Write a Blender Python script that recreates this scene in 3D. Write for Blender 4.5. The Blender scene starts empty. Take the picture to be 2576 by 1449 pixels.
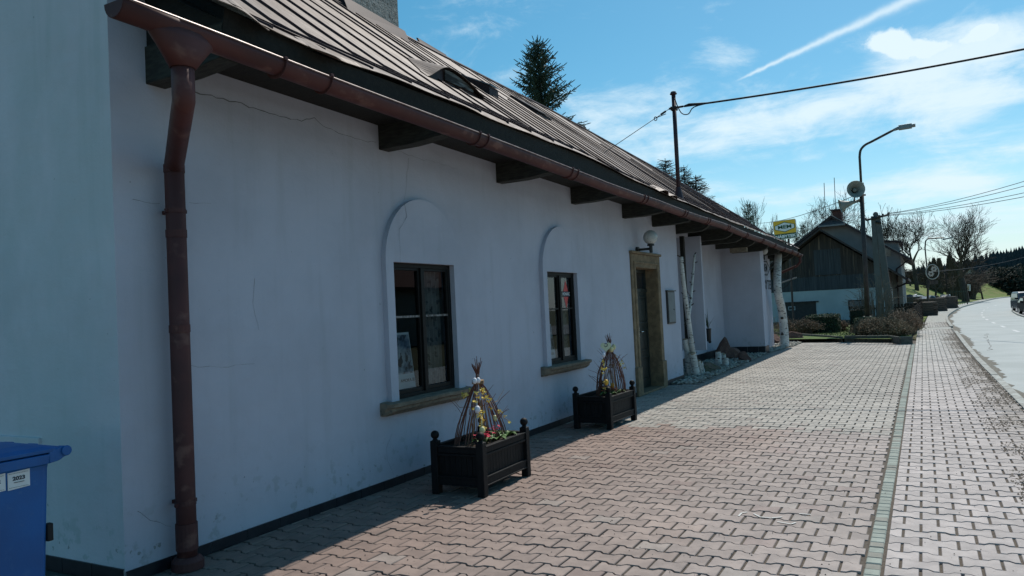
import bpy, math, random
from mathutils import Vector, Matrix
random.seed(7)
RND = random.Random(11)
scene = bpy.context.scene
COL = scene.collection
# ------------------------------------------------------------------ camera
CW, CH, CF = 2576.0, 1449.0, 1900.0
TH, PT, RL, EYE = 0.49721191, 0.03219702, 0.04891602, 1.55
cf = Vector((-math.sin(TH)*math.cos(PT), math.cos(TH)*math.cos(PT), math.sin(PT)))
r0 = Vector((math.cos(TH), math.sin(TH), 0))
u0 = r0.cross(cf)
cr = r0*math.cos(RL) - u0*math.sin(RL)
cu = u0*math.cos(RL) + r0*math.sin(RL)
ORI = Vector((0, 0, EYE))
def ray(x, y):
    return (x-CW/2)/CF*cr - (y-CH/2)/CF*cu + cf
def at(x, y, ax, c):
    """point where the line of sight of a measured pixel meets the world plane  axis = c"""
    d = ray(x, y); i = 'XYZ'.index(ax)
    return ORI + d*((c-ORI[i])/d[i])
def onplane(x, y, n, c):
    d = ray(x, y); n = Vector(n)
    return ORI + d*((c-ORI.dot(n))/d.dot(n))
cam = bpy.data.cameras.new('camera'); co = bpy.data.objects.new('camera', cam); COL.objects.link(co)
cam.sensor_fit = 'HORIZONTAL'; cam.sensor_width = 36; cam.lens = CF/CW*36
cam.clip_start = .05; cam.clip_end = 6000
m = Matrix((cr, cu, -cf)).transposed().to_4x4(); m.translation = ORI
co.matrix_world = m; scene.camera = co
# ------------------------------------------------------------------ materials
def lin(c):
    return tuple(c)+(1,)
class NT:
    def __init__(s, tree): s.t = tree; s.n = tree.nodes; s.l = tree.links
    def node(s, typ, **k):
        n = s.n.new(typ)
        for a, b in k.items(): setattr(n, a, b)
        return n
    def put(s, sock, v):
        if v is None: return
        if hasattr(v, 'is_linked') or isinstance(v, bpy.types.NodeSocket): s.l.new(v, sock)
        else: sock.default_value = v
    def math(s, op, a, b=None, c=None, clamp=False):
        n = s.node('ShaderNodeMath', operation=op); n.use_clamp = clamp
        s.put(n.inputs[0], a); s.put(n.inputs[1], b)
        if c is not None: s.put(n.inputs[2], c)
        return n.outputs[0]
    def vmath(s, op, a, b=None):
        n = s.node('ShaderNodeVectorMath', operation=op); s.put(n.inputs[0], a); s.put(n.inputs[1], b)
        return n.outputs['Value'] if op in ('DOT_PRODUCT', 'LENGTH') else n.outputs[0]
    def noise(s, vec, scale, detail=4, rough=.55, dist=0):
        n = s.node('ShaderNodeTexNoise'); s.put(n.inputs['Vector'], vec)
        n.inputs['Scale'].default_value = scale; n.inputs['Detail'].default_value = detail
        n.inputs['Roughness'].default_value = rough; n.inputs['Distortion'].default_value = dist
        return n.outputs['Fac']
    def ramp(s, v, a, b, lo=0, hi=1):
        n = s.node('ShaderNodeMapRange'); n.interpolation_type = 'SMOOTHSTEP'
        s.put(n.inputs[0], v); n.inputs[1].default_value = a; n.inputs[2].default_value = b
        n.inputs[3].default_value = lo; n.inputs[4].default_value = hi
        return n.outputs[0]
    def mix(s, f, a, b):
        n = s.node('ShaderNodeMix', data_type='RGBA'); s.put(n.inputs[0], f)
        s.put(n.inputs[6], lin(a) if isinstance(a, (tuple, list)) and len(a) == 3 else a)
        s.put(n.inputs[7], lin(b) if isinstance(b, (tuple, list)) and len(b) == 3 else b)
        return n.outputs[2]
    def scalevec(s, vec, sc):
        n = s.node('ShaderNodeMapping'); s.put(n.inputs[0], vec); n.inputs['Scale'].default_value = sc
        return n.outputs[0]
    def sep(s, vec):
        n = s.node('ShaderNodeSeparateXYZ'); s.put(n.inputs[0], vec); return n.outputs
def newmat(name):
    mt = bpy.data.materials.new(name); mt.use_nodes = True
    nt = NT(mt.node_tree); b = mt.node_tree.nodes['Principled BSDF']
    return mt, nt, b
def bump(nt, b, h, strength, dist=.01):
    n = nt.node('ShaderNodeBump'); n.inputs['Strength'].default_value = strength; n.inputs['Distance'].default_value = dist
    nt.l.new(h, n.inputs['Height']); nt.l.new(n.outputs[0], b.inputs['Normal'])
def mat(name, c, c2=None, scale=6, rough=.7, bmp=0, bscale=None, stretch=(1, 1, 1), metal=0, spec=.4, lo=.35, hi=.65, c3=None, scale3=40, lo3=.55, hi3=.7, detail=5, attr=None, bdist=.01):
    mt, nt, b = newmat(name)
    pos = nt.node('ShaderNodeNewGeometry').outputs['Position']
    v = nt.scalevec(pos, stretch)
    col = None
    if c2 is not None:
        col = nt.mix(nt.ramp(nt.noise(v, scale, detail), lo, hi), c, c2)
    if c3 is not None:
        col = nt.mix(nt.ramp(nt.noise(v, scale3, 3), lo3, hi3), col if col is not None else lin(c), c3)
    if attr:
        a = nt.node('ShaderNodeAttribute'); a.attribute_name = attr
        n = nt.node('ShaderNodeMix', data_type='RGBA', blend_type='MULTIPLY'); n.inputs[0].default_value = 1
        nt.put(n.inputs[6], col if col is not None else lin(c)); nt.l.new(a.outputs['Color'], n.inputs[7]); col = n.outputs[2]
    if col is None: b.inputs['Base Color'].default_value = lin(c)
    else: nt.l.new(col, b.inputs['Base Color'])
    b.inputs['Roughness'].default_value = rough; b.inputs['Metallic'].default_value = metal
    b.inputs['Specular IOR Level'].default_value = spec
    if bmp: bump(nt, b, nt.noise(v, bscale or scale*3, 6), bmp, bdist)
    return mt
M = {}
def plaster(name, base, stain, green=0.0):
    mt, nt, b = newmat(name)
    pos = nt.node('ShaderNodeNewGeometry').outputs['Position']
    z = nt.sep(pos)[2]
    col = nt.mix(nt.ramp(nt.noise(pos, 1.1, 6, .6), .35, .7), base, tuple(x*.88 for x in base))
    col = nt.mix(nt.ramp(nt.noise(nt.scalevec(pos, (1, 1, 1.4)), .55, 2, .5), .53, .57, 0, .35), col, tuple(x*.93 for x in base))
    streak = nt.noise(nt.scalevec(pos, (3, 3, .25)), 2.2, 5, .6)
    col = nt.mix(nt.math('MULTIPLY', nt.ramp(streak, .5, .72), .35 if green else .24), col, stain)
    # damp blotches and peeled spots, denser low on the wall
    low = nt.ramp(z, .05, .75, 1, 0)
    pat = nt.noise(pos, 9, 5, .6)
    col = nt.mix(nt.math('MULTIPLY', nt.ramp(pat, .56, .64), nt.math('MULTIPLY', low, .8)), col, stain)
    sp = nt.noise(pos, 16, 3, .5)
    peel = nt.math('MULTIPLY', nt.ramp(sp, .67, .70), nt.ramp(z, .10, .42, 1, 0))
    col = nt.mix(nt.math('MULTIPLY', peel, .8), col, (.20, .21, .20))
    speck = nt.math('GREATER_THAN', nt.noise(pos, 23, 2, .4), .78)
    col = nt.mix(nt.math('MULTIPLY', speck, .5), col, (.15, .15, .15))
    if green:  # greenish cast of shade and reflected light, put into the wall colour
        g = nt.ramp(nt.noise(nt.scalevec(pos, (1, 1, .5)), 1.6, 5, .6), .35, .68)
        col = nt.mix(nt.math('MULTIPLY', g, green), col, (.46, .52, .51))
    nt.l.new(col, b.inputs['Base Color']); b.inputs['Roughness'].default_value = .9; b.inputs['Specular IOR Level'].default_value = .2
    h = nt.math('ADD', nt.math('MULTIPLY', nt.noise(pos, 1.1, 3, .5), 2.4), nt.math('ADD', nt.math('MULTIPLY', nt.noise(nt.scalevec(pos, (1, 1, 1.6)), 5, 3, .55), .55), nt.math('MULTIPLY', nt.noise(pos, 60, 4), .10)))
    bump(nt, b, h, .5, .03)
    return mt
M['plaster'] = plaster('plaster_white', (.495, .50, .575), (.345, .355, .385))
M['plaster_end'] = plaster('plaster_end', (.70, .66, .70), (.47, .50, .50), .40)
M['crack'] = mat('crack_dark', (.16, .16, .17), rough=1)
M['tile'] = mat('plinth_tile', (.012, .013, .018), (.02, .022, .028), 8, rough=.35)
M['grout'] = mat('grout', (.3, .3, .29), rough=.95)
M['sandstone'] = mat('sandstone', (.25, .18, .108), (.165, .12, .075), 9, rough=.95, bmp=.5, bscale=40, c3=(.10, .08, .06), scale3=30, lo3=.6, hi3=.75)
M['sill'] = mat('sill_stone', (.17, .14, .105), (.24, .20, .15), 14, rough=.95, bmp=.6, bscale=45, c3=(.07, .06, .05), scale3=35, lo3=.58, hi3=.72)
M['darkwood'] = mat('dark_wood', (.016, .015, .012), (.009, .009, .0075), 5, rough=.8, stretch=(1, 6, 6), bmp=.4, bscale=30)
M['joist'] = mat('joist_wood', (.042, .043, .035), (.022, .022, .019), 5, rough=.85, stretch=(2, 10, 10), bmp=.4, bscale=14)
M['frame'] = mat('window_frame', (.007, .006, .006), (.012, .011, .010), 20, rough=.55, spec=.2, stretch=(4, 4, .6))
M['barworn'] = mat('worn_bar', (.30, .28, .27), (.08, .07, .06), 30, rough=.8)
M['door'] = mat('door_paint', (.012, .018, .016), (.022, .03, .028), 10, rough=.45)
M['metal'] = mat('grey_metal', (.12, .13, .135), (.09, .1, .1), 6, rough=.5, metal=.3)
M['chrome'] = mat('handle_metal', (.6, .6, .6), rough=.25, metal=1)
M['cabinet'] = mat('cabinet_grey', (.17, .185, .19), (.14, .15, .155), 5, rough=.6)
M['ironblack'] = mat('black_iron', (.015, .015, .016), (.03, .028, .026), 15, rough=.5)
M['globe'] = mat('globe_glass', (.55, .55, .53), (.40, .40, .38), 5, rough=.25, c3=(.25, .24, .22), scale3=22, lo3=.6, hi3=.72)
M['gutter'] = mat('gutter_paint', (.105, .037, .034), (.070, .028, .027), 2.5, rough=.6, spec=.25, stretch=(1, .5, .8), c3=(.155, .075, .062), scale3=9, lo3=.56, hi3=.72, bmp=.25, bscale=7, detail=8)
M['lip'] = mat('gutter_lip', (.30, .24, .225), (.18, .11, .10), 12, rough=.45, metal=.2)
def roofmat():
    mt, nt, b = newmat('roof_sheet')
    pos = nt.node('ShaderNodeNewGeometry').outputs['Position']
    v = nt.scalevec(pos, (.6, 4, .6))
    col = nt.mix(nt.ramp(nt.noise(v, 2.2, 6, .65), .35, .68), (.150, .108, .086), (.092, .060, .046))
    col = nt.mix(nt.ramp(nt.noise(nt.scalevec(pos, (1.5, 9, 1.5)), 4, 7, .75), .52, .60), col, (.085, .052, .040))
    col = nt.mix(nt.math('MULTIPLY', nt.ramp(nt.noise(pos, .8, 4), .45, .62), .5), col, (.13, .078, .045))
    nt.l.new(col, b.inputs['Base Color'])
    b.inputs['Metallic'].default_value = .08; b.inputs['Specular IOR Level'].default_value = .35
    nt.l.new(nt.ramp(nt.noise(v, 5, 4), .3, .7, .5, .7), b.inputs['Roughness'])
    bump(nt, b, nt.math('ADD', nt.noise(nt.scalevec(pos, (.5, 2, .5)), 2, 3), nt.math('MULTIPLY', nt.noise(pos, 30, 3), .1)), .5, .03)
    return mt
M['roof'] = roofmat()
M['seam'] = mat('roof_seam', (.075, .040, .040), (.045, .025, .027), 8, rough=.5, metal=.2)
M['roofdark'] = mat('roof_flashing', (.045, .022, .021), (.028, .014, .014), 5, rough=.6, metal=.2)
M['ventwood'] = mat('vent_wood', (.12, .11, .10), (.22, .21, .20), 12, rough=.9, stretch=(1, .25, 2.5), c3=(.03, .025, .022), scale3=9, lo3=.45, hi3=.6)
M['render_grey'] = mat('chimney_render', (.22, .22, .205), (.32, .32, .30), 9, rough=.95, bmp=1, bscale=24, c3=(.10, .10, .09), scale3=14, lo3=.55, hi3=.68, bdist=.03)
def glassmat():
    mt, nt, b = newmat('window_glass')
    b.inputs['Base Color'].default_value = (.8, .85, .85, 1); b.inputs['Roughness'].default_value = .02
    g = nt.node('ShaderNodeBsdfGlossy'); g.inputs['Roughness'].default_value = .01; g.inputs['Color'].default_value = (.8, .85, .9, 1)
    t = nt.node('ShaderNodeBsdfTransparent'); t.inputs['Color'].default_value = (.72, .78, .78, 1)
    f = nt.node('ShaderNodeFresnel'); f.inputs[0].default_value = 1.5
    mx = nt.node('ShaderNodeMixShader'); nt.l.new(f.outputs[0], mx.inputs[0]); nt.l.new(t.outputs[0], mx.inputs[1]); nt.l.new(g.outputs[0], mx.inputs[2])
    nt.l.new(mx.outputs[0], nt.n['Material Output'].inputs[0]); return mt
M['glass'] = glassmat()
M['room'] = mat('dark_room', (.008, .008, .009), (.014, .013, .013), 3, rough=.9)
M['curtain'] = mat('lace_curtain', (.27, .265, .27), (.18, .18, .19), 4, rough=.95, c3=(.08, .09, .10), scale3=13, lo3=.54, hi3=.60)
M['paper'] = mat('poster_paper', (.60, .66, .72), (.5, .56, .63), 3, rough=.6)
M['posterblue'] = mat('poster_photo', (.10, .15, .24), (.42, .48, .56), 9, rough=.5, c3=(.03, .04, .07), scale3=11, lo3=.5, hi3=.6)
M['ink'] = mat('dark_ink', (.02, .025, .04), rough=.7)
M['red'] = mat('sticker_red', (.55, .03, .03), rough=.4)
M['white'] = mat('white_paint', (.75, .76, .76), (.68, .69, .69), 8, rough=.5)
M['binblue'] = mat('bin_plastic', (.008, .115, .36), (.012, .095, .29), 3, rough=.5, bmp=.1, bscale=120, c3=(.03, .13, .33), scale3=16, lo3=.58, hi3=.75)
M['rubber'] = mat('rubber', (.015, .015, .016), rough=.8)
M['planter'] = mat('planter_paint', (.006, .006, .007), (.010, .010, .011), 10, rough=.6, spec=.2, stretch=(4, 4, .7), bmp=.25, bscale=20)
M['soil'] = mat('soil', (.03, .02, .014), (.06, .042, .03), 30, rough=1, bmp=1, bscale=60)
M['twig'] = mat('red_twig', (.20, .075, .045), (.12, .045, .032), 12, rough=.7)
M['twigtan'] = mat('tan_twig', (.34, .21, .10), (.2, .12, .06), 12, rough=.7)
M['yellow'] = mat('forsythia', (.75, .52, .06), (.85, .68, .22), 30, rough=.7)
M['eggwhite'] = mat('egg_white', (.72, .72, .78), rough=.5)
M['eggcream'] = mat('egg_cream', (.72, .66, .36), (.62, .56, .27), 30, rough=.5)
M['eggyellow'] = mat('egg_yellow', (.75, .45, .05), (.62, .36, .04), 30, rough=.5)
M['heart'] = mat('heart_ceramic', (.62, .66, .46), rough=.5)
M['petalred'] = mat('primrose_petal', (.62, .012, .07), (.48, .008, .05), 40, rough=.7)
M['petalorange'] = mat('orange_petal', (.62, .12, .02), (.5, .07, .02), 40, rough=.7)
M['leaf'] = mat('primrose_leaf', (.06, .14, .03), (.09, .18, .05), 20, rough=.6)
def birchmat():
    mt, nt, b = newmat('birch_bark')
    pos = nt.node('ShaderNodeNewGeometry').outputs['Position']
    col = nt.mix(nt.ramp(nt.noise(pos, 5, 4), .35, .65), (.66, .65, .62), (.50, .49, .46))
    col = nt.mix(nt.ramp(nt.noise(nt.scalevec(pos, (3, 3, 20)), 2.6, 3, .5), .60, .64), col, (.11, .10, .092))
    col = nt.mix(nt.ramp(nt.noise(nt.scalevec(pos, (5, 5, 9)), 1.6, 2), .655, .675), col, (.02, .018, .017))
    nt.l.new(col, b.inputs['Base Color']); b.inputs['Roughness'].default_value = .75
    bump(nt, b, nt.noise(nt.scalevec(pos, (2, 2, 20)), 4, 4), .3, .01); return mt
M['birch'] = birchmat()
M['logend'] = mat('log_end', (.36, .27, .17), (.25, .18, .11), 20, rough=.9)
M['rock'] = mat('red_sandstone', (.15, .085, .068), (.10, .058, .048), 5, rough=.95, bmp=.8, bscale=14, c3=(.19, .13, .10), scale3=18, lo3=.58, hi3=.72, bdist=.03)
M['rockmoss'] = mat('mossy_stone', (.13, .10, .08), (.07, .075, .035), 9, rough=.95, bmp=.8, bscale=18, bdist=.03)
M['gravel'] = mat('pebbles', (.34, .33, .31), rough=.85, attr='tint')
M['gravelbase'] = mat('gravel_base', (.10, .09, .08), (.2, .19, .17), 45, rough=1)
M['pot'] = mat('black_pot', (.012, .012, .014), rough=.35)
M['strapleaf'] = mat('strap_leaf', (.03, .05, .018), (.045, .07, .025), 14, rough=.5)
M['pave'] = mat('pavers', (.60, .60, .60), rough=.72, attr='tint', c2=(.47, .47, .475), scale=7, c3=(.36, .35, .33), scale3=38, lo3=.62, hi3=.74, bmp=.35, bscale=130, bdist=.004)
M['joint'] = mat('joint_sand', (.075, .06, .047), (.12, .10, .08), 60, rough=1)
M['cobble'] = mat('green_cobbles', (.60, .60, .60), rough=.9, attr='tint', c2=(.5, .5, .5), scale=14, bmp=.4, bscale=90, bdist=.004)
M['grit'] = mat('road_grit', (.13, .12, .10), (.21, .195, .165), 30, rough=1, bmp=.6, bscale=90)
M['asphalt'] = mat('road_asphalt', (.41, .435, .425), (.355, .38, .37), .6, rough=.9, c3=(.28, .305, .30), scale3=110, lo3=.55, hi3=.75, bmp=.25, bscale=160, bdist=.004)
M['asphaltdark'] = mat('layby_asphalt', (.15, .155, .16), (.18, .185, .185), 3, rough=.9)
M['kerb'] = mat('kerb_concrete', (.42, .43, .40), (.28, .275, .25), 7, rough=.95, bmp=.4, bscale=40)
M['concrete'] = mat('old_concrete', (.085, .085, .075), (.13, .13, .11), 6, rough=.95, bmp=.5, bscale=25)
M['poleconc'] = mat('pole_concrete', (.125, .13, .125), (.10, .104, .10), 3, rough=.95)
M['line'] = mat('road_line', (.62, .63, .62), (.5, .5, .5), 20, rough=.8)
M['lawn'] = mat('lawn', (.075, .13, .022), (.11, .135, .04), 3, rough=1, c3=(.05, .1, .015), scale3=22, lo3=.45, hi3=.6)
M['meadow'] = mat('meadow', (.105, .155, .025), (.17, .165, .055), .11, rough=1, c3=(.085, .14, .018), scale3=.9, lo3=.42, hi3=.62, bmp=.5, bscale=2)
M['earth'] = mat('earth', (.09, .085, .045), (.06, .075, .028), .6, rough=1)
M['bark'] = mat('bark', (.045, .036, .030), (.065, .054, .045), 3, rough=.95)
M['twigs'] = mat('bare_twigs', (.055, .044, .036), (.075, .062, .05), 1.5, rough=.95)
M['thicket'] = mat('thicket_twigs', (.15, .115, .09), (.11, .085, .07), 1.5, rough=.95)
M['larch'] = mat('larch_twigs', (.06, .048, .036), (.045, .037, .03), 1.5, rough=.95)
M['spruce'] = mat('spruce_needles', (.030, .056, .036), (.055, .082, .052), 1.6, rough=.75, lo=.3, hi=.7)
M['thuja'] = mat('thuja', (.075, .062, .042), (.10, .08, .055), 2, rough=.9)
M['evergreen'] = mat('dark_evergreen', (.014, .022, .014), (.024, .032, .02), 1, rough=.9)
M['hedgegreen'] = mat('box_leaves', (.035, .055, .02), (.055, .075, .028), 5, rough=.7)
M['brownshrub'] = mat('brown_shrub', (.13, .09, .06), (.19, .135, .09), 5, rough=.95)
M['juniper'] = mat('juniper', (.20, .15, .095), (.12, .095, .06), 3, rough=.95)
M['hazel'] = mat('pale_twig', (.16, .14, .11), (.11, .1, .08), 4, rough=.95)
M['barnwood'] = mat('barn_boards', (.085, .070, .064), (.045, .038, .037), 1.4, rough=.9, stretch=(9, 9, .35), c3=(.26, .185, .14), scale3=1.1, lo3=.57, hi3=.70, bmp=.5, bscale=2)
M['barnblue'] = mat('barn_boards_blue', (.085, .092, .104), (.052, .058, .068), 1.4, rough=.9, stretch=(9, 9, .35), c3=(.09, .095, .105), scale3=2.2, lo3=.58, hi3=.7, bmp=.5, bscale=2)
M['barnwhite'] = mat('barn_render', (.50, .55, .58), (.42, .47, .50), 1.2, rough=.95)
M['houserender'] = mat('house_render', (.26, .25, .24), (.21, .205, .2), 1.2, rough=.95)
M['oldroof'] = mat('old_roof', (.085, .058, .052), (.06, .045, .042), 3, rough=.85, stretch=(6, 1, 1), bmp=.5, bscale=8)
M['slate'] = mat('patched_slates', (.10, .085, .085), (.055, .048, .05), 7, rough=.9, bmp=.5, bscale=9)
M['brick'] = mat('chimney_brick', (.12, .05, .038), (.09, .04, .032), 8, rough=.9)
M['garage'] = mat('garage_door', (.045, .042, .042), (.06, .055, .054), 6, rough=.8)
M['signyellow'] = mat('sign_yellow', (.90, .52, .04), rough=.45)
M['signwhite'] = mat('sign_white', (.86, .88, .83), rough=.45)
M['signgreen'] = mat('sign_green', (.02, .10, .045), rough=.45)
M['steel'] = mat('painted_steel', (.07, .055, .05), (.045, .036, .034), 5, rough=.6, metal=.2)
M['mast'] = mat('mast_paint', (.060, .028, .032), (.04, .02, .026), 5, rough=.55)
M['wire'] = mat('wire', (.02, .02, .022), rough=.6)
M['horn'] = mat('horn_grey', (.30, .31, .27), (.24, .25, .22), 6, rough=.5)
M['lampgrey'] = mat('luminaire', (.20, .22, .23), rough=.4, metal=.3)
M['carpaint'] = mat('van_paint', (.03, .05, .075), (.026, .044, .068), 3, rough=.25, spec=.6)
M['carwhite'] = mat('white_car_paint', (.5, .53, .55), rough=.25, spec=.6)
M['carglass'] = mat('car_glass', (.02, .025, .03), rough=.08, spec=.8)
M['lens'] = mat('headlight', (.6, .62, .64), rough=.15)
M['tarp'] = mat('white_tarp', (.52, .56, .58), (.06, .07, .08), 1.1, rough=.6, lo=.40, hi=.48)
M['lumber'] = mat('stacked_wood', (.075, .062, .052), (.12, .1, .085), 6, rough=.95, stretch=(1, 1, 4))
M['fencewood'] = mat('fence_wood', (.022, .017, .014), (.036, .027, .022), 6, rough=.9)
M['fencegreen'] = mat('fence_green', (.03, .05, .034), rough=.6)
M['hillforest'] = mat('forest_trees', (.025, .034, .036), (.04, .05, .05), .02, rough=1)  # haze of distance put into the tree colour as a bluish tone
M['hill'] = mat('hill_ground', (.05, .05, .045), (.07, .065, .055), .02, rough=1)
M['farhouse'] = mat('far_house', (.34, .33, .30), (.28, .27, .25), .5, rough=.9)
M['farroof'] = mat('far_roof', (.09, .075, .07), rough=.9)
M['egg'] = mat('ornament_wire', (.48, .47, .44), rough=.5)
M['chalk'] = mat('chalk', (.6, .59, .56), rough=1)
# ------------------------------------------------------------------ mesh helpers
ORG = {}
def tag(o, label=None, cat=None, group=None, kind=None):
    if label: o['label'] = label
    if cat: o['category'] = cat
    if group: o['group'] = group
    if kind: o['kind'] = kind
    return o
def thing(name, loc, label, cat, group=None, rz=0):
    o = bpy.data.objects.new(name, None); COL.objects.link(o)
    o.empty_display_size = .2
    o.location = loc; o.rotation_euler = (0, 0, rz); ORG[o.name] = Vector(loc) if rz == 0 else Vector((0, 0, 0))
    return tag(o, label, cat, group)
class MB:
    def __init__(s): s.v = []; s.f = []; s.mi = []; s.tint = []; s.cur = 0; s.sm = []; s.smooth = False; s.ct = None
    def add(s, vs, fs):
        o = len(s.v); s.v.extend([tuple(p) for p in vs])
        for f in fs:
            s.f.append(tuple(i+o for i in f)); s.mi.append(s.cur); s.sm.append(s.smooth)
            if s.ct is not None: s.tint.append(s.ct)
        return s
    def poly(s, pts): return s.add(pts, [tuple(range(len(pts)))])
    def box(s, a, b):
        x0, x1 = sorted((a[0], b[0])); y0, y1 = sorted((a[1], b[1])); z0, z1 = sorted((a[2], b[2]))
        return s.add([(x0,y0,z0),(x1,y0,z0),(x1,y1,z0),(x0,y1,z0),(x0,y0,z1),(x1,y0,z1),(x1,y1,z1),(x0,y1,z1)],
            [(0,3,2,1),(4,5,6,7),(0,1,5,4),(1,2,6,5),(2,3,7,6),(3,0,4,7)])
    def bar(s, p, q, w, h, up=(0, 0, 1)):
        p = Vector(p); q = Vector(q); d = (q-p).normalized(); up = Vector(up)
        if abs(d.dot(up)) > .98: up = Vector((0, 1, 0))
        a = d.cross(up).normalized()*w/2; b = a.cross(d).normalized()*h/2
        vs = [e+x for e in (p, q) for x in (-a-b, a-b, a+b, -a+b)]
        return s.add(vs, [(0,1,2,3),(7,6,5,4),(0,4,5,1),(1,5,6,2),(2,6,7,3),(3,7,4,0)])
    def tube(s, pts, rad, n=8, cap=True):
        pts = [Vector(p) for p in pts]
        if not hasattr(rad, '__len__'): rad = [rad]*len(pts)
        vs = []; a = None
        for i, p in enumerate(pts):
            d = (pts[min(i+1, len(pts)-1)]-pts[max(i-1, 0)])
            d = d.normalized() if d.length > 1e-9 else Vector((0, 0, 1))
            if a is None:
                a = d.cross(Vector((0, 0, 1)) if abs(d.z) < .9 else Vector((1, 0, 0))).normalized()
            else:
                a = (a-d*a.dot(d)); a = a.normalized() if a.length > 1e-6 else d.orthogonal().normalized()
            b = d.cross(a)
            for k in range(n):
                t = 2*math.pi*k/n
                vs.append(p+(a*math.cos(t)+b*math.sin(t))*rad[i])
        fs = [(i*n+k, i*n+(k+1) % n, (i+1)*n+(k+1) % n, (i+1)*n+k) for i in range(len(pts)-1) for k in range(n)]
        if cap:
            fs.append(tuple(range(n-1, -1, -1))); fs.append(tuple((len(pts)-1)*n+k for k in range(n)))
        return s.add(vs, fs)
    def lathe(s, prof, c, n=16, cap=True):
        c = Vector(c); vs = []
        for r, z in prof:
            for k in range(n):
                t = 2*math.pi*k/n; vs.append((c.x+r*math.cos(t), c.y+r*math.sin(t), c.z+z))
        m_ = len(prof)
        fs = [(i*n+k, i*n+(k+1) % n, (i+1)*n+(k+1) % n, (i+1)*n+k) for i in range(m_-1) for k in range(n)]
        if cap:
            fs.append(tuple(range(n-1, -1, -1))); fs.append(tuple((m_-1)*n+k for k in range(n)))
        return s.add(vs, fs)
    def ball(s, c, r, n=14, sq=(1, 1, 1), mtx=None):
        c = Vector(c); rows = max(5, n//2); vs = []; fs = []
        for i in range(rows+1):
            ph = math.pi*i/rows
            for k in range(n):
                t = 2*math.pi*k/n
                q = Vector((r*sq[0]*math.sin(ph)*math.cos(t), r*sq[1]*math.sin(ph)*math.sin(t), -r*sq[2]*math.cos(ph)))
                if mtx: q = mtx @ q
                vs.append(c+q)
        for i in range(rows):
            for k in range(n): fs.append((i*n+k, i*n+(k+1) % n, (i+1)*n+(k+1) % n, (i+1)*n+k))
        return s.add(vs, fs)
    def prism(s, poly, off):
        """extrude a planar polygon (list of 3-D points) by the vector off"""
        off = Vector(off); a = [Vector(p) for p in poly]; b = [p+off for p in a]; n = len(a)
        return s.add(a+b, [tuple(range(n-1, -1, -1)), tuple(range(n, 2*n))]+[(i, (i+1) % n, n+(i+1) % n, n+i) for i in range(n)])
    def build(s, name, mats, parent=None, bevel=0, solid=0, recalc=True, subsurf=0):
        me = bpy.data.meshes.new(name)
        o0 = ORG.get(parent.name, Vector((0, 0, 0))) if parent else Vector((0, 0, 0))
        me.from_pydata([(x-o0.x, y-o0.y, z-o0.z) for x, y, z in s.v], [], s.f)
        if not isinstance(mats, (list, tuple)): mats = [mats]
        for k in mats: me.materials.append(M[k] if isinstance(k, str) else k)
        me.polygons.foreach_set('material_index', s.mi)
        me.polygons.foreach_set('use_smooth', s.sm)
        if s.tint:
            at_ = me.color_attributes.new('tint', 'FLOAT_COLOR', 'CORNER')
            buf = []
            for p in me.polygons:
                t = s.tint[p.index]
                for _ in range(p.loop_total): buf += [t[0], t[1], t[2], 1]
            at_.data.foreach_set('color', buf)
        me.validate(); me.update()
        if recalc:
            import bmesh
            bm = bmesh.new(); bm.from_mesh(me); bmesh.ops.recalc_face_normals(bm, faces=bm.faces); bm.to_mesh(me); bm.free()
        o = bpy.data.objects.new(name, me); COL.objects.link(o)
        if parent: o.parent = parent; ORG[o.name] = o0
        else: ORG[o.name] = Vector((0, 0, 0))
        if bevel:
            b = o.modifiers.new('bevel', 'BEVEL'); b.width = bevel; b.segments = 2; b.limit_method = 'ANGLE'
        if solid:
            b = o.modifiers.new('solid', 'SOLIDIFY'); b.thickness = solid
        if subsurf:
            b = o.modifiers.new('sub', 'SUBSURF'); b.levels = subsurf; b.render_levels = subsurf
        return o
def kids(o): return [c for c in bpy.data.objects if c.parent == o]
def dup(o, loc=None, rz=None, sc=None, parent=None, label=None):
    c = o.copy(); COL.objects.link(c)
    if parent is not None: c.parent = parent
    if loc is not None: c.location = loc
    if rz is not None: c.rotation_euler = (0, 0, rz)
    if sc is not None: c.scale = sc
    if label: c['label'] = label
    for k in kids(o): dup(k, parent=c)
    return c
def textmesh(body, size, sx=1.0, extr=.002, bold=0):
    cu_ = bpy.data.curves.new('t', 'FONT'); cu_.body = body; cu_.size = size; cu_.extrude = extr; cu_.offset = bold
    cu_.align_x = 'CENTER'; cu_.align_y = 'CENTER'; cu_.resolution_u = 3
    o = bpy.data.objects.new('t', cu_); me = bpy.data.meshes.new_from_object(o)
    vs = [(v.co.x*sx, v.co.y, v.co.z) for v in me.vertices]; fs = [tuple(p.vertices) for p in me.polygons]
    bpy.data.objects.remove(o); bpy.data.curves.remove(cu_); bpy.data.meshes.remove(me)
    return vs, fs
def puttext(mb, body, size, c, ux, uy, sx=1.0, extr=.002, bold=0):
    vs, fs = textmesh(body, size, sx, extr, bold)
    c = Vector(c); ux = Vector(ux).normalized(); uy = Vector(uy).normalized(); n = ux.cross(uy)
    mb.add([c+ux*a+uy*b+n*d for a, b, d in vs], fs)
def lerp_table(tab, y):
    if y <= tab[0][0]: return tab[0][1]
    for (a, va), (b, vb) in zip(tab, tab[1:]):
        if y <= b: return va+(vb-va)*(y-a)/(b-a)
    return tab[-1][1]
def frange(a, b, n): return [a+(b-a)*i/n for i in range(n+1)]
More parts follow.
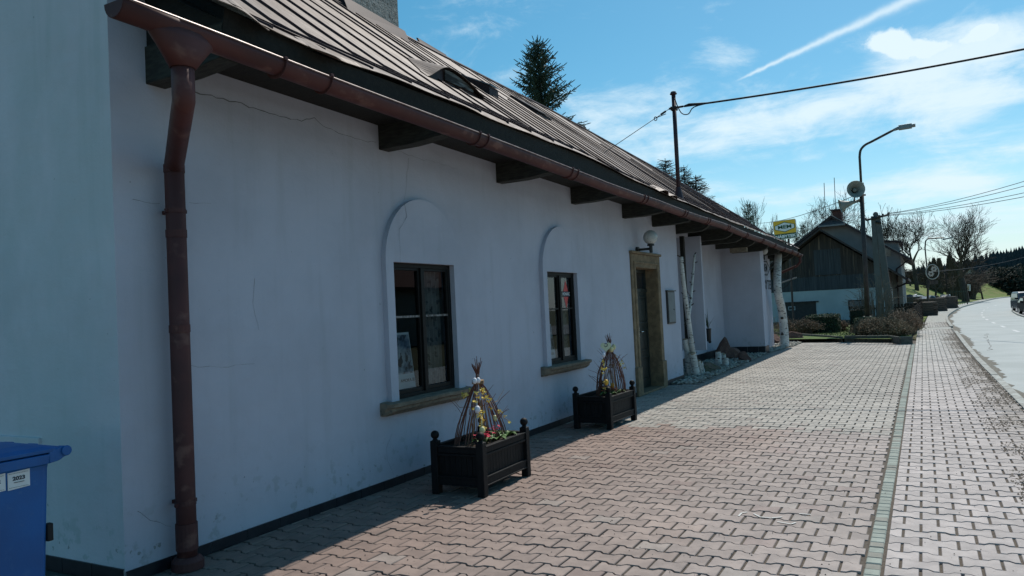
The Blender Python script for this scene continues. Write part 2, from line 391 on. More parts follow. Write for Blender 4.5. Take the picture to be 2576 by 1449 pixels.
def vnoise(x, y, s=1.0, seed=0):
    def h(i, j):
        v = math.sin(i*127.1+j*311.7+seed*17.3)*43758.5453; return v-math.floor(v)
    x *= s; y *= s; i, j = math.floor(x), math.floor(y); a, b = x-i, y-j
    a, b = a*a*(3-2*a), b*b*(3-2*b)
    return (h(i, j)*(1-a)+h(i+1, j)*a)*(1-b)+(h(i, j+1)*(1-a)+h(i+1, j+1)*a)*b
# ------------------------------------------------------------------ sun and sky
SUN_AZ, SUN_EL = math.radians(4.5), math.radians(53)
sd = Vector((math.sin(SUN_AZ)*math.cos(SUN_EL), math.cos(SUN_AZ)*math.cos(SUN_EL), math.sin(SUN_EL)))
sl = bpy.data.lights.new('sun', 'SUN'); sl.energy = 4.2; sl.angle = math.radians(.53); sl.color = (1, .95, .87)
so = bpy.data.objects.new('sun', sl); COL.objects.link(so)
so.rotation_euler = (-sd).to_track_quat('-Z', 'Y').to_euler(); so.location = (0, 0, 30)
w = bpy.data.worlds.new('World'); scene.world = w; w.use_nodes = True
nt = NT(w.node_tree)
for n in list(w.node_tree.nodes): w.node_tree.nodes.remove(n)
out = nt.node('ShaderNodeOutputWorld'); bg = nt.node('ShaderNodeBackground'); nt.l.new(bg.outputs[0], out.inputs[0])
sky = nt.node('ShaderNodeTexSky', sky_type='NISHITA'); sky.sun_disc = False
sky.sun_elevation = SUN_EL; sky.sun_rotation = SUN_AZ; sky.altitude = 400; sky.air_density = 1.0; sky.dust_density = .6; sky.ozone_density = 1.4
D = nt.vmath('NORMALIZE', nt.node('ShaderNodeTexCoord').outputs['Generated'])
F0 = Vector((-math.sin(TH), math.cos(TH), 0)); R0 = r0; U0 = Vector((0, 0, 1))
def uv(x, y):
    d = ray(x, y); return d.dot(R0)/d.dot(F0), d.z/d.dot(F0)
dF = nt.vmath('DOT_PRODUCT', D, tuple(F0)); front = nt.ramp(dF, .05, .3)
dFs = nt.math('MAXIMUM', dF, .05)
U = nt.math('DIVIDE', nt.vmath('DOT_PRODUCT', D, tuple(R0)), dFs)
V = nt.math('DIVIDE', nt.sep(D)[2], dFs)
def blob(x, y, rx, ry, tilt, s):
    a, b = uv(x, y); c, q = math.cos(math.radians(tilt)), math.sin(math.radians(tilt))
    du = nt.math('SUBTRACT', U, a); dv = nt.math('SUBTRACT', V, b)
    p = nt.math('DIVIDE', nt.math('ADD', nt.math('MULTIPLY', du, c), nt.math('MULTIPLY', dv, q)), rx/CF)
    t = nt.math('DIVIDE', nt.math('SUBTRACT', nt.math('MULTIPLY', dv, c), nt.math('MULTIPLY', du, q)), ry/CF)
    r2 = nt.math('ADD', nt.math('MULTIPLY', p, p), nt.math('MULTIPLY', t, t))
    return nt.math('MULTIPLY', nt.math('EXPONENT', nt.math('MULTIPLY', r2, -1)), s)
cover = None
for bl in [(1720,270,300,75,4,.40),(1560,330,160,60,0,.30),(2100,270,420,70,12,.46),(2480,215,260,110,15,.40),(2230,110,70,35,0,.32),(2440,95,190,55,12,.52),(2300,175,170,60,15,.30),
           (2430,420,280,45,16,.42),(2480,470,240,60,10,.30),(2050,490,380,28,3,.30),(1835,110,60,95,35,.27),(2000,370,420,40,8,.16),(1280,20,260,55,6,.20),(1200,60,120,30,0,.14),(1300,185,160,30,10,.24),(2450,570,420,60,4,.28),(1750,470,260,40,0,.30),(2380,310,200,40,14,.22)]:
    b_ = blob(*bl); cover = b_ if cover is None else nt.math('ADD', cover, b_)
cover = nt.math('MULTIPLY', cover, front)
zz = nt.math('ADD', nt.math('MAXIMUM', nt.sep(D)[2], 0), .09)
cmb = nt.node('ShaderNodeCombineXYZ')
nt.l.new(nt.math('DIVIDE', nt.sep(D)[0], zz), cmb.inputs[0]); nt.l.new(nt.math('DIVIDE', nt.sep(D)[1], zz), cmb.inputs[1])
rotm = nt.node('ShaderNodeMapping'); nt.l.new(cmb.outputs[0], rotm.inputs[0]); rotm.inputs['Rotation'].default_value = (0, 0, .5); rotm.inputs['Scale'].default_value = (1.0, 1.9, 1)
n1 = nt.noise(rotm.outputs[0], 1.3, 9, .6, .3)
n2 = nt.noise(nt.scalevec(D, (1, 1, 2.2)), 9, 12, .66, .5)
nn = nt.math('ADD', nt.math('MULTIPLY', n1, .45), nt.math('MULTIPLY', n2, .55))
back = nt.math('MULTIPLY', nt.math('SUBTRACT', 1, front), .04)
dens = nt.math('ADD', nt.math('ADD', cover, back), nt.math('MULTIPLY', nt.math('SUBTRACT', nn, .5), 2.5))
puff = nt.math('ADD', blob(2235, 108, 62, 34, 0, .9), nt.math('ADD', blob(2300, 140, 70, 40, 20, .5), nt.math('ADD', blob(2490, 75, 60, 26, 10, .7), blob(2400, 110, 90, 26, 8, .5))))
pd = nt.math('ADD', puff, nt.math('MULTIPLY', nt.math('SUBTRACT', nt.noise(D, 26, 10, .6, .3), .5), 1.3))
puffc = nt.math('MULTIPLY', nt.ramp(pd, .30, .60), front)
cl = nt.math('MAXIMUM', nt.math('MULTIPLY', nt.ramp(dens, .10, .80), .93), puffc)
# contrail: a straight streak between two directions
d1, d2 = ray(1840, 208).normalized(), ray(2300, -5).normalized()
cn = d1.cross(d2).normalized(); ce = (d2-d1*d1.dot(d2)).normalized(); tot = math.acos(d1.dot(d2))
dist = nt.vmath('DOT_PRODUCT', D, tuple(cn)); along = nt.math('DIVIDE', nt.vmath('DOT_PRODUCT', D, tuple(ce)), tot)
wob = nt.math('MULTIPLY', nt.math('SUBTRACT', nt.noise(D, 60, 4), .5), .006)
wid = nt.math('ADD', .0012, nt.math('MULTIPLY', nt.math('MAXIMUM', along, 0), .0042))
q = nt.math('DIVIDE', nt.math('ADD', dist, wob), wid)
trail = nt.math('MULTIPLY', nt.math('EXPONENT', nt.math('MULTIPLY', nt.math('MULTIPLY', q, q), -1)), nt.math('MULTIPLY', nt.ramp(along, -.02, .15), nt.math('GREATER_THAN', dF, 0)))
cl = nt.math('MAXIMUM', cl, nt.math('MULTIPLY', trail, .75))
hs = nt.node('ShaderNodeHueSaturation'); nt.l.new(sky.outputs[0], hs.inputs['Color']); hs.inputs['Hue'].default_value = .474; hs.inputs['Saturation'].default_value = 1.40; hs.inputs['Value'].default_value = 1.26
CLOUD = 11.0
hz = nt.math('MULTIPLY', nt.ramp(nt.sep(D)[2], -.02, .20, .62, 0), 1.0)
cl = nt.math('MAXIMUM', cl, 0)
base_sky = nt.mix(hz, hs.outputs[0], (CLOUD*.58, CLOUD*.86, CLOUD*1.0))
skc = nt.mix(cl, base_sky, (CLOUD*.80, CLOUD*.96, CLOUD*1.05))
nt.l.new(skc, bg.inputs[0]); bg.inputs[1].default_value = .09
scene.view_settings.view_transform = 'Standard'; scene.view_settings.look = 'None'; scene.view_settings.exposure = 0; scene.view_settings.gamma = 1
scene.view_settings.use_curve_mapping = False
scene.cycles.max_bounces = 8; scene.cycles.transparent_max_bounces = 16
try: scene.cycles.use_denoising = True
except Exception: pass
# ------------------------------------------------------------------ the long white building
WX = -4.4            # street wall
Y0, Y1, YB, YE = 2.95, 15.3, 22.6, 27.2   # corner, end of first wall, projecting block, far end
XR, XBL, XL = -5.2, -4.07, -4.38          # recessed wall, block face, wall with the lettering
shop = thing('shop_building', (WX, 15, 0), 'long low white plastered building with rusty brown sheet roof beside the paving', 'building')
def zj(y): return 3.40-.012*(y-3)          # top of wall
# --- walls
wl = MB()
def wallquad(y0, y1, z0, z1, x=WX): wl.poly([(x, y0, z0), (x, y1, z0), (x, y1, z1), (x, y0, z1)])
W1 = (5.70, 6.74, .775, 2.08); W2 = (9.0, 9.98, .815, 2.07); DR = (12.40, 14.02, 0, 2.50)
ZT = 3.5
ys = [Y0, W1[0], W1[1], W2[0], W2[1], DR[0], DR[1], Y1]
for a, b in zip(ys[::2], ys[1::2]): wallquad(a, b, 0, ZT)
for q in (W1, W2): wallquad(q[0], q[1], 0, q[2]); wallquad(q[0], q[1], q[3], ZT)
wallquad(DR[0], DR[1], DR[3], ZT)
wl.poly([(WX, Y1, 0), (XR, Y1, 0), (XR, Y1, ZT), (WX, Y1, ZT)])
wl.poly([(XR, Y1, 0), (XR, YB, 0), (XR, YB, ZT), (XR, Y1, ZT)])
wl.poly([(XR, YB, 0), (XBL, YB, 0), (XBL, YB, 3.12), (XR, YB, 3.12)])
wl.poly([(XBL, YB, 0), (XBL, YB+.55, 0), (XBL, YB+.55, 3.12), (XBL, YB, 3.12)])
wl.poly([(XBL, YB+.55, 0), (XL, YB+.55, 0), (XL, YB+.55, 3.12), (XBL, YB+.55, 3.12)])
wl.poly([(XL, YB+.55, 0), (XL, 25.95, 0), (XL, 25.95, 3.05), (XL, YB+.55, 3.05)])
wl.poly([(XL, 25.95, 0), (XL-.26, YE+.3, 0), (XL-.26, YE+.3, 3.05), (XL, 25.95, 3.05)])  # wall end splayed towards the sun, shaped so that it catches light
wl.poly([(XL-.26, YE+.3, 0), (-12, YE+.3, 0), (-12, YE+.3, 3.05), (XL-.26, YE+.3, 3.05)])
wl.poly([(-12, Y0, 0), (-12, YE, 0), (-12, YE, 3.4), (-12, Y0, 3.4)])
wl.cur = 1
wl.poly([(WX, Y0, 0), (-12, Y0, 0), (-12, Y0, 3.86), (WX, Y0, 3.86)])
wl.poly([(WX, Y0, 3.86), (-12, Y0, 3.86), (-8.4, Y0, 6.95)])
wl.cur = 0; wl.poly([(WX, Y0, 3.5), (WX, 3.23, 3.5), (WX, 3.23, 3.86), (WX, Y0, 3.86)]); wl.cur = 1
wl.cur = 0
# raised arched plaster fields round the two windows
def arch(q, yl, yr, zap):
    x0, x1 = WX, WX+.055; r = (yr-yl)/2; yc = (yl+yr)/2; zs = zap-r
    zb = q[2]-.03
    wl.poly([(x1, yl, zb), (x1, q[0], zb), (x1, q[0], q[3]), (x1, yl, q[3])])
    wl.poly([(x1, q[1], zb), (x1, yr, zb), (x1, yr, q[3]), (x1, q[1], q[3])])
    arc = [(yc+r*math.cos(t), zs+r*math.sin(t)) for t in frange(0, math.pi, 40)]
    top = [(x1, yl, q[3]), (x1, yr, q[3])]+[(x1, a, max(b, q[3])) for a, b in arc]
    wl.poly(top)
    edge = [(yr, zb)]+arc+[(yl, zb)]
    for (a, b), (c, d) in zip(edge, edge[1:]):
        wl.poly([(x0, a, b), (x0, c, d), (x1, c, d), (x1, a, b)])
    # window reveals
    xi = WX-.02
    for a, b in (((q[0], q[2]), (q[0], q[3])), ((q[0], q[3]), (q[1], q[3])), ((q[1], q[3]), (q[1], q[2]))):
        wl.poly([(x1, a[0], a[1]), (x1, b[0], b[1]), (xi, b[0], b[1]), (xi, a[0], a[1])])
arch(W1, 5.585, 6.86, 2.72); arch(W2, 8.875, 10.12, 2.70)
# hairline cracks: thin dark slivers lying on the plaster
wl.cur = 2
def crack(px, wdt=.0035, x=WX, seed=1, fade=True):
    R = random.Random(seed); pts = []
    P3 = [at(a, b, 'X', x) for a, b in px]
    for p, q in zip(P3, P3[1:]):
        n = max(2, int((q-p).length/.05))
        for i in range(n):
            t = i/n; pts.append(p.lerp(q, t)+Vector((0, R.uniform(-.008, .008), R.uniform(-.010, .010))))
    pts.append(P3[-1])
    for i, (p, q) in enumerate(zip(pts, pts[1:])):
        d = (q-p); nrm = Vector((0, -d.z, d.y)).normalized()
        f = wdt*R.uniform(.5, 1.2)*(1-.6*i/len(pts) if fade else 1)
        wl.poly([(x+.0015, *(p+nrm*f/2)[1:]), (x+.0015, *(q+nrm*f/2)[1:]), (x+.0015, *(q-nrm*f/2)[1:]), (x+.0015, *(p-nrm*f/2)[1:])])
crack([(487,232),(560,247),(640,272),(705,292),(758,303),(790,297),(812,318),(862,338),(905,352),(945,358)], .008)
crack([(1028,398),(1021,470),(1016,505)], .004, seed=3)
crack([(1018,512),(1024,545),(1004,575),(1006,640),(1007,660)], .004, WX+.056, 4)
crack([(345,1288),(360,1300),(400,1316),(430,1324)], .004, seed=5)
crack([(985,1092),(972,1130),(975,1160),(990,1195)], .003, seed=6)
crack([(476,507),(500,510),(530,512)], .003, seed=7)
crack([(335,505),(370,508),(402,512)], .003, seed=8)
crack([(1000,380),(1060,400),(1110,412),(1150,425)], .003, seed=9)
crack([(640,700),(635,760),(650,830)], .0025, seed=10); crack([(480,920),(560,925),(640,915)], .0025, seed=12)
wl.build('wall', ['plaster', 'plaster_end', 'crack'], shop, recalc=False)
# --- dark tile plinth
pl = MB()
def plinth(p, q, nrm, h=.074, seg=.315):
    p = Vector(p); q = Vector(q); L = (q-p).length; d = (q-p)/L; n = Vector(nrm); t = 0
    pl.cur = 1; pl.prism([p+n*.002, q+n*.002, q+n*.002+Vector((0, 0, h-.004)), p+n*.002+Vector((0, 0, h-.004))], n*.006)
    pl.cur = 0
    while t < L-.02:
        e = min(L, t+seg)
        a = p+d*(t+.003); b = p+d*(e-.003)
        pl.prism([a+n*.002, b+n*.002, b+n*.002+Vector((0, 0, h)), a+n*.002+Vector((0, 0, h))], n*.012); t = e
plinth((WX, Y0, 0), (WX, DR[0]-.02, 0), (1, 0, 0)); plinth((WX, DR[1]+.02, 0), (WX, Y1, 0), (1, 0, 0), .10)
plinth((WX, Y0, 0), (-9, Y0, 0), (0, -1, 0), .09); plinth((XR, Y1, 0), (XR, YB, 0), (1, 0, 0), .22)
plinth((XR, YB, 0), (XBL, YB, 0), (0, -1, 0), .22); plinth((XBL, YB, 0), (XBL, YB+.55, 0), (1, 0, 0), .22)
pl.build('plinth', ['tile', 'grout'], shop)
# --- windows
def window(q, nm):
    y0, y1, z0, z1 = q; xi = WX+.0; ym = (y0+y1)/2
    f = MB(); e = .044
    f.box((xi-.06, y0, z0), (xi, y0+e, z1)); f.box((xi-.06, y1-e, z0), (xi, y1, z1))
    f.box((xi-.06, y0+e, z1-e), (xi, y1-e, z1)); f.box((xi-.06, y0+e, z0), (xi, y1-e, z0+e))
    f.box((xi-.05, ym-.029, z0+e), (xi+.012, ym+.029, z1-e))
    for a, b in ((y0+e, ym-.029), (ym+.029, y1-e)):          # casement rails
        g = .026
        f.box((xi-.045, a, z0+e), (xi-.008, a+g, z1-e)); f.box((xi-.045, b-g, z0+e), (xi-.008, b, z1-e))
        f.box((xi-.045, a+g, z1-e-g), (xi-.008, b-g, z1-e)); f.box((xi-.045, a+g, z0+e), (xi-.008, b-g, z0+e+g*1.6))
    fr = f.build('window', 'frame', shop, bevel=.004)
    zb = z0+(z1-z0)*.60; b_ = MB()
    for a, b in ((y0+e+.026, ym-.055), (ym+.055, y1-e-.026)):
        b_.box((xi-.043, a, zb-.010), (xi-.006, b, zb+.010))
    b_.build('glazing_bar', 'barworn' if nm == 1 else 'frame', fr)
    gl = MB()
    for a, b in ((y0+e, ym-.029), (ym+.029, y1-e)):
        gl.poly([(xi-.03, a, z0+e), (xi-.03, b, z0+e), (xi-.03, b, z1-e), (xi-.03, a, z1-e)])
    gl.build('pane', 'glass', fr, recalc=False)
    rm = MB(); X2 = xi-1.3; e2 = .25
    rm.poly([(X2, y0-e2, z0-.3), (X2, y1+e2, z0-.3), (X2, y1+e2, z1+.3), (X2, y0-e2, z1+.3)])
    for a in (y0-e2, y1+e2): rm.poly([(xi-.07, a, z0-.3), (X2, a, z0-.3), (X2, a, z1+.3), (xi-.07, a, z1+.3)])
    for c in (z0-.3, z1+.3): rm.poly([(xi-.07, y0-e2, c), (X2, y0-e2, c), (X2, y1+e2, c), (xi-.07, y1+e2, c)])
    rm.poly([(xi-.07, y0-e2, z0-.3), (xi-.07, y0, z0-.3), (xi-.07, y0, z1+.3), (xi-.07, y0-e2, z1+.3)])
    rm.build('interior', 'room', fr, recalc=False)
    # stone sill with rounded nose
    s = MB(); R = random.Random(nm); yl, yr = y0-.225, y1+.19
    prof = [(WX-.01, z0-.115), (WX+.06, z0-.115), (WX+.105, z0-.085), (WX+.115, z0-.075), (WX+.12, z0-.05), (WX+.15, z0-.035), (WX+.155, z0-.005), (WX+.145, z0+.0), (WX-.05, z0+.012)]
    st = [(yl, .55), (yl+.03, 1)]+[(y, 1) for y in frange(yl+.1, yr-.1, 9)]+[(yr-.03, 1), (yr, .7)]
    vs = []; n = len(prof)
    for y, k in st:
        for x, z in prof:
            xx = WX+(x-WX)*k if x > WX else x
            vs.append((xx+R.uniform(-.004, .004), y+R.uniform(-.006, .006), z+R.uniform(-.004, .004)))
    fs = [(i*n+k, i*n+(k+1) % n, (i+1)*n+(k+1) % n, (i+1)*n+k) for i in range(len(st)-1) for k in range(n)]
    fs += [tuple(range(n)), tuple((len(st)-1)*n+k for k in range(n))]
    s.add(vs, fs); s.build('window_sill', 'sill', fr, bevel=.006)
    return fr
window(W1, 1); window(W2, 2)
# --- lace curtains and posters behind the glass
def curtain(q, label, y0, y1):
    c = MB(); n = 26; xi = WX-.125
    pts = [(xi+.02*math.sin(i*1.25), y0+(y1-y0)*i/n) for i in range(n+1)]
    for (a, b), (d, e) in zip(pts, pts[1:]):
        c.poly([(a, b, q[2]+.02), (d, e, q[2]+.02), (d, e, q[3]-.03), (a, b, q[3]-.03)])
    tag(c.build('curtain', 'curtain', None, recalc=False, solid=.003), label, 'curtain', 'lace curtains behind the windows')
curtain(W1, 'pale flowered lace curtain in the window with the worn light glazing bars', W1[0]+.60, W1[1]-.06)
curtain(W2, 'pale flowered lace curtain in the window bearing the red diamond sticker', W2[0]+.56, W2[1]-.07)
def poster(q, y0, y1, z0, z1, label, txt, lean):
    t = thing('poster', (WX-.14, (y0+y1)/2, z0), label, 'poster', 'posters standing inside the windows')
    xa, xb = WX-.065, WX-.105
    def P(u, v, d=0): return (xa+(xb-xa)*v+d, y0+(y1-y0)*u+lean*(1-v), z0+(z1-z0)*v)
    a = MB(); a.prism([P(0, 0), P(1, 0), P(1, 1), P(0, 1)], (-.004, 0, 0)); a.build('sheet', 'paper', t)
    b = MB(); b.poly([P(.04, .26, .002), P(.96, .26, .002), P(.96, .96, .002), P(.04, .96, .002)]); b.build('picture', 'posterblue', t, recalc=False)
    c = MB(); puttext(c, txt, .045, P(.6, .14, .003), (0, 1, 0), (0, 0, 1), 1.1, .0006); c.build('lettering', 'ink', t)
poster(W1, W1[0]+.09, W1[0]+.40, W1[2]+.085, W1[2]+.63, 'tall blue and white poster with a room picture in the window with worn bars', 'AMORA III', .035)
poster(W2, W2[0]+.08, W2[0]+.36, W2[2]+.08, W2[2]+.55, 'small pale poster with a grey picture in the window bearing a red sticker', 'AMORA', .03)
st = thing('window_sticker', (WX, W2[1]-.22, 1.8), 'red diamond sticker with white lettering across it on the window pane', 'sticker')
yc, zc, xs = W2[1]-.235, 1.77, WX-.028
s = MB(); s.prism([(xs, yc-.095, zc), (xs, yc, zc-.20), (xs, yc+.095, zc), (xs, yc, zc+.20)], (.001, 0, 0)); s.build('diamond', 'red', st)
s = MB(); s.prism([(xs+.0015, yc-.12, zc-.038), (xs+.0015, yc+.12, zc-.038), (xs+.0015, yc+.12, zc+.038), (xs+.0015, yc-.12, zc+.038)], (.001, 0, 0)); s.build('band', 'ink', st)
s = MB(); puttext(s, 'MONARC', .062, (xs+.0035, yc, zc), (0, 1, 0), (0, 0, 1), .9, .0005, .001); s.build('lettering', 'white', st)
# --- door with sandstone surround
y0, y1, _, zt = DR; dj = .21
sr = MB()
def jamb(a, b, y_in):
    sr.prism([(WX-.36, a, 0), (WX-.36, b, 0), (WX-.36, b, zt-.27), (WX-.36, a, zt-.27)], (.385, 0, 0))
jamb(y0, y0+dj, 1); jamb(y1-dj, y1, 0)
sr.box((WX-.36, y0, zt-.27), (WX+.025, y1, zt-.03))
sr.box((WX-.1, y0-.02, zt-.03), (WX+.06, y1+.02, zt+.015))
sr.box((WX+.02, y0+dj*.55, .5), (WX+.040, y0+dj-.002, zt-.2)); sr.box((WX+.02, y1-dj+.002, .5), (WX+.040, y1-dj*.55, zt-.2)); sr.box((WX+.02, y0+dj*.55, zt-.2), (WX+.040, y1-dj*.55, zt-.16))
sr.box((WX-.30, y0-.02, 0), (WX+.055, y0+dj+.012, .50)); sr.box((WX-.30, y1-dj-.012, 0), (WX+.055, y1+.02, .50))
sr.box((WX-.36, y0+dj+.012, 0), (WX+.05, y1-dj-.012, .035))
dr_ = MB()
xd = WX-.20; a, b = y0+dj, y1-dj; zh = zt-.27
dr_.box((xd-.05, a, .036), (xd, b, zh-.42))
dr_.box((xd-.06, a, zh-.42), (xd+.015, b, zh-.36)); dr_.box((xd-.06, a, zh-.06), (xd, b, zh)); dr_.box((xd-.06, a, zh-.36), (xd, a+.06, zh-.06)); dr_.box((xd-.06, b-.06, zh-.36), (xd, b, zh-.06))
for c0, c1 in ((a+.08, (a+b)/2-.05), ((a+b)/2+.05, b-.08)):
    for d0, d1 in ((.18, .62), (.72, 1.12), (1.22, zh-.50)):
        for e0, e1, f0, f1 in ((c0, c1, d0, d0+.03), (c0, c1, d1-.03, d1), (c0, c0+.03, d0+.03, d1-.03), (c1-.03, c1, d0+.03, d1-.03)):
            dr_.box((xd+.0005, e0, f0), (xd+.018, e1, f1))
        dr_.box((xd+.0005, c0+.06, d0+.06), (xd+.010, c1-.06, d1-.06))
dr_.box((xd+.0005, (a+b)/2-.022, .05), (xd+.028, (a+b)/2+.022, zh-.43))
do = dr_.build('door', 'door', shop, bevel=.004)
sr.build('door_surround', 'sandstone', do, bevel=.012)
h = MB(); h.tube([(xd+.03, b-.62, 1.08), (xd+.07, b-.62, 1.08), (xd+.07, b-.50, 1.08)], .011, 8); h.box((xd+.019, b-.65, .96), (xd+.031, b-.60, 1.16)); h.build('door_handle', 'chrome', do)
h = MB(); h.poly([(xd-.03, a+.06, zh-.36), (xd-.03, b-.06, zh-.36), (xd-.03, b-.06, zh-.06), (xd-.03, a+.06, zh-.06)]); h.build('fanlight_pane', 'carglass', do, recalc=False)
# --- white fin panel, dark post, eave joists
f = MB(); f.box((-5.2, 17.36, .47), (-4.43, 17.45, 3.1)); f.build('fin_panel', 'plaster', shop, bevel=.006)
yp = at(1715, 600, 'X', -4.62).y; f = MB(); f.box((-4.66, yp-.05, .0), (-4.575, yp+.06, 3.05)); f.build('timber_post', 'darkwood', shop)
JY = [3.28, 5.70, 7.92, 10.10, 12.22, 13.82, 15.46, 17.56, 18.66, 20.2, 22.1, 24.0, 25.75, 26.9]
for i, y in enumerate(JY):
    zb = 3.17-.0125*(y-3); zt_ = zj(y)+.02
    j = MB(); e = -.03 if i < 6 else .10
    prof = [(-4.75, zb), (-4.05, zb), (-3.90, zb+.010), (-3.78, zb+.035+e*.3), (-3.70, zb+.06+e), (-3.68, zt_), (-4.75, zt_)]
    j.prism([(x, y-.075, z) for x, z in prof], (0, .15, 0)); j.build('eave_joist', 'joist', shop, bevel=.006)
b = MB(); b.box((-4.38, 20.13, 2.83), (-3.95, 20.27, 2.945)); b.build('packing_board', 'sill', shop)
# --- roof
EX, KX = -3.62, -4.7
EZ = [(2.4, 3.52), (3.3, 3.53), (3.5, 3.47), (4.3, 3.46), (5.1, 3.48), (7.3, 3.485), (9.1, 3.49), (10.2, 3.43), (11.4, 3.40), (12.7, 3.375), (15.5, 3.345), (22.9, 3.32), (27.5, 3.26)]
KZ = EZ[5][1]+(EX-KX)*math.tan(math.radians(30)); TS = math.tan(math.radians(38))
SIL = [(700, -78), (860, 2), (980, 65), (1085, 120), (1200, 180), (1300, 232), (1460, 320), (1550, 370), (1650, 425), (1730, 472), (1788, 505), (1862, 547), (1948, 597), (1982, 614), (2012, 629), (2100, 676)]
def project(p):
    d = Vector(p)-ORI; z = d.dot(cf); return CW/2+CF*d.dot(cr)/z, CH/2-CF*d.dot(cu)/z
RXT = [(2.4, -8.5), (8, -8.4)]
def profile(x, e):
    return e+(EX-x)*math.tan(math.radians(30)) if x > KX else e+(EX-KX)*math.tan(math.radians(30))+(KX-x)*TS
for y in frange(9.5, 27.5, 36):
    # the ridge tapers towards the hipped far end: find where the measured outline crosses this section
    best = None
    for k in range(500):
        x = -9.2+k*.011; px = project((x, y, profile(x, lerp_table(EZ, y))))
        if px[1] > lerp_table(SIL, px[0]): best = x; break
    RXT.append((y, max(-8.4, min(best if best is not None else -3.75, -3.75))))
for i in range(1, len(RXT)): RXT[i] = (RXT[i][0], max(RXT[i][1], RXT[i-1][1]))
def ez(y): return lerp_table(EZ, y)
def roofpt(y, s):
    """s in 0..1 eave to kink, 1..2 kink to ridge"""
    e = ez(y); rx = lerp_table(RXT, y); kx = KX if rx < KX-.4 else (EX+rx)/2
    x = EX+(kx-EX)*s if s <= 1 else kx+(rx-kx)*(s-1)
    return Vector((x, y, profile(x, e)))
def roofz(x, y): return profile(x, ez(y))
rf = MB(); R = random.Random(5)
ys = frange(2.98, 27.5, 150); ss = [0, .06, .2, .4, .6, .8, 1.0, 1.2, 1.4, 1.6, 1.8, 2.0]
vs = []
for i, y in enumerate(ys):
    for k, s_ in enumerate(ss):
        p = roofpt(y, s_)
        if k == 0: p += Vector((.03*(vnoise(y, 1, 2.2)-.5), 0, -.012+.035*(vnoise(y, 4, 1.7)-.5)))
        elif k < 11: p.z += .016*(vnoise(y, s_*3, .8)-.5)
        vs.append(p)
    r = vs[-1]; vs.append(Vector((r.x-3.6, y, max(3.2, r.z-2.8))))
n = len(ss)+1
fs = [(i*n+k, (i+1)*n+k, (i+1)*n+k+1, i*n+k+1) for i in range(len(ys)-1) for k in range(n-1)]
rf.add(vs, fs)
# rolled, torn edge at the near end
for (ya, yb, lift) in ((3.26, 3.52, .05), (3.05, 3.26, .03), (3.9, 4.2, .02), (11.7, 12.2, -.05), (12.25, 12.7, -.03)):
    m_ = 8; pts = frange(ya, yb, m_)
    vs = []
    for i, y in enumerate(pts):
        q = math.sin(math.pi*i/m_)
        a_ = roofpt(y, .0); a_.x += .03+.05*q; a_.z -= .03+lift*q*.8
        b_ = roofpt(y, .12); b_.z += .012+abs(lift)*q*.7
        vs += [a_, b_]
    rf.add(vs, [(2*i, 2*i+2, 2*i+3, 2*i+1) for i in range(m_)])
roof = rf.build('roof', 'roof', shop, recalc=False, solid=.006)
y = 3.05; R = random.Random(9)
while y < 27.45:
    dy = R.uniform(-.07, .07); pts = []
    top = 2.0 if R.random() < .9 else 1.6
    for s_ in frange(.05, top-.015, 12):
        p = roofpt(y+dy*s_+.005*math.sin(s_*5+y), s_); pts.append(p)
    sm = MB(); hgt = .021; up = Vector((.55, 0, .83)); vs = []; lean = R.uniform(-.02, .006)
    for p in pts: vs += [p+Vector((0, -.012, -.02)), p+up*hgt+Vector((0, -.010+lean*.6, 0)), p+up*hgt+Vector((0, .010+lean*.6, 0)), p+Vector((0, .012, -.02))]
    sm.add(vs, [(4*i+k, 4*i+k+1, 4*i+k+5, 4*i+k+4) for i in range(len(pts)-1) for k in range(3)]+[(0, 1, 2, 3), tuple(len(vs)-4+k for k in range(4))])
    sm.build('standing_seam', 'seam', roof)
    y += R.uniform(.50, .58)
# ridge roll and soffit, fascia
rr = MB(); rr.tube([roofpt(y, 2.0)+Vector((0, 0, .012)) for y in frange(2.98, 27.4, 60)], .035, 7); rr.build('ridge_roll', 'seam', roof)
sf = MB()
for ya, yb in zip(frange(3.22, 27.4, 30), frange(3.22, 27.4, 30)[1:]):
    sf.poly([(-4.5, ya, zj(ya)), (-4.5, yb, zj(yb)), (-3.69, yb, zj(yb)-.02), (-3.69, ya, zj(ya)-.02)])
    sf.poly([(-3.69, ya, zj(ya)-.08), (-3.69, yb, zj(yb)-.08), (-3.66, yb, ez(yb)-.02), (-3.66, ya, ez(ya)-.02)])
sf.poly([(-4.5, 3.22, 3.38), (-3.69, 3.22, 3.30), (-3.66, 3.22, 3.5), (-4.5, 3.22, 3.95)])
sf.poly([(-3.69, 2.99, 3.44), (-3.69, 3.22, 3.44), (-4.42, 3.22, 3.88), (-4.42, 2.99, 3.88)])
sf.poly([(-3.69, 27.3, 3.0), (-12, 27.3, 3.0), (-8, 27.3, 3.9), (-4.2, 27.3, 3.6)])
sf.build('soffit', 'darkwood', shop, recalc=False)
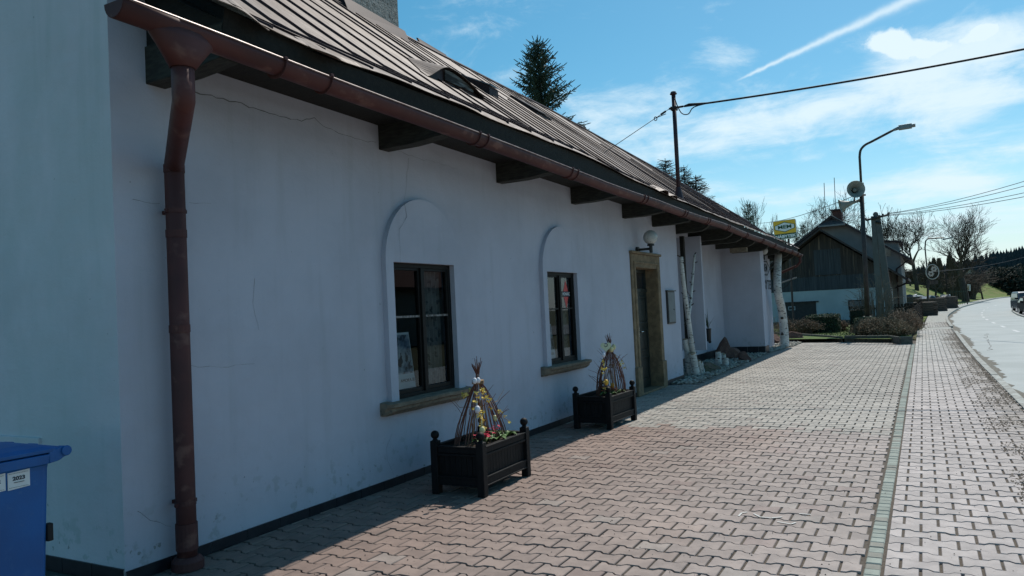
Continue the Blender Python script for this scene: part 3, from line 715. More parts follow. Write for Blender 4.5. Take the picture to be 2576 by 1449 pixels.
# chimney
ch = MB(); ca = onplane(921, 50, (TS, 0, 1), KZ+TS*KX); cb = onplane(977, 62, (TS, 0, 1), KZ+TS*KX)
cx1 = (ca.x+cb.x)/2+.02; cy0, cy1 = ca.y, cb.y-.25; cz = roofz(cx1, (cy0+cy1)/2)
cc = MB(); nz = 9; R = random.Random(3); vs = []
for i in range(nz+1):
    z = cz-.5+i*.32
    for (x, y) in ((cx1, cy0), (cx1, (cy0+cy1)/2), (cx1, cy1), (cx1-.5, cy1), (cx1-1.0, cy1), (cx1-1.0, cy0), (cx1-.5, cy0)):
        vs.append((x+R.uniform(-.015, .015), y+R.uniform(-.015, .015), z))
cc.add(vs, [(i*7+k, i*7+(k+1) % 7, (i+1)*7+(k+1) % 7, (i+1)*7+k) for i in range(nz) for k in range(7)]+[tuple(nz*7+k for k in range(7))])
cc.box((cx1-1.06, cy0-.06, cz-.5+nz*.32), (cx1+.06, cy1+.06, cz-.5+nz*.32+.12))
chim = cc.build('chimney', 'render_grey', roof)
ap = MB()
za, zb = roofz(cx1+.1, cy0), roofz(cx1+.1, cy1)
ap.prism([(cx1+.14, cy0-.16, za-.06), (cx1+.14, cy1+.12, zb-.06), (cx1+.03, cy1+.12, zb+.20), (cx1+.03, cy0-.16, za+.22)], (.015, 0, .01))
ap.prism([(cx1+.1, cy0-.03, za-.05), (cx1-.9, cy0-.03, za+.72), (cx1-.9, cy0-.03, za+1.0), (cx1+.05, cy0-.03, za+.24)], (0, -.02, 0))
ap.prism([(cx1-.1, cy0-.55, roofz(cx1-.1, cy0)+.01), (cx1+.1, cy0-.12, za+.02), (cx1-.6, cy0-.05, za+.55), (cx1-.8, cy0-.4, roofz(cx1-.8, cy0)+.02)], (0, 0, .03))
ap.build('chimney_flashing', 'roofdark', chim)
# eyebrow dormer
dA = onplane(1057, 181, (TS, 0, 1), KZ+TS*KX); dB = onplane(1231, 260, (TS, 0, 1), KZ+TS*KX)
dx = (dA.x+dB.x)/2; ya, yb = dA.y, dB.y
dm = MB(); m_ = 28; fr_, bk = [], []
def zface(u): # hood outline height above the roof at the face
    ap_ = at(1132, 164, 'X', dx+.05); pk = ap_.z-roofz(dx, ap_.y)
    c_ = (ap_.y-ya)/(yb-ya)
    t = (u/c_*.5) if u < c_ else .5+(u-c_)/(1-c_)*.5
    return max(0, pk*math.sin(math.pi*t)**1.35)
for i in range(m_+1):
    u = i/m_; y = ya+(yb-ya)*u; z0 = roofz(dx, y)+.012; hh = zface(u)
    fr_.append(Vector((dx+.07, y, roofz(dx+.07, y)+.012+hh)))
    back = hh/TS*1.7+.03
    bk.append(Vector((dx-back, y-.10*hh, roofz(dx-back, y)+.02)))
for i in range(m_):
    dm.poly([fr_[i], fr_[i+1], bk[i+1], bk[i]])
dmo = dm.build('dormer_hood', 'roof', roof, recalc=False, solid=.008)
fc = MB()
for i in range(m_):
    a_, b_ = fr_[i], fr_[i+1]
    fc.poly([(dx, a_.y, roofz(dx, a_.y)-.05), (dx, b_.y, roofz(dx, b_.y)-.05), (dx, b_.y, b_.z-.01), (dx, a_.y, a_.z-.01)])
fc.build('dormer_face', 'roofdark', dmo, recalc=False)
v_ = MB(); pa, pb = at(1127, 172, 'X', dx+.03), at(1212, 240, 'X', dx+.03)
hz_ = lambda y: zface((y-ya)/(yb-ya))
q0, q1 = ya+(yb-ya)*.30, ya+(yb-ya)*.74
v_.prism([(dx+.004, q0, roofz(dx, q0)+.03), (dx+.004, q1, roofz(dx, q1)+.03)]+[(dx+.004, q1+(q0-q1)*k/8, roofz(dx, q1+(q0-q1)*k/8)+.03+max(.04, hz_(q1+(q0-q1)*k/8)*.80-.05)) for k in range(9)], (.02, 0, 0))
v_.build('vent_board', 'ventwood', dmo)
# roof hatches
def hatch(px0, px1, hgt, depth, tilt, mt_, topm):
    a_ = onplane(*px0, (TS, 0, 1), KZ+TS*KX); b_ = onplane(*px1, (TS, 0, 1), KZ+TS*KX); x = (a_.x+b_.x)/2
    hb = MB()
    base = [(x, a_.y), (x, b_.y), (x-depth, b_.y), (x-depth, a_.y)]
    lo = [Vector((p, q, roofz(p, q)-.03)) for p, q in base]
    hi = [Vector((p, q, roofz(p, q)+(hgt if i < 2 else tilt))) for i, (p, q) in enumerate(base)]
    hb.add(lo+hi, [(0, 1, 5, 4), (1, 2, 6, 5), (2, 3, 7, 6), (3, 0, 4, 7), (4, 5, 6, 7)])
    h_ = hb.build('roof_hatch', mt_, roof)
    l = MB(); l.prism([p+Vector((.03 if i < 2 else -.03, 0, .004)) for i, p in enumerate(hi)], (0, 0, .02)); l.build('hatch_lid', topm, h_)
hatch((1218, 215), (1268, 252), .16, .55, .03, 'roofdark', 'lampgrey')
hatch((1345, 270), (1392, 294), .06, .6, .06, 'roofdark', 'slate')
b0 = onplane(1084, 117, (TS, 0, 1), KZ+TS*KX)
hb = MB(); xr = lerp_table(RXT, b0.y+.4)
hb.prism([(xr-.02, b0.y, roofpt(b0.y, 2).z-.02), (xr-.02, b0.y+.95, roofpt(b0.y+.95, 2).z-.02), (xr-.08, b0.y+.95, roofpt(b0.y+.95, 2).z+.13), (xr-.12, b0.y, roofpt(b0.y, 2).z+.20)], (-.04, 0, .01))
hb.build('ridge_vent', 'roofdark', roof)
# --- gutter
LT = [(2.4, 3.255), (3.3, 3.25), (3.63, 3.24), (5.8, 3.21), (8.0, 3.19), (10.3, 3.15), (11.3, 3.155), (16.4, 3.15), (27.3, 3.02)]
GX, GR = -3.58, .078
gt = MB(); ys = frange(2.44, 27.25, 70); vs = []; m_ = 10
def gc(y): return Vector((GX, y, lerp_table(LT, y)+.012*math.sin(y*1.3)*(.4 if y < 9 else .8)))
for y in ys:
    c = gc(y)
    for k in range(m_+1):
        t = math.pi*k/m_; vs.append((c.x+GR*math.cos(t), y, c.z-GR*1.05*math.sin(t)))
n = m_+1
gt.smooth = True
gt.add(vs, [(i*n+k, (i+1)*n+k, (i+1)*n+k+1, i*n+k+1) for i in range(len(ys)-1) for k in range(m_)])
gt.smooth = False
for yy in (2.44, 27.25):
    c = gc(yy); gt.poly([(c.x+GR*math.cos(math.pi*k/m_), yy, c.z-GR*1.05*math.sin(math.pi*k/m_)) for k in range(m_+1)])
gut = gt.build('gutter', 'gutter', shop, recalc=False, solid=.004)
lp = MB(); lp.tube([gc(y)+Vector((GR+.004, 0, .004)) for y in ys], .0065, 6); lp.build('gutter_lip', 'lip', gut)
for y in (3.78, 6.05, 8.15, 10.75, 12.9, 14.5, 16.2, 18.1, 20.1, 21.9, 23.5, 25.0, 26.2, 26.9):
    c = gc(y)
    for o_ in (-.11 if y > 5 else -.23, .11 if y > 5 else .20):
        bk_ = MB()
        ring = [(c.x+(GR+.007)*math.cos(t), y+o_*(.7 if y > 5 else 1), c.z-(GR+.007)*1.05*math.sin(t)) for t in frange(-.25, math.pi+.1, 14)]
        for p, q in zip(ring, ring[1:]):
            bk_.bar(p, q, .028 if y < 5 else .022, .004, (0, 1, 0))
        bk_.box((c.x+GR-.012, y+o_*(.7 if y > 5 else 1)-.014, c.z), (c.x+GR+.018, y+o_*(.7 if y > 5 else 1)+.014, c.z+.022))
        bk_.build('gutter_bracket', 'gutter', gut)
# downpipe: funnel, offset bend, straight pipe, collars, standpipe
hp = at(457, 100, 'X', GX); yh = hp.y
fn = MB(); fn.smooth = True
zt_ = gc(yh).z; secs = [(.21, .072, zt_-.04), (.20, .074, zt_-.085), (.15, .072, zt_-.14), (.066, .064, zt_-.24)]
vs = []; n = 20
for a_, b_, z in secs:
    for k in range(n):
        t = 2*math.pi*k/n; vs.append((GX+b_*math.cos(t), yh+a_*math.sin(t), z))
fn.add(vs, [(i*n+k, i*n+(k+1) % n, (i+1)*n+(k+1) % n, (i+1)*n+k) for i in range(3) for k in range(n)])
pb = at(456, 1447, 'Z', 0.0); PX, PY = -4.28, at(440+18, 1000, 'X', -4.28).y
dp = MB(); dp.smooth = True
p1 = Vector((GX, yh, zt_-.23)); p2 = at(457, 252, 'X', GX); p2 = Vector((GX, yh, p2.z)); p3 = at(425, 415, 'X', PX); p3 = Vector((PX, PY, p3.z))
dp.tube([p1, p2+Vector((0, 0, .03)), p2, p2+(p3-p2)*.06, p2+(p3-p2)*.94, p3, p3+Vector((0, 0, -.05)), Vector((PX, PY, .5)), Vector((PX, PY, 0))], .062, 18)
dpo = dp.build('downpipe', 'gutter', shop)
fn.build('hopper', 'gutter', dpo, recalc=False, solid=.004)
def collar(prof, q):
    k_ = MB(); k_.lathe(prof, q, 18, False); k_.build('pipe_collar', 'gutter', dpo)
for z in (p3.z-.02, p3.z-.45, 1.55): collar([(.063, -.025), (.0665, -.025), (.0665, .025), (.063, .025)], (PX, PY, z))
collar([(.063, 0), (.069, .0), (.069, .17), (.063, .17)], (PX, PY, .12))
for z in (p3.z-.30, .42):
    k_ = MB(); k_.lathe([(.062, -.014), (.0655, -.014), (.0655, .014), (.062, .014)], (PX, PY, z), 18, False)
    k_.box((WX-.02, PY-.012, z-.012), (PX-.06, PY+.012, z+.012)); k_.box((PX-.01, PY+.062, z-.010), (PX+.008, PY+.082, z+.014)); k_.box((PX-.01, PY-.078, z-.014), (PX+.008, PY-.062, z+.010)); k_.build('pipe_clamp', 'gutter', dpo)
k_ = MB(); k_.lathe([(.075, 0), (.10, 0), (.10, .05), (.092, .06), (.078, .075), (.066, .08)], (PX, PY, 0), 20, False); k_.build('standpipe', 'gutter', dpo)
tipc = gc(27.15); qe = lambda x, y: at(x, y, 'X', -3.9)
k_ = MB(); k_.tube([tipc+Vector((0, 0, -.07)), tipc+Vector((0, 0, -.22)), tipc+Vector((-.12, .02, -.36)), (XL+.02, YE-.06, tipc.z-.62), (XL+.06, YE-.06, tipc.z-.75), (XL+.06, YE-.06, .1)], .045, 10); k_.build('downpipe', 'gutter', shop)
k_ = MB(); k_.tube([at(1950, 717, 'Y', 27.0), at(2004, 698, 'Y', 27.0)], .022, 8); k_.build('pale_rod', 'lampgrey', shop)
k_ = MB(); k_.tube([at(x, y, 'Y', 26.9) for x, y in ((2000, 648), (1998, 672), (1992, 700), (1982, 717), (1968, 727), (1958, 729))], .010, 5); k_.build('loose_cable', 'wire', shop)
# lettering on the far wall
lt = MB(); xw = XL+.007
puttext(lt, 'NÁBYTEK', .42, (xw, 25.05, 2.02), (0, 1, 0), (0, 0, 1), 1.25, .002, .004)
hexp = [(24.2, 2.58), (24.75, 2.78), (25.4, 2.78), (25.9, 2.58), (25.4, 2.35), (24.75, 2.35)]
for (a, b), (c, d) in zip(hexp, hexp[1:]+hexp[:1]):
    lt.bar((xw+.002, a, b), (xw+.002, c, d), .035, .004, (1, 0, 0))
puttext(lt, 'MEM', .34, (xw, 25.07, 2.565), (0, 1, 0), (0, 0, 1), 1.1, .002, .004)
lt.build('wall_lettering', 'ink', shop)
# --- wall lamps, cabinets
def wall_lamp(loc, label, first=None):
    x, y, z = loc
    if first: return dup(first, loc=loc, label=label)
    t = thing('wall_lamp', loc, label, 'wall lamp', 'globe lamps on the white wall')
    a = MB(); a.smooth = True; a.ball((x+.27, y, z), .125, 20); a.build('globe', 'globe', t)
    b = MB(); b.lathe([(.062, 0), (.062, .03)], (x+.27, y, z-.15), 16); b.tube([(x+.27, y, z-.15), (x+.27, y, z-.27)], .030, 10); b.tube([(x+.27, y, z-.20), (x+.03, y, z-.20)], .022, 10)
    b.tube([(x+.05, y, z-.20), (x+.001, y, z-.20)], .052, 12); b.build('bracket', 'ironblack', t)
    return t
l1 = at(1636, 597, 'X', WX+.27)
lampo = wall_lamp((WX, l1.y, l1.z), 'white globe lamp on black bracket above the stone framed door')
l2 = at(1921, 631, 'X', XL+.27); wall_lamp((XL, l2.y, l2.z), 'half hidden globe lamp on the far wall above the lettering', lampo)
c0 = at(1674, 733, 'X', WX); c1 = at(1697, 813, 'X', WX)
t = thing('meter_cabinet', (WX, c0.y, c1.z), 'tall grey metal meter cabinet on the white wall right of the door', 'cabinet')
k_ = MB(); k_.box((WX-.02, c0.y, c1.z), (WX+.03, c1.y, c0.z)); k_.box((WX+.001, c0.y-.02, c0.z), (WX+.05, c1.y+.06, c0.z+.02)); k_.build('housing', 'ironblack', t)
k_ = MB(); k_.box((WX+.0305, c0.y+.03, c1.z+.03), (WX+.042, c1.y-.02, c0.z-.02)); dd = k_.build('door', 'cabinet', t, bevel=.003)
k_ = MB(); k_.box((WX+.043, c1.y-.16, (c0.z+c1.z)/2-.05), (WX+.05, c1.y-.09, (c0.z+c1.z)/2-.03)); k_.build('latch', 'ironblack', dd)
t = thing('meter_box', (-6, Y0, .3), 'pale flush meter box door on the end wall behind the blue bin', 'cabinet')
e0 = at(104, 1101, 'Y', Y0)
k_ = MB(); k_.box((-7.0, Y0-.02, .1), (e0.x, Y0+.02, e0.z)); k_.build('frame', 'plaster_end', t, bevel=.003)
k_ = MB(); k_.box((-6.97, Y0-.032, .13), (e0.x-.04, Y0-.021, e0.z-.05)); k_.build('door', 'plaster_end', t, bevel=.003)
# ------------------------------------------------------------------ ground, paving, road
g = MB(); g.poly([(-1500, -300, -.16), (1500, -300, -.16), (1500, 2500, -.16), (-1500, 2500, -.16)]); tag(g.build('ground', 'earth'), kind='structure')
KERB = [(1.10, -3), (1.06, 4), (1.05, 11.5), (.93, 19.6), (.93, 26), (.96, 34), (.94, 40.3), (1.0, 48), (1.19, 55.6), (1.6, 62.5), (2.35, 74), (3.29, 85.6), (5.5, 105), (9.9, 143), (14, 165), (22, 190), (40, 225), (80, 270)]
WALKL = [(-.27, -3), (-.27, 26), (-.2, 34), (-.08, 38), (.05, 46), (.15, 53), (.45, 66), (1.25, 75.5), (2.75, 91), (4.7, 108.2), (8.3, 139), (12.5, 162), (20.5, 189), (38.5, 225.5), (79, 272)]
RIGHT = [(5.2, -3), (5.0, 20), (4.8, 40), (4.77, 50), (4.85, 54), (5.4, 64), (6.3, 72.6), (7.6, 86), (10, 105), (14, 140), (18, 162), (26, 187), (44, 222), (84, 265)]
def xk(tab, y): return lerp_table([(b, a) for a, b in tab], y)
def spline(tab, step=1.5):
    out_ = []; y = tab[0][1]
    while y < tab[-1][1]:
        out_.append((xk(tab, y)*.5+.25*xk(tab, y-3)+.25*xk(tab, y+3), y)); y += step if y < 100 else 4
    return out_
KS = spline(KERB)
def strip(tabl, tabr, z, name, m_, lo, hi, step=2.0):
    b = MB(); y = lo; prev = None
    while y <= hi+.01:
        l, r = tabl(y), tabr(y)
        if prev: b.poly([(prev[0], prev[2], z), (prev[1], prev[2], z), (r, y, z), (l, y, z)])
        prev = (l, r, y); y += step
    return b.build(name, m_, None, recalc=False)
KT = [(b, a) for a, b in KS]
kx = lambda y: lerp_table(KT, y)
wlx = lambda y: xk(WALKL, y)
RT = [(b, a) for a, b in spline(RIGHT)]
rx_ = lambda y: lerp_table(RT, y)
tag(strip(lambda y: kx(y)+.11, rx_, -.10, 'road', 'asphalt', -2, 262), kind='structure')
tag(strip(lambda y: rx_(y)+.12, lambda y: 26, -.085, 'layby', 'asphaltdark', 46, 80), kind='structure')
# grit band swept against the kerb on both sides of it
gb = MB(); R = random.Random(21)
def gritband(f0, f1, z, lo, hi, step=.25):
    y = lo; prev = None
    while y < hi:
        a_, b_ = f0(y)+R.uniform(-.02, .02), f1(y)+R.uniform(-.07, .07)
        if prev: gb.poly([(prev[0], prev[2], z), (prev[1], prev[2], z), (b_, y, z), (a_, y, z)])
        prev = (a_, b_, y); y += step
gritband(lambda y: kx(y)+.115, lambda y: kx(y)+.30+.07*math.sin(y*.7), -.096, 3, 75)
tag(gb.build('road_grit', 'grit', recalc=False), kind='structure')
rc = MB(); RR = random.Random(17)
for (xa, ya, xb, yb) in ((1.6, 14, 2.6, 22), (1.5, 24, 2.0, 33)):
    n = 26; pts = [Vector((xa+(xb-xa)*k/n+RR.gauss(0, .05), ya+(yb-ya)*k/n+RR.gauss(0, .06), -.096)) for k in range(n+1)]
    for p, q in zip(pts, pts[1:]): rc.bar(p, q, .009*RR.uniform(.5, 1.4), .002)
tag(rc.build('road_crack', 'joint'), kind='structure')
kb = MB()
def kerbrun(f, lo, hi, wdt, z0, z1, unit=1.0):
    y = lo
    while y < hi:
        e = min(hi, y+unit-.008); dz = R.uniform(-.006, .006)
        a_, b_ = f(y), f(e)
        kb.prism([(a_, y, z0), (a_+wdt, y, z0), (b_+wdt, e, z0), (b_, e, z0)], (0, 0, z1-z0+dz)); y += unit
kerbrun(kx, -2, 33.5, .11, -.15, .022); kerbrun(kx, 33.5, 38, .11, -.15, -.07); kerbrun(kx, 38, 240, .12, -.15, .03, 2.0)
kerbrun(lambda y: rx_(y), 46, 76, .12, -.15, -.02, 2.0)
tag(kb.build('kerb', 'kerb', bevel=.008), kind='structure')
ln = MB()
for i, p in enumerate([(2060,880),(1875,818),(1745,765),(1650,720),(1600,685),(1577,655),(1580,622),(1605,585),(1660,553),(1770,520)]):
    a = at((3400+p[0]/3.623)/1.5528, (1050+p[1]/3.623)/1.5528, 'Z', -.1)
    nx = [(2060,880),(1875,818),(1745,765),(1650,720),(1600,685),(1577,655),(1580,622),(1605,585),(1660,553),(1770,520),(1900,490)][i+1]
    b_ = at((3400+nx[0]/3.623)/1.5528, (1050+nx[1]/3.623)/1.5528, 'Z', -.1); d = (b_-a).normalized(); s_ = Vector((d.y, -d.x, 0))*.06
    p0, p1 = a-d*.85, a+d*.85
    ln.poly([Vector((q.x, q.y, -.096)) for q in (p0-s_, p0+s_, p1+s_, p1-s_)])
tag(ln.build('road_marking', 'line', recalc=False), kind='structure')
# base under the pavers
bs = MB(); bs.poly([(x, y, -.0105) for x, y in ((-9, -4), (1.07, -4), (1.04, 12), (.95, 20), (.95, 27.2), (-6.5, 31.5), (-9, 31.5))])
tag(bs.build('paving_bed', 'joint', recalc=False), kind='structure')
strip(wlx, lambda y: kx(y)+.02, -.0105, 'pavement_bed', 'joint', 27, 262)['kind'] = 'structure'
# pavers: wavy double-T stones, every stone a solid with open joints
PL, PW = .203, .160
def wave(u):
    u = u % 1.0
    if u < .17 or u > .83: return 1.0
    if u < .31: return 1-2*(u-.17)/.14
    if u < .69: return -1.0
    return -1+2*(u-.69)/.14
UC = [0, .17, .31, .69, .83, 1.0]
def pavers(mb, x0, x1, ya, yb, colf, inside=None, amp=.0145, gap=.0060):
    r = int(math.floor(ya/PW))
    while r*PW < yb:
        off = .5*(r % 2)*PL; i = int(math.floor((x0-off)/PL))-1
        while True:
            xa = i*PL+off; i += 1
            if xa > x1: break
            if xa+PL < x0: continue
            ca, cb = max(xa, x0), min(xa+PL, x1)
            if cb-ca < .02: continue
            if inside and not inside((ca+cb)/2, (r+.5)*PW): continue
            us = [u for u in UC if ca+.004 < xa+u*PL < cb-.004]
            xs_ = [ca+gap*1.25]+[xa+u*PL for u in us]+[cb-gap*1.25]
            z = R.uniform(-.003, .003)+.012*(vnoise(xa, r*PW, .9, 7)-.5); tx = R.uniform(-.008, .008); ty = R.uniform(-.008, .008); cx_, cy_ = (ca+cb)/2, (r+.5)*PW
            low = [(x, r*PW-amp*wave((x-xa)/PL)+gap+R.uniform(-.0012, .0016)) for x in xs_]
            upp = [(x, (r+1)*PW+amp*wave((x-xa)/PL)-gap+R.uniform(-.0016, .0012)) for x in reversed(xs_)]
            pts = low+upp; n = len(pts); k = .007
            def Z(x, y): return z+(x-cx_)*tx+(y-cy_)*ty
            top = [(x+(cx_-x)*k*5, y+(cy_-y)*k*5, Z(x, y)) for x, y in pts]
            mid = [(x, y, Z(x, y)-.005) for x, y in pts]
            bot = [(x, y, -.04) for x, y in pts]
            mb.ct = colf(cx_, cy_)
            h = len(xs_)
            fs = [(j, (j+1), 2*h-2-j, 2*h-1-j) for j in range(h-1)]
            fs += [(n+j, n+(j+1) % n, (j+1) % n, j) for j in range(n)]+[(2*n+j, 2*n+(j+1) % n, n+(j+1) % n, n+j) for j in range(n)]
            mb.add(top+mid+bot, fs)
        r += 1
RED, GREY = (.56, .47, .425), (.58, .535, .47)
def col_plaza(x, y):
    t = min(1, max(0, (y-9.15)/.5)); t = t if t in (0, 1) else (1 if R.random() < t else 0)
    a, b = RED, GREY
    c = [p*(1-t)+q*t for p, q in zip(a, b)]
    f = R.uniform(.90, 1.06)*(.84+.22*vnoise(x, y, 1.3)+.12*vnoise(x, y, .35, 8)); w_ = vnoise(x, y, .8, 3)
    if R.random() < .05: f *= .86; c[0] *= 1.06
    p_ = min(1, max(0, (-.6-x)/2.6)); c = [q*(1-p_)+q*k*p_ for q, k in zip(c, (.74, .645, .60))] if t == 0 else c  # paler right side stands for sun glare, put into the paver tint
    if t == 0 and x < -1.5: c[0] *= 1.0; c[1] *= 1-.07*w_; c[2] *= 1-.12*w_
    if R.random() < .03: c = [q*.6+.22*k for q, k in zip(c, (1.1, 1.0, .9))]
    return tuple(q*f for q in c)
def col_walk(x, y):
    c = [.70, .62, .585]; t = min(1, max(0, (y-12)/14))
    c = [p*(1-t)+q*t for p, q in zip(c, (.72, .69, .63))]
    f = R.uniform(.88, 1.1)*(.93+.14*vnoise(x, y, 1.1, 5)); e = max(0, x-(kx(y)-.50))/.5
    e = min(1, e*1.3)*(.35+.65*vnoise(x*3, y*.8, 2, 9))
    c = [q*(1-e)+k*e for q, k in zip(c, (.40, .34, .28))]
    return tuple(q*f for q in c)
BED = [(-4.5, 14.25), (-3.92, 14.4), (-3.93, 17), (-3.98, 20), (-4.05, 22.6), (-5.3, 22.6), (-5.3, 15.25), (-4.5, 15.25)]
def inpoly(x, y, P):
    c = False
    for (a, b), (d, e) in zip(P, P[1:]+P[:1]):
        if (b > y) != (e > y) and x < (d-a)*(y-b)/(e-b)+a: c = not c
    return c
BED2 = [(-4.5, 23.1), (-4.0, 23.3), (-3.85, 25), (-3.75, 27.5), (-4.0, 28.6), (-4.6, 28.6)]
pv = MB()
xl_edge = lambda y: WX+.02 if y < Y1 or y > 27.3 else -4.5
EDGEY = lambda x: 26.0 if x > -.95 else (27.1+(-1-x)*.35 if x > -2.7 else 28.3+(-2.7-x)*1.7)
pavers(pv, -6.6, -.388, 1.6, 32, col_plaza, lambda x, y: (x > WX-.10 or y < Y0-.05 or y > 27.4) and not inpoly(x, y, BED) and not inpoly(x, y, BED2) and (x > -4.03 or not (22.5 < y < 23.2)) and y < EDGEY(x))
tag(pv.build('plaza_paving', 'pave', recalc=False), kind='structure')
pv = MB()
pavers(pv, -.288, 1.05, 2.0, 44, col_walk, lambda x, y: x < kx(y)-.02 and x > wlx(y)-.02 and not (35.6 < y < 37.8))
tag(pv.build('pavement', 'pave', recalc=False), kind='structure')
strip(lambda y: wlx(y), lambda y: kx(y)+.01, -.003, 'far_pavement', 'kerb', 44, 262)['kind'] = 'structure'
cr_ = MB(); cr_.poly([(wlx(35.6), 35.6, -.004), (kx(35.6), 35.6, -.004), (kx(37.8), 37.8, -.004), (wlx(37.8), 37.8, -.004)])
for y in (35.62, 37.75): cr_.box((wlx(y)-.05, y-.05, -.02), (kx(y)+.02, y+.05, .001))
tag(cr_.build('driveway_crossing', 'kerb'), kind='structure')
cb = MB(); y = 2.6
while y < 26:
    f = R.uniform(.88, 1.1); cb.ct = (.52*f, .57*f, .50*f) if R.random() < .85 else (.45*f, .44*f, .38*f)
    L = .102+R.uniform(-.006, .006); wob = .008*math.sin(y*.9); z = R.uniform(-.003, .003)
    a, b, c, d = -.380+wob*.4, -.297+wob*.4, y+.003, y+L-.003
    t = [(a+.006, c+.006, z), (b-.006, c+.006, z), (b-.006, d-.006, z), (a+.006, d-.006, z)]; m2 = [(a, c, z-.006), (b, c, z-.006), (b, d, z-.006), (a, d, z-.006)]; bt = [(p, q, -.04) for p, q, _ in m2]
    cb.add(t+m2+bt, [(0, 1, 2, 3)]+[(4+j, 4+(j+1) % 4, (j+1) % 4, j) for j in range(4)]+[(8+j, 8+(j+1) % 4, 4+(j+1) % 4, 4+j) for j in range(4)]); y += L
tag(cb.build('cobble_strip', 'cobble', recalc=False), kind='structure')
# loose grit, seeds and chips on the paving; swept sand along the kerb
lt_ = MB()
for _ in range(1500):
    y = 3+24*R.random()**1.6; x = R.uniform(-3.4, .9); sz = R.uniform(.003, .008)
    lt_.ct = R.choice([(.35, .33, .3), (.7, .7, .68), (.12, .1, .08), (.2, .16, .12)])
    a = R.uniform(0, 6.28); q = [(x+sz*math.cos(a+k*2.1)*R.uniform(.6, 1.2), y+sz*math.sin(a+k*2.1), .003) for k in range(3)]
    lt_.add(q+[(x, y, .003+sz*.8)], [(0, 1, 3), (1, 2, 3), (2, 0, 3)])
for _ in range(15000):
    y = 5+27*R.random()**1.3; e = R.random()**1.7*.5; x = kx(y)-.02-e; sz = R.uniform(.004, .014)
    if vnoise(x*3, y*.8, 2, 9) < .25+e*.5: continue
    f = R.uniform(.7, 1.2); lt_.ct = (.42*f, .35*f, .28*f)
    a = R.uniform(0, 6.28); q = [(x+sz*math.cos(a+k*2.1), y+sz*1.6*math.sin(a+k*2.1), .002) for k in range(3)]
    lt_.add(q+[(x, y, .002+sz*.5)], [(0, 1, 3), (1, 2, 3), (2, 0, 3)])
tag(lt_.build('loose_grit', 'gravel', recalc=False), kind='stuff')
# chalk scrawl on the pavers
ck = MB()
for pl_ in ([(1858,1298),(1866,1290),(1880,1288)], [(1896,1292),(1912,1300),(1940,1303),(1968,1300)], [(1955,1312),(1990,1318),(2002,1314)], [(2010,1292),(2040,1294)]):
    P3 = [at(a, b, 'Z', .004) for a, b in pl_]
    for p, q in zip(P3, P3[1:]): ck.bar(p, q, .014, .001)
tag(ck.build('chalk_mark', 'chalk'), 'faint pale chalk scrawl on the red pavers', 'chalk mark')
# gravel beds
def pebbles(poly, n, seed, lo=.018, hi=.045, bright=1.0):
    R = random.Random(seed); b = MB(); xs = [p[0] for p in poly]; ys = [p[1] for p in poly]; c = 0
    b.ct = (.35, .33, .3); b.poly([(p[0], p[1], -.006) for p in poly])
    while c < n:
        x, y = R.uniform(min(xs), max(xs)), R.uniform(min(ys), max(ys))
        if not inpoly(x, y, poly): continue
        c += 1; r = R.uniform(lo, hi); f = R.uniform(.6, 1.5)*bright; b.ct = (f*R.uniform(.95, 1.05), f, f*R.uniform(.88, 1.0))
        mt = Matrix.Rotation(R.uniform(0, 6.28), 3, 'Z') @ Matrix.Rotation(R.uniform(-.5, .5), 3, 'X')
        vs = [mt @ Vector((px*r*1.2, py*r*.85, pz*r*.6)) + Vector((x, y, .01+R.uniform(0, .03))) for px, py, pz in ((1,0,0),(-1,0,0),(0,1,0),(0,-1,0),(0,0,1),(0,0,-1),(.6,.6,.5),(-.6,.6,.5),(-.6,-.6,.5),(.6,-.6,.5))]
        b.add(vs, [(0,6,9),(2,7,6),(1,8,7),(3,9,8),(4,6,7),(4,7,8),(4,8,9),(4,9,6),(0,2,6),(2,1,7),(1,3,8),(3,0,9),(0,5,2),(2,5,1),(1,5,3),(3,5,0)])
    return tag(b.build('gravel', 'gravel', recalc=True), kind='stuff')
pebbles(BED, 2300, 4); pebbles(BED2, 800, 5)
# ------------------------------------------------------------------ blue bin
bx, by = -4.0, 1.79
t = thing('wheelie_bin', (bx-.26, by+.25, 0), 'blue plastic wheelie bin with white year stickers in front of the end wall', 'rubbish bin')
bh = .93
b = MB(); b.smooth = False
def ringrect(x0, x1, y0, y1, z, r=.04, n=4):
    o = []
    for cx_, cy_, a0 in ((x1-r, y1-r, 0), (x0+r, y1-r, 90), (x0+r, y0+r, 180), (x1-r, y0+r, 270)):
        for k in range(n+1):
            a = math.radians(a0+90*k/n); o.append((cx_+r*math.cos(a), cy_+r*math.sin(a), z))
    return o
def loft(mb, rings, cap=True):
    n = len(rings[0]); vs = [p for r in rings for p in r]
    fs = [(i*n+k, i*n+(k+1) % n, (i+1)*n+(k+1) % n, (i+1)*n+k) for i in range(len(rings)-1) for k in range(n)]
    if cap: fs += [tuple(range(n-1, -1, -1)), tuple((len(rings)-1)*n+k for k in range(n))]
    mb.add(vs, fs)
rg = []
for z, k in ((.03, .035), (.10, .03), (.865, .0), (.885, -.004)):
    rg.append(ringrect(bx-.50+k, bx-k, by+k*1.2, by+.50-k*.6, z))
rg.append(ringrect(bx-.50, bx, by, by+.5, .89)); rg.append(ringrect(bx-.525, bx+.025, by-.03, by+.515, .893)); rg.append(ringrect(bx-.53, bx+.03, by-.035, by+.52, .94)); rg.append(ringrect(bx-.515, bx+.015, by-.02, by+.51, .943))
loft(b, rg); bd = b.build('body', 'binblue', t, bevel=.004)
b = MB()
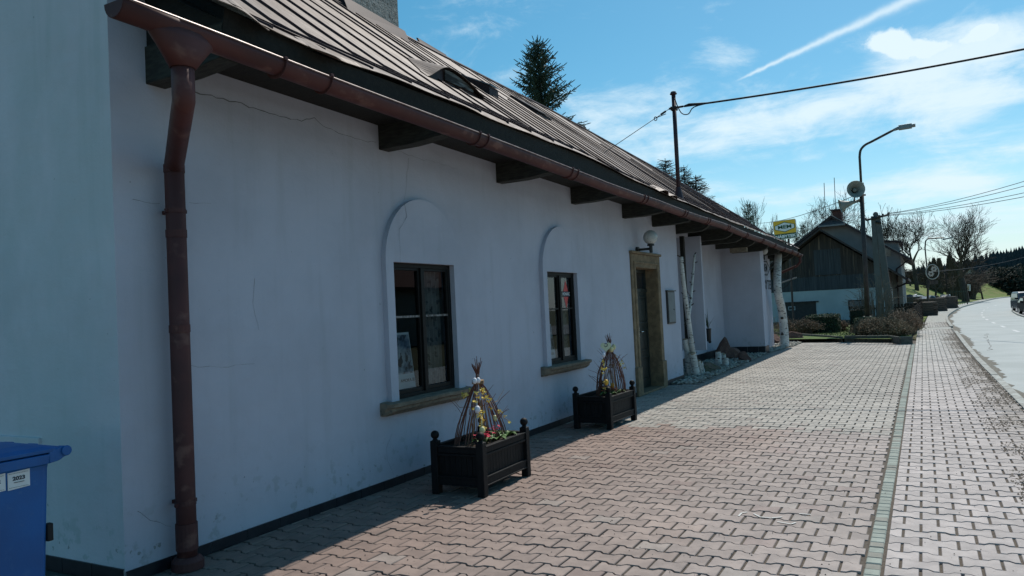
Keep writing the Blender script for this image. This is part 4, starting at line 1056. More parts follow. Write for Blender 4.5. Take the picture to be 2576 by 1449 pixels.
# side handle bar behind, with its round lugs
b.tube([(bx-.53, by+.565, .945), (bx+.03, by+.565, .945)], .02, 12)
for x in (bx-.50, bx-.27, bx+.012):
    b.prism([(x-.018, by+.48, .893), (x-.018, by+.53, .90), (x-.018, by+.58, .925), (x-.018, by+.585, .965), (x-.018, by+.55, .972), (x-.018, by+.48, .955)], (.036, 0, 0))
b.tube([(bx+.03, by+.565, .945), (bx+.04, by+.565, .945)], .027, 14)
b.build('handle', 'binblue', t, bevel=.004)
b = MB()
rg = [ringrect(bx-.53, bx+.03, by-.05, by+.53, .948), ringrect(bx-.535, bx+.035, by-.055, by+.535, .968), ringrect(bx-.50, bx+.0, by-.02, by+.50, .982), ringrect(bx-.42, bx-.08, by+.07, by+.42, .996)]
loft(b, rg); b.build('lid', 'binblue', t, bevel=.004)
for y0_, y1_, txt, in ((by+.290, by+.395, '2023'), (by+.175, by+.28, '2022')):
    k_ = MB(); xs = bx+.002; k_.prism([(xs, y0_, .795), (xs, y1_, .800), (xs, y1_, .885), (xs, y0_, .880)], (.0015, 0, 0)); s_ = k_.build('sticker', 'white', t)
    k_ = MB(); puttext(k_, txt, .026, (xs+.0025, (y0_+y1_)/2, .848), (0, 1, 0), (0, 0, 1), 1.15, .0004, .001); k_.bar((xs+.003, y0_+.028, .829), (xs+.003, y1_-.028, .829), .002, .003, (1, 0, 0))
    e = .006
    for i in range(12): # perforated border
        yy = y0_+e+(y1_-y0_-2*e)*i/12; k_.bar((xs+.003, yy, .806), (xs+.003, yy+.005, .806), .001, .003, (1, 0, 0)); k_.bar((xs+.003, yy, .874), (xs+.003, yy+.005, .874), .001, .003, (1, 0, 0))
    k_.build('lettering', 'ink', s_)
for x in (bx-.52, bx-.02):
    k_ = MB(); k_.tube([(x-.02, by+.47, .10), (x+.025, by+.47, .10)], .10, 20); k_.build('wheel', 'rubber', t, bevel=.01)
k_ = MB(); k_.box((bx-.014, by+.485, .49), (bx-.05, by+.515, .58)); k_.build('lug', 'rubber', t, bevel=.004)
# ------------------------------------------------------------------ planters
def planter(c, lx, ly, rz, label, src=None):
    if src: return dup(src, loc=(c[0], c[1], 0), rz=rz, label=label)
    t = thing('wooden_planter', (0, 0, 0), label, 'planter', 'black wooden planters in front of the white wall')
    t.location = (c[0], c[1], 0); t.rotation_euler = (0, 0, rz)
    hx, hy, H = lx/2, ly/2, .46
    for sx in (-1, 1):
        for sy in (-1, 1):
            p = MB(); x, y = sx*(hx-.035), sy*(hy-.035); p.box((x-.035, y-.035, 0), (x+.035, y+.035, H)); p.lathe([(.035, H), (.022, H+.004), (.02, H+.018)], (x, y, 0), 12)
            po = p.build('post', 'planter', t, bevel=.006)
            k_ = MB(); k_.smooth = True; k_.ball((x, y, H+.05), .038, 16); k_.build('finial', 'planter', po)
    def side(a, b, nrm):
        a = Vector(a); b = Vector(b); n = Vector(nrm); d = (b-a).normalized()
        p = MB()
        p.bar(a+Vector((0, 0, .385)), b+Vector((0, 0, .385)), .034, .05); p.bar(a+Vector((0, 0, .345)), b+Vector((0, 0, .345)), .044, .022); p.bar(a+n*.004+Vector((0, 0, .413)), b+n*.004+Vector((0, 0, .413)), .050, .012)
        p.bar(a+Vector((0, 0, .115)), b+Vector((0, 0, .115)), .034, .06); p.bar(a+Vector((0, 0, .155)), b+Vector((0, 0, .155)), .046, .018); p.bar(a+n*.003+Vector((0, 0, .088)), b+n*.003+Vector((0, 0, .088)), .046, .012)
        p.build('rail', 'planter', t, bevel=.003)
        p = MB(); L = (b-a).length; m_ = max(4, int(L/.052)); 
        for i in range(m_):
            q0 = a+d*(L*i/m_+.002); q1 = a+d*(L*(i+1)/m_-.002); q0 = q0-n*.004; q1 = q1-n*.004
            p.prism([q0+Vector((0, 0, .16)), q1+Vector((0, 0, .16)), q1+Vector((0, 0, .345)), q0+Vector((0, 0, .345))], -n*.012)
        p.build('panel', 'planter', t)
    e = .07
    side((-hx+e, -hy+.03, 0), (hx-e, -hy+.03, 0), (0, -1, 0)); side((-hx+e, hy-.03, 0), (hx-e, hy-.03, 0), (0, 1, 0))
    side((-hx+.03, -hy+e, 0), (-hx+.03, hy-e, 0), (-1, 0, 0)); side((hx-.03, -hy+e, 0), (hx-.03, hy-e, 0), (1, 0, 0))
    p = MB(); n = 10; RR = random.Random(2)
    for i in range(n):
        for k in range(n):
            x0, x1 = -hx+.045+(lx-.09)*i/n, -hx+.045+(lx-.09)*(i+1)/n; y0_, y1_ = -hy+.045+(ly-.09)*k/n, -hy+.045+(ly-.09)*(k+1)/n
            zf = lambda x, y: .35+.035*vnoise(x, y, 9, 2)
            p.poly([(x0, y0_, zf(x0, y0_)), (x1, y0_, zf(x1, y0_)), (x1, y1_, zf(x1, y1_)), (x0, y1_, zf(x0, y1_))])
    p.build('soil', 'soil', t, recalc=False)
    return t
P1 = (-3.61, 5.93); P2 = (-3.80, 9.45)
pl1 = planter(P1, .53, .90, .02, 'larger looking near black wooden planter holding red primroses')
pl2 = planter(P2, .53, .90, -.03, 'black wooden planter nearer the door with orange flowers', pl1)
def tepee(c, label, hgt, n, seed, rx, ry, dark):
    R = random.Random(seed); t = thing('willow_tepee', (c[0], c[1], .35), label, 'twig tepee', 'willow twig tepees in the planters')
    a = MB(); tip = Vector((c[0], c[1], .35+hgt))
    for i in range(n):
        th = 2*math.pi*i/n+R.uniform(-.1, .1); bow = R.uniform(.03, .08) if dark else R.uniform(.005, .045)
        b_ = Vector((c[0]+rx*math.cos(th)*R.uniform(.85, 1), c[1]+ry*math.sin(th)*R.uniform(.85, 1), .33))
        tt = tip+Vector((.022*math.cos(th)*R.uniform(.3, 1), .022*math.sin(th)*R.uniform(.3, 1), 0)); out_ = Vector((math.cos(th), math.sin(th), 0))
        top = tt+((tt-b_).normalized()+Vector((R.uniform(-.22, .22), R.uniform(-.22, .22), .2)))*R.uniform(.06, .19)
        pts = []
        for k in range(9):
            u = k/8; p = b_.lerp(tt, u)+out_*bow*4*u*(1-u)*1.2+Vector((R.uniform(-.004, .004), R.uniform(-.004, .004), 0)); pts.append(p)
        pts.append(top); r = R.uniform(.0036, .0062)
        a.tube(pts, [r*(1-.5*k/9) for k in range(10)], 5)
        for _ in range(R.randint(0, 1) if not dark else R.randint(0, 2)):   # side shoots
            u = R.uniform(.25, .8); p = b_.lerp(tt, u)+out_*.02; q = p+Vector((out_.x*.6+R.uniform(-.5, .5), out_.y*.6+R.uniform(-.5, .5), R.uniform(.4, 1.2))).normalized()*R.uniform(.08, .22)
            a.tube([p, p.lerp(q, .5)+Vector((R.uniform(-.01, .01), R.uniform(-.01, .01), .01)), q], [.003, .0025, .0015], 4)
    a.build('twigs', 'twig', t)
    b = MB()
    for i in range(7):
        th = R.uniform(0, 6.28); b_ = Vector((c[0]+.55*rx*math.cos(th)+.04, c[1]-.10+.3*ry*math.sin(th), .33)); b.tube([b_, b_.lerp(tip, .35), b_.lerp(tip, .7)+Vector((.02, 0, 0))], [.006, .006, .004], 5)
    b.build('stakes', 'twigtan', t)
    k_ = MB()
    for dz in (-.012, 0, .012): k_.lathe([(.052, dz-.006), (.058, dz), (.052, dz+.006)], (tip.x, tip.y, tip.z-.02), 14)
    k_.build('binding', 'twigtan', t)
    k_ = MB()
    for side in ((-1, .2), (.25, 1), (-.8, -.6)):     # loose arching shoots
        th = math.atan2(side[1], side[0]); b_ = tip+Vector((0, 0, -.25)); q = b_+Vector((math.cos(th)*.12, math.sin(th)*.30, .02)); e = q+Vector((math.cos(th)*.05, math.sin(th)*.12, .10))
        k_.tube([b_, q, e], [.003, .0025, .0015], 4)
    k_.build('loose_shoots', 'twigtan' if not dark else 'twig', t)
    return tip
def flowers(mb, p, R, sz=.022):
    for k in range(4):
        a = Vector((R.uniform(-1, 1), R.uniform(-1, 1), R.uniform(-1, .6))).normalized(); s_ = a.orthogonal().normalized()*sz*.45; e = p+a*sz*1.5
        mb.add([p, p.lerp(e, .55)+s_, e, p.lerp(e, .55)-s_], [(0, 1, 2, 3)])
def garland(path, label, seed, n):
    R = random.Random(seed); t = thing('forsythia_spray', path[0], label, 'flower garland', 'yellow flower sprays tied to the tepees')
    a = MB(); a.tube(path, .0025, 4); a.build('stem', 'twigtan', t); f = MB()
    P = [Vector(p) for p in path]
    for _ in range(n):
        i = R.randrange(len(P)-1); p = P[i].lerp(P[i+1], R.random())+Vector((R.uniform(-.03, .03), R.uniform(-.03, .03), R.uniform(-.03, .03)))
        for _k in range(2): flowers(f, p, R, R.uniform(.012, .021))
    f.build('blossoms', 'yellow', t, recalc=False)
def egg(p, m_, label, r=.034, string=.10):
    r = r*.82 if r > .0299 else r
    t = thing('easter_egg', p, label, 'easter egg', 'easter eggs hung on the twig tepees')
    a = MB(); a.smooth = True; a.ball(p, r, 14, (1, 1, 1.32)); a.build('shell', m_, t)
    b = MB(); b.tube([Vector(p)+Vector((0, 0, r*1.3)), Vector(p)+Vector((0, 0, r*1.3+string))], .0018, 4); b.build('thread', 'white', t)
T1 = tepee((P1[0]-.01, P1[1]-.0), 'near twig tepee of straight red willow rods tied at the top', .60, 34, 3, .21, .39, False)
T2 = tepee((P2[0]+.05, P2[1]+.13), 'bowed twig tepee with a pale heart beside the door', .64, 40, 8, .19, .29, True)
def pp(x, y, X): return at(x, y, 'X', X)
X1 = P1[0]+.12
garland([pp(1192,985,X1), pp(1200,1010,X1), pp(1206,1035,X1+.02), pp(1211,1062,X1+.03), pp(1212,1085,X1+.05)], 'yellow forsythia spray hanging straight down the near tepee above the cream egg', 4, 17)
garland([pp(1206,970,X1), pp(1222,1000,X1), pp(1240,1025,X1), pp(1258,1045,X1), pp(1282,1060,X1)], 'yellow forsythia spray trailing to the right down the near tepee', 5, 12)
garland([pp(1185,985,X1-.2), pp(1160,1000,X1-.2), pp(1150,1012,X1-.2)], 'sparse pale yellow shoots reaching left across the window sill', 6, 6)
egg(pp(1194,958,X1+.02), 'eggwhite', 'white egg tied in front at the top of the near tepee', .021, .03); egg(pp(1203,957,X1-.03), 'eggwhite', 'second white egg half hidden beside the one at the tepee top', .021, .03)
egg(pp(1213,1082,X1+.06), 'eggcream', 'cream egg hanging lowest on the near tepee over the primroses', .025, .12); egg(pp(1245,1052,X1-.02), 'eggcream', 'dull yellow egg among the rods on the right of the near tepee', .023, .08); egg(pp(1201,1030,X1+.02), 'eggwhite', 'small white egg among yellow blossoms mid way up the near tepee', .026, .06)
X2 = P2[0]+.10
egg(pp(1544,873,X2), 'eggcream', 'cream egg tied behind at the top of the tepee by the door', .036, .03); egg(pp(1538,879,X2+.05), 'eggcream', 'cream egg tied in front at the top of the tepee by the door', .036, .03)
egg(pp(1525,962,X2+.10), 'eggyellow', 'bright orange yellow egg hanging on the tepee by the door', .036, .12); egg(pp(1541,969,X2+.02), 'eggyellow', 'dark yellow egg right of the bright orange yellow one', .033, .12); egg(pp(1518,893,X2+.06), 'eggwhite', 'pale grey egg half way up the tepee by the door', .032, .06); egg(pp(1560,917,X2-.02), 'eggcream', 'pale cream egg among blossoms right side of the tepee by the door', .03, .06)
garland([pp(1519,900,X2+.08), pp(1520,930,X2+.09), pp(1522,965,X2+.1), pp(1521,990,X2+.1)], 'tan and yellow spray hanging down the middle of the tepee by the door', 7, 8)
garland([pp(1545,890,X2), pp(1560,900,X2), pp(1572,915,X2), pp(1577,930,X2)], 'yellow and white blossoms on the right of the tepee by the door', 9, 6)
# heart
hc = pp(1524, 872, X2+.02); t = thing('heart_ornament', hc, 'pale green heart ornament with a dark mark on the tepee by the door', 'ornament')
dd = (ORI-hc); dd.z = 0; nrm = Vector((.5, -.86, 0)); ux = Vector((.86, .5, 0))
pts = []
for k in range(40):
    a = 2*math.pi*k/40; x = 16*math.sin(a)**3; y = 13*math.cos(a)-5*math.cos(2*a)-2*math.cos(3*a)-math.cos(4*a); pts.append(hc+ux*x*.0044+Vector((0, 0, y*.0044)))
a = MB(); a.prism(pts, nrm*.014); a.build('heart', 'heart', t, bevel=.003)
a = MB(); a.tube([hc+nrm*.016+ux*x+Vector((0, 0, z)) for x, z in ((-.02, .035), (.0, .045), (.02, .03), (.015, .005), (-.01, 0), (-.025, .015))], .004, 5); a.build('mark', 'ink', t)
# primroses
def primrose(c, pet, label, seed, nb, nf, spread):
    R = random.Random(seed); t = thing('primrose', c, label, 'flower', 'spring flowers planted in the boxes'); a = MB(); a.smooth = True
    for _ in range(nb):
        th = R.uniform(0, 6.28); d = Vector((math.cos(th), math.sin(th), 0)); s_ = Vector((-d.y, d.x, 0)); L = R.uniform(.06, .11)*spread; b0 = Vector(c)+d*.02
        pr = [(0, .012, .0), (.35, .026, .045), (.7, .032, .055), (1, .008, .035)]
        vs = []
        for u, wd, z in pr: vs += [b0+d*L*u+s_*wd*spread+Vector((0, 0, z+.01)), b0+d*L*u+Vector((0, 0, z-.004)), b0+d*L*u-s_*wd*spread+Vector((0, 0, z+.01))]
        a.add(vs, [(3*i+k, 3*i+k+1, 3*i+k+4, 3*i+k+3) for i in range(3) for k in range(2)])
    a.build('leaves', 'leaf', t, recalc=False)
    if nf:
        f = MB()
        for _ in range(nf):
            q = Vector(c)+Vector((R.gauss(0, .035), R.gauss(0, .035), .07+R.uniform(0, .045)))
            for k in range(5):
                th = k*1.257+R.random(); d = Vector((math.cos(th), math.sin(th), R.uniform(.0, .5))).normalized(); s_ = d.cross(Vector((0, 0, 1))).normalized()*.011
                f.add([q, q+d*.016+s_, q+d*.024, q+d*.016-s_], [(0, 1, 2, 3)])
        f.build('petals', pet, t, recalc=False)
    return t
z = .385
primrose((P1[0]+.12, P1[1]-.17, z), 'petalred', 'crimson primrose blooming near the front corner of the near planter', 1, 9, 46, 1)
primrose((P1[0]+.14, P1[1]+.02, z), None, 'green primrose leaves without flowers in the middle of the near planter', 2, 12, 0, 1)
primrose((P1[0]+.14, P1[1]+.20, z), None, 'green primrose leaves without flowers near the far end of the near planter', 3, 12, 0, .9)
primrose((P1[0]+.02, P1[1]+.22, z), 'petalred', 'small red primrose behind the leaves at the far end of the near planter', 4, 6, 10, .8)
primrose((P2[0]+.08, P2[1]-.06, z), 'petalorange', 'orange flowered plant in the middle of the planter by the door', 5, 9, 34, .9)
primrose((P2[0]+.15, P2[1]+.10, z), None, 'pale green leaf rosette near the front rim of the planter by the door', 6, 12, 0, .9)
primrose((P2[0]+.14, P2[1]-.2, z), None, 'round leafed dark plant at the front corner of the planter by the door', 7, 10, 0, 1)
primrose((P2[0]-.02, P2[1]+.22, z), 'petalorange', 'small orange flower at the far end of the planter by the door', 8, 8, 8, .8)
# ------------------------------------------------------------------ birch logs, stones, pot in the gravel bed
def log(p, q, r0, r1, label, name='birch_log', group='birch logs standing in the gravel bed'):
    t = thing(name, p, label, 'log', group); a = MB(); p = Vector(p); q = Vector(q); a.smooth = True
    pts = [p.lerp(q, k/6)+Vector((.006*math.sin(k*2+p.y*9), .006*math.cos(k*1.7+p.x*7), 0)) for k in range(7)]
    a.tube(pts, [r0+(r1-r0)*k/6 for k in range(7)], 14, False); a.build('bark', 'birch', t)
    b = MB(); d = (q-p).normalized(); b.tube([q-d*.02, q+d*.002], [r1*.985, r1*.97], 14); b.build('cut_end', 'logend', t); return t
GXB = -4.20
b1 = at(1735, 946, 'Z', 0); t1 = at(1724.5, 853, 'X', b1.x)
log((b1.x, b1.y, -.02), t1, .065, .062, 'tall straight birch log beside the forked birch trunk')
b2 = at(1754, 947, 'Z', 0); t2 = at(1740, 888, 'X', b2.x-.05)
log((b2.x, b2.y, -.02), t2, .078, .072, 'stout leaning birch log in front of the forked birch trunk')
b3 = at(1764.5, 943, 'Z', 0); t3 = at(1757, 907, 'X', b3.x)
log((b3.x, b3.y, -.02), t3, .042, .04, 'short birch log with dark marks right of the stout leaning one')
b4 = at(1771, 941, 'Z', 0); t4 = at(1764, 910, 'X', b4.x)
log((b4.x, b4.y, -.02), t4, .034, .032, 'thin short birch log at the right end of the near group')
t5 = at(1751, 880, 'X', b2.x-.2); log((b2.x-.18, b2.y+.35, -.02), (t5.x, b2.y+.3, t5.z), .05, .048, 'birch log half hidden behind the stout leaning one')
def lg(xb, yb, xt, yt, r, label):
    b = at(xb, yb, 'Z', 0); q = at(xt, yt, 'X', b.x); log((b.x, b.y, -.02), (q.x, b.y+(q.y-b.y), q.z), r, r*.95, label)
lg(1808, 919, 1806.5, 885, .075, 'tallest birch stump beside the big red stone'); lg(1822, 911, 1820, 890, .06, 'leaning birch stump behind the other two by the red stone'); lg(1827.5, 921, 1825.5, 901, .065, 'lowest birch stump in front of the other two by the red stone')
# forked trunk
tr = thing('dead_birch', (b2.x, b2.y, 0), 'dead forked white birch trunk standing in the gravel by the recess', 'tree trunk')
X = b2.x-.07; pt = lambda x, y: at(x, y, 'X', X)
a = MB(); a.smooth = True
main = [pt(1757, 944), pt(1744, 890), pt(1737, 845), pt(1730.5, 795), pt(1723.5, 745), pt(1717, 690), pt(1713.5, 646)]
def smoothpath(P, n=4):
    o = []
    for i in range(len(P)-1):
        p0, p1, p2, p3 = P[max(i-1, 0)], P[i], P[i+1], P[min(i+2, len(P)-1)]
        for k in range(n):
            t = k/n; o.append(.5*((2*p1)+(p2-p0)*t+(2*p0-5*p1+4*p2-p3)*t*t+(3*p1-p0-3*p2+p3)*t**3))
    o.append(P[-1]); return o
mp = smoothpath(main); a.tube(mp, [.062-.020*k/len(mp) for k in range(len(mp))], 12)
br = smoothpath([pt(1731, 800), pt(1736, 770), pt(1739, 735), pt(1743, 690), pt(1747.5, 640)]); a.tube(br, [.04-.018*k/len(br) for k in range(len(br))], 10)
a.build('trunk', 'birch', tr)
a = MB(); RR = random.Random(5)
for P in (mp, br):
    for k in range(2, len(P), 2):
        p = P[k]; d = Vector((RR.uniform(-1, 1), RR.uniform(-1, 1), RR.uniform(.2, .8))).normalized(); a.tube([p, p+d*.07, p+d*RR.uniform(.08, .12)], [.016, .012, .009], 6)
for (x0, y0_), (x1, y1_) in (((1719, 720), (1738, 748)), ((1728, 750), (1740, 751)), ((1731, 800), (1722, 815)), ((1738, 755), (1731, 770))):
    a.tube([pt(x0, y0_), pt((x0+x1)/2, (y0_+y1_)/2-2), pt(x1, y1_)], [.008, .006, .004], 5)
a.build('branch_stubs', 'bark', tr)
# birch post under the far eave
bp = at(1974, 873, 'Z', 0); X = bp.x
po = thing('birch_post', (bp.x, bp.y, 0), 'crooked white birch post propping the far end of the eave', 'post')
pt = lambda x, y: at(x, y, 'X', X); a = MB(); a.smooth = True
P = smoothpath([pt(1974, 875), pt(1973, 845), pt(1970.5, 810), pt(1966, 775), pt(1958.5, 745), pt(1955.5, 715), pt(1956, 680), pt(1958, 640)])
a.tube(P, [.145-.035*k/len(P) for k in range(len(P))], 16); a.build('trunk', 'birch', po)
a = MB()
for x, y in ((1969, 800), (1969.5, 840), (1972, 818)):
    p = pt(x, y)+Vector((.0, -.125, 0)); a.ball(p, .05, 10, (1, .35, .8))
a.build('knots', 'bark', po)
# stones
def rock(c, dims, label, seed, mt='rock', shape=None, name='stone'):
    R = random.Random(seed); t = MB(); n = 9; vs = []
    import bmesh
    bm = bmesh.new(); bmesh.ops.create_icosphere(bm, subdivisions=3, radius=1)
    pl_ = [(Vector((R.gauss(0, 1), R.gauss(0, 1), R.gauss(0, .8))).normalized(), R.uniform(.55, .85)) for _ in range(11)]
    for v in bm.verts:
        p = v.co.copy()
        for nrm, d in pl_:
            k = p.dot(nrm)
            if k > d: p -= nrm*(k-d)
        p += v.co*(vnoise(p.x*3+seed, p.y*3+p.z*2, 1.5)-.5)*.09
        if shape: p = shape(p)
        v.co = Vector((p.x*dims[0], p.y*dims[1], p.z*dims[2]))
    t.add([v.co+Vector(c) for v in bm.verts], [tuple(v.index for v in f.verts) for f in bm.faces]); bm.free()
    return tag(t.build(name, mt), label, 'stone', 'stones lying in the gravel beds')
def gz(x, y): return at(x, y, 'Z', 0)
r1 = gz(1878, 902); rock((r1.x-.45, r1.y-.2, .12), (.34, .62, .22), 'long low base of red sandstone lying against the block wall', 4)
t = at(1885, 880, 'Y', r1.y-.2)
rock((r1.x-.5, r1.y-.35, .22), (.30, .38, .40), 'pointed red sandstone boulder, the biggest in the gravel', 7, shape=lambda p: Vector((p.x*(1-.45*max(0, p.z)), p.y*(1-.5*max(0, p.z)), p.z)))
r2 = gz(1877, 909); rock((r2.x-.05, r2.y, .09), (.2, .25, .17), 'small rounded red stone at the foot of the pointed boulder', 12)
r3 = gz(1788, 937); rock((r3.x-.15, r3.y+.3, .05), (.3, .5, .16), 'mossy brown stone slab beside the birch logs', 15, 'rockmoss'); rock((r3.x-.1, r3.y-.05, .03), (.22, .3, .07), 'flat mossy stone in front of the brown slab', 19, 'rockmoss')
r4 = gz(1992, 859); rock((r4.x, r4.y, .14), (.52, .3, .22), 'long brown boulder at the edge of the lawn bed behind the birch post', 23)
r5 = gz(1950, 866); rock((r5.x-.1, r5.y+.2, .12), (.28, .3, .24), 'ochre stone at the foot of the birch post', 29)
# little plant tufts in the bed
def tuft(c, n, h, label, m_, seed, name='dry_plant', cat='plant', lean=.5, wd=.004):
    R = random.Random(seed); b = MB()
    for _ in range(n):
        th = R.uniform(0, 6.28); d = Vector((math.cos(th), math.sin(th), 0)); p = Vector(c)+d*R.uniform(0, .04); L = h*R.uniform(.5, 1); k = R.uniform(.1, lean)
        s_ = Vector((-d.y, d.x, 0))*wd
        m1 = p+d*L*k*.5+Vector((0, 0, L*.6)); e = p+d*L*k*1.3+Vector((0, 0, L*(1-.3*k)))
        b.add([p-s_, p+s_, m1+s_*.8, m1-s_*.8, e], [(0, 1, 2, 3), (3, 2, 4)])
    return tag(b.build(name, m_, recalc=False), label, cat)
tuft((r3.x-.2, r3.y+.1, .02), 60, .22, 'dry grass tuft beside the mossy brown slab', 'brownshrub', 3)
# wall pot with strap leaves, hung on the recess wall
p0 = at(1782, 838, 'X', XR+.12)
pl_ = thing('hanging_pot', (XR, p0.y, p0.z), 'tall black wall pot with long strap leaves in the wall recess', 'plant pot')
a = MB(); a.lathe([(.055, -.22), (.06, -.2), (.08, .10), (.088, .11), (.088, .125), (.07, .125)], p0, 14); a.ball(p0+Vector((0.02, .02, -.23)), .045, 10); a.box((XR, p0.y-.015, p0.z-.1), (p0.x-.05, p0.y+.015, p0.z+.1)); a.build('pot', 'pot', pl_)
a = MB(); R = random.Random(6)
for k in range(26):
    th = R.uniform(0, 6.28); d = Vector((math.cos(th)*.8, math.sin(th), 0)); s_ = Vector((-d.y, d.x, 0))*.011; q = p0+Vector((0, 0, .12)); L = R.uniform(.3, .62); k_ = R.uniform(.1, .8); vs = []
    for u in (0, .35, .7, 1): 
        c = q+d*L*k_*u**1.4+Vector((0, 0, L*(u-.55*k_*u*u))); c.x = max(c.x, XR+.02); vs += [c-s_*(1.02-u), c+s_*(1.02-u)]
    a.add(vs, [(2*i, 2*i+1, 2*i+3, 2*i+2) for i in range(3)])
a.build('leaves', 'strapleaf', pl_, recalc=False)
# ------------------------------------------------------------------ mast with service cable
mb_ = onplane(1708, 496, (math.tan(math.radians(30)), 0, 1), 3.365+math.tan(math.radians(30))*EX); MX = mb_.x; MY = mb_.y
mt_ = at(1694, 237, 'Y', MY)
ms = thing('roof_mast', (MX, MY, roofz(MX, MY)), 'dark red steel mast with a cap standing on the roof edge', 'mast')
a = MB(); a.smooth = True; a.tube([(MX, MY, roofz(MX, MY)-.3), (mt_.x, MY, mt_.z)], .043, 12); a.build('pole', 'mast', ms)
a = MB(); a.lathe([(.055, 0), (.075, .01), (.05, .06), (.01, .075)], (mt_.x, MY, mt_.z-.01), 12); a.build('cap', 'mast', ms)
zb = roofz(MX, MY); a = MB(); a.lathe([(.12, -.10), (.085, .05), (.05, .22)], (MX, MY, zb), 12, False); a.build('flashing', 'mast', ms)
zc_ = mt_.z-.30; a = MB(); a.tube([(mt_.x-.09, MY-.06, zc_), (mt_.x+.2, MY-.06, zc_)], .022, 8); a.box((mt_.x-.06, MY-.07, zc_-.035), (mt_.x+.06, MY+.06, zc_+.035)); a.build('clamp', 'ironblack', ms)
c0 = Vector((mt_.x+.2, MY-.05, zc_)); c1 = at(2576, 98, 'Y', MY+.4); dirc = (c1-c0); c2 = c0+dirc*1.9
sag = lambda u: -1.1*4*u*(1-u)*.16
ca_ = MB(); pts = [c0+(c2-c0)*(k/40)+Vector((0, 0, sag(k/40))) for k in range(41)]
pts[0] = c0+Vector((.02, 0, 0)); ca_.smooth = True; ca_.tube(pts, .020, 8)
lp_ = [(mt_.x+.04, MY-.05, zc_+.18), (mt_.x+.09, MY-.06, zc_+.02), (mt_.x+.17, MY-.06, zc_-.14), (mt_.x+.30, MY-.05, zc_-.17), (mt_.x+.42, MY-.05, zc_-.05), tuple(pts[2])]
ca_.tube(smoothpath([Vector(p) for p in lp_]), .011, 6); ca_.tube([c0, c0+Vector((.12, 0, .03)), pts[2]], .014, 6)
tag(ca_.build('service_cable', 'wire'), 'thick black cable running from the roof mast across the street', 'cable')
g0 = Vector((mt_.x-.09, MY-.05, zc_)); g1 = onplane(1519, 385, (TS, 0, 1), KZ+TS*KX)
gw = MB(); gw.tube([g0, g1], .007, 5); d_ = (g1-g0); q = g0+d_*.22; gw.tube([g0+d_*.06, g0+d_*.13], .022, 6)
gw.tube([q+Vector((0.03*math.cos(t), 0, .04*math.sin(t)-.01)) for t in frange(0, 6.28, 10)], .009, 5); gw.tube([q, q+Vector((.22, 0, .05))], .008, 5)
tag(gw.build('guy_wire', 'wire'), 'thin stay wire with a turnbuckle from the mast down to the roof', 'wire')
# ------------------------------------------------------------------ advertising sign
SY = 33.0; q = lambda x, y: at(x, y, 'Y', SY)
tl, trr, bl_, brr = q(1943.5, 557), q(2000, 550), q(1948, 605), q(2007.5, 597)
sg = thing('shop_sign', (bl_.x, SY, 0), 'yellow and green MEM furniture sign on a post behind the roof end', 'sign')
ux = ((trr-tl)+(brr-bl_)).normalized(); uy = ((tl-bl_)+(trr-brr)); uy = (uy-ux*uy.dot(ux)).normalized(); n_ = ux.cross(uy); cen = (tl+trr+bl_+brr)/4
SW, SH = ((trr-tl).length+(brr-bl_).length)/2, ((tl-bl_).length+(trr-brr).length)/2
def sp(u, v, d=0): return cen+ux*(u*SW/2)+uy*(v*SH/2)+n_*d
def rrect(u0, v0, u1, v1, r, d):
    o = []; rv = r*SW/SH
    for cu_, cv_, a0 in ((u1-r, v1-rv, 0), (u0+r, v1-rv, 90), (u0+r, v0+rv, 180), (u1-r, v0+rv, 270)):
        for k in range(6):
            a = math.radians(a0+18*k); o.append(sp(cu_+r*math.cos(a), cv_+rv*math.sin(a), d))
    return o
a = MB(); a.prism(rrect(-1, -1, 1, 1, .12, -.10), n_*.10); a.build('panel', 'signwhite', sg)
a = MB(); a.prism(rrect(-.95, -.42, .95, .95, .09, .002), n_*.002); a.build('yellow_field', 'signyellow', sg)
a = MB(); a.prism([sp(-.95, -.94, .002), sp(.95, -.94, .002), sp(.95, -.42, .002), sp(-.95, -.42, .002)], n_*.0035); a.build('green_band', 'signgreen', sg)
a = MB()
hx = [(0, .80), (.88, .46), (.88, .06), (0, -.28), (-.88, .06), (-.88, .46)]
a.prism([sp(u, v, .006) for u, v in hx], n_*.003); a.build('hexagon_border', 'signgreen', sg)
a = MB(); a.prism([sp(u*.93, .26+(v-.26)*.86, .010) for u, v in hx], n_*.003); a.build('hexagon', 'signwhite', sg)
a = MB(); puttext(a, 'MEM', .25*SH, sp(0, .26, .017), ux, uy, 1.35, .002, .006); a.build('lettering', 'signgreen', sg)
a = MB(); puttext(a, 'NÁBYTEK', .19*SH, sp(.0, -.72, .014), ux, uy, 1.22, .002, .008); a.build('lettering', 'signwhite', sg)
a = MB(); pm = sp(.22, -1, -.05); a.tube([pm+Vector((0, 0, .1)), (pm.x, pm.y, 0)], .04, 8); a.build('post', 'steel', sg)
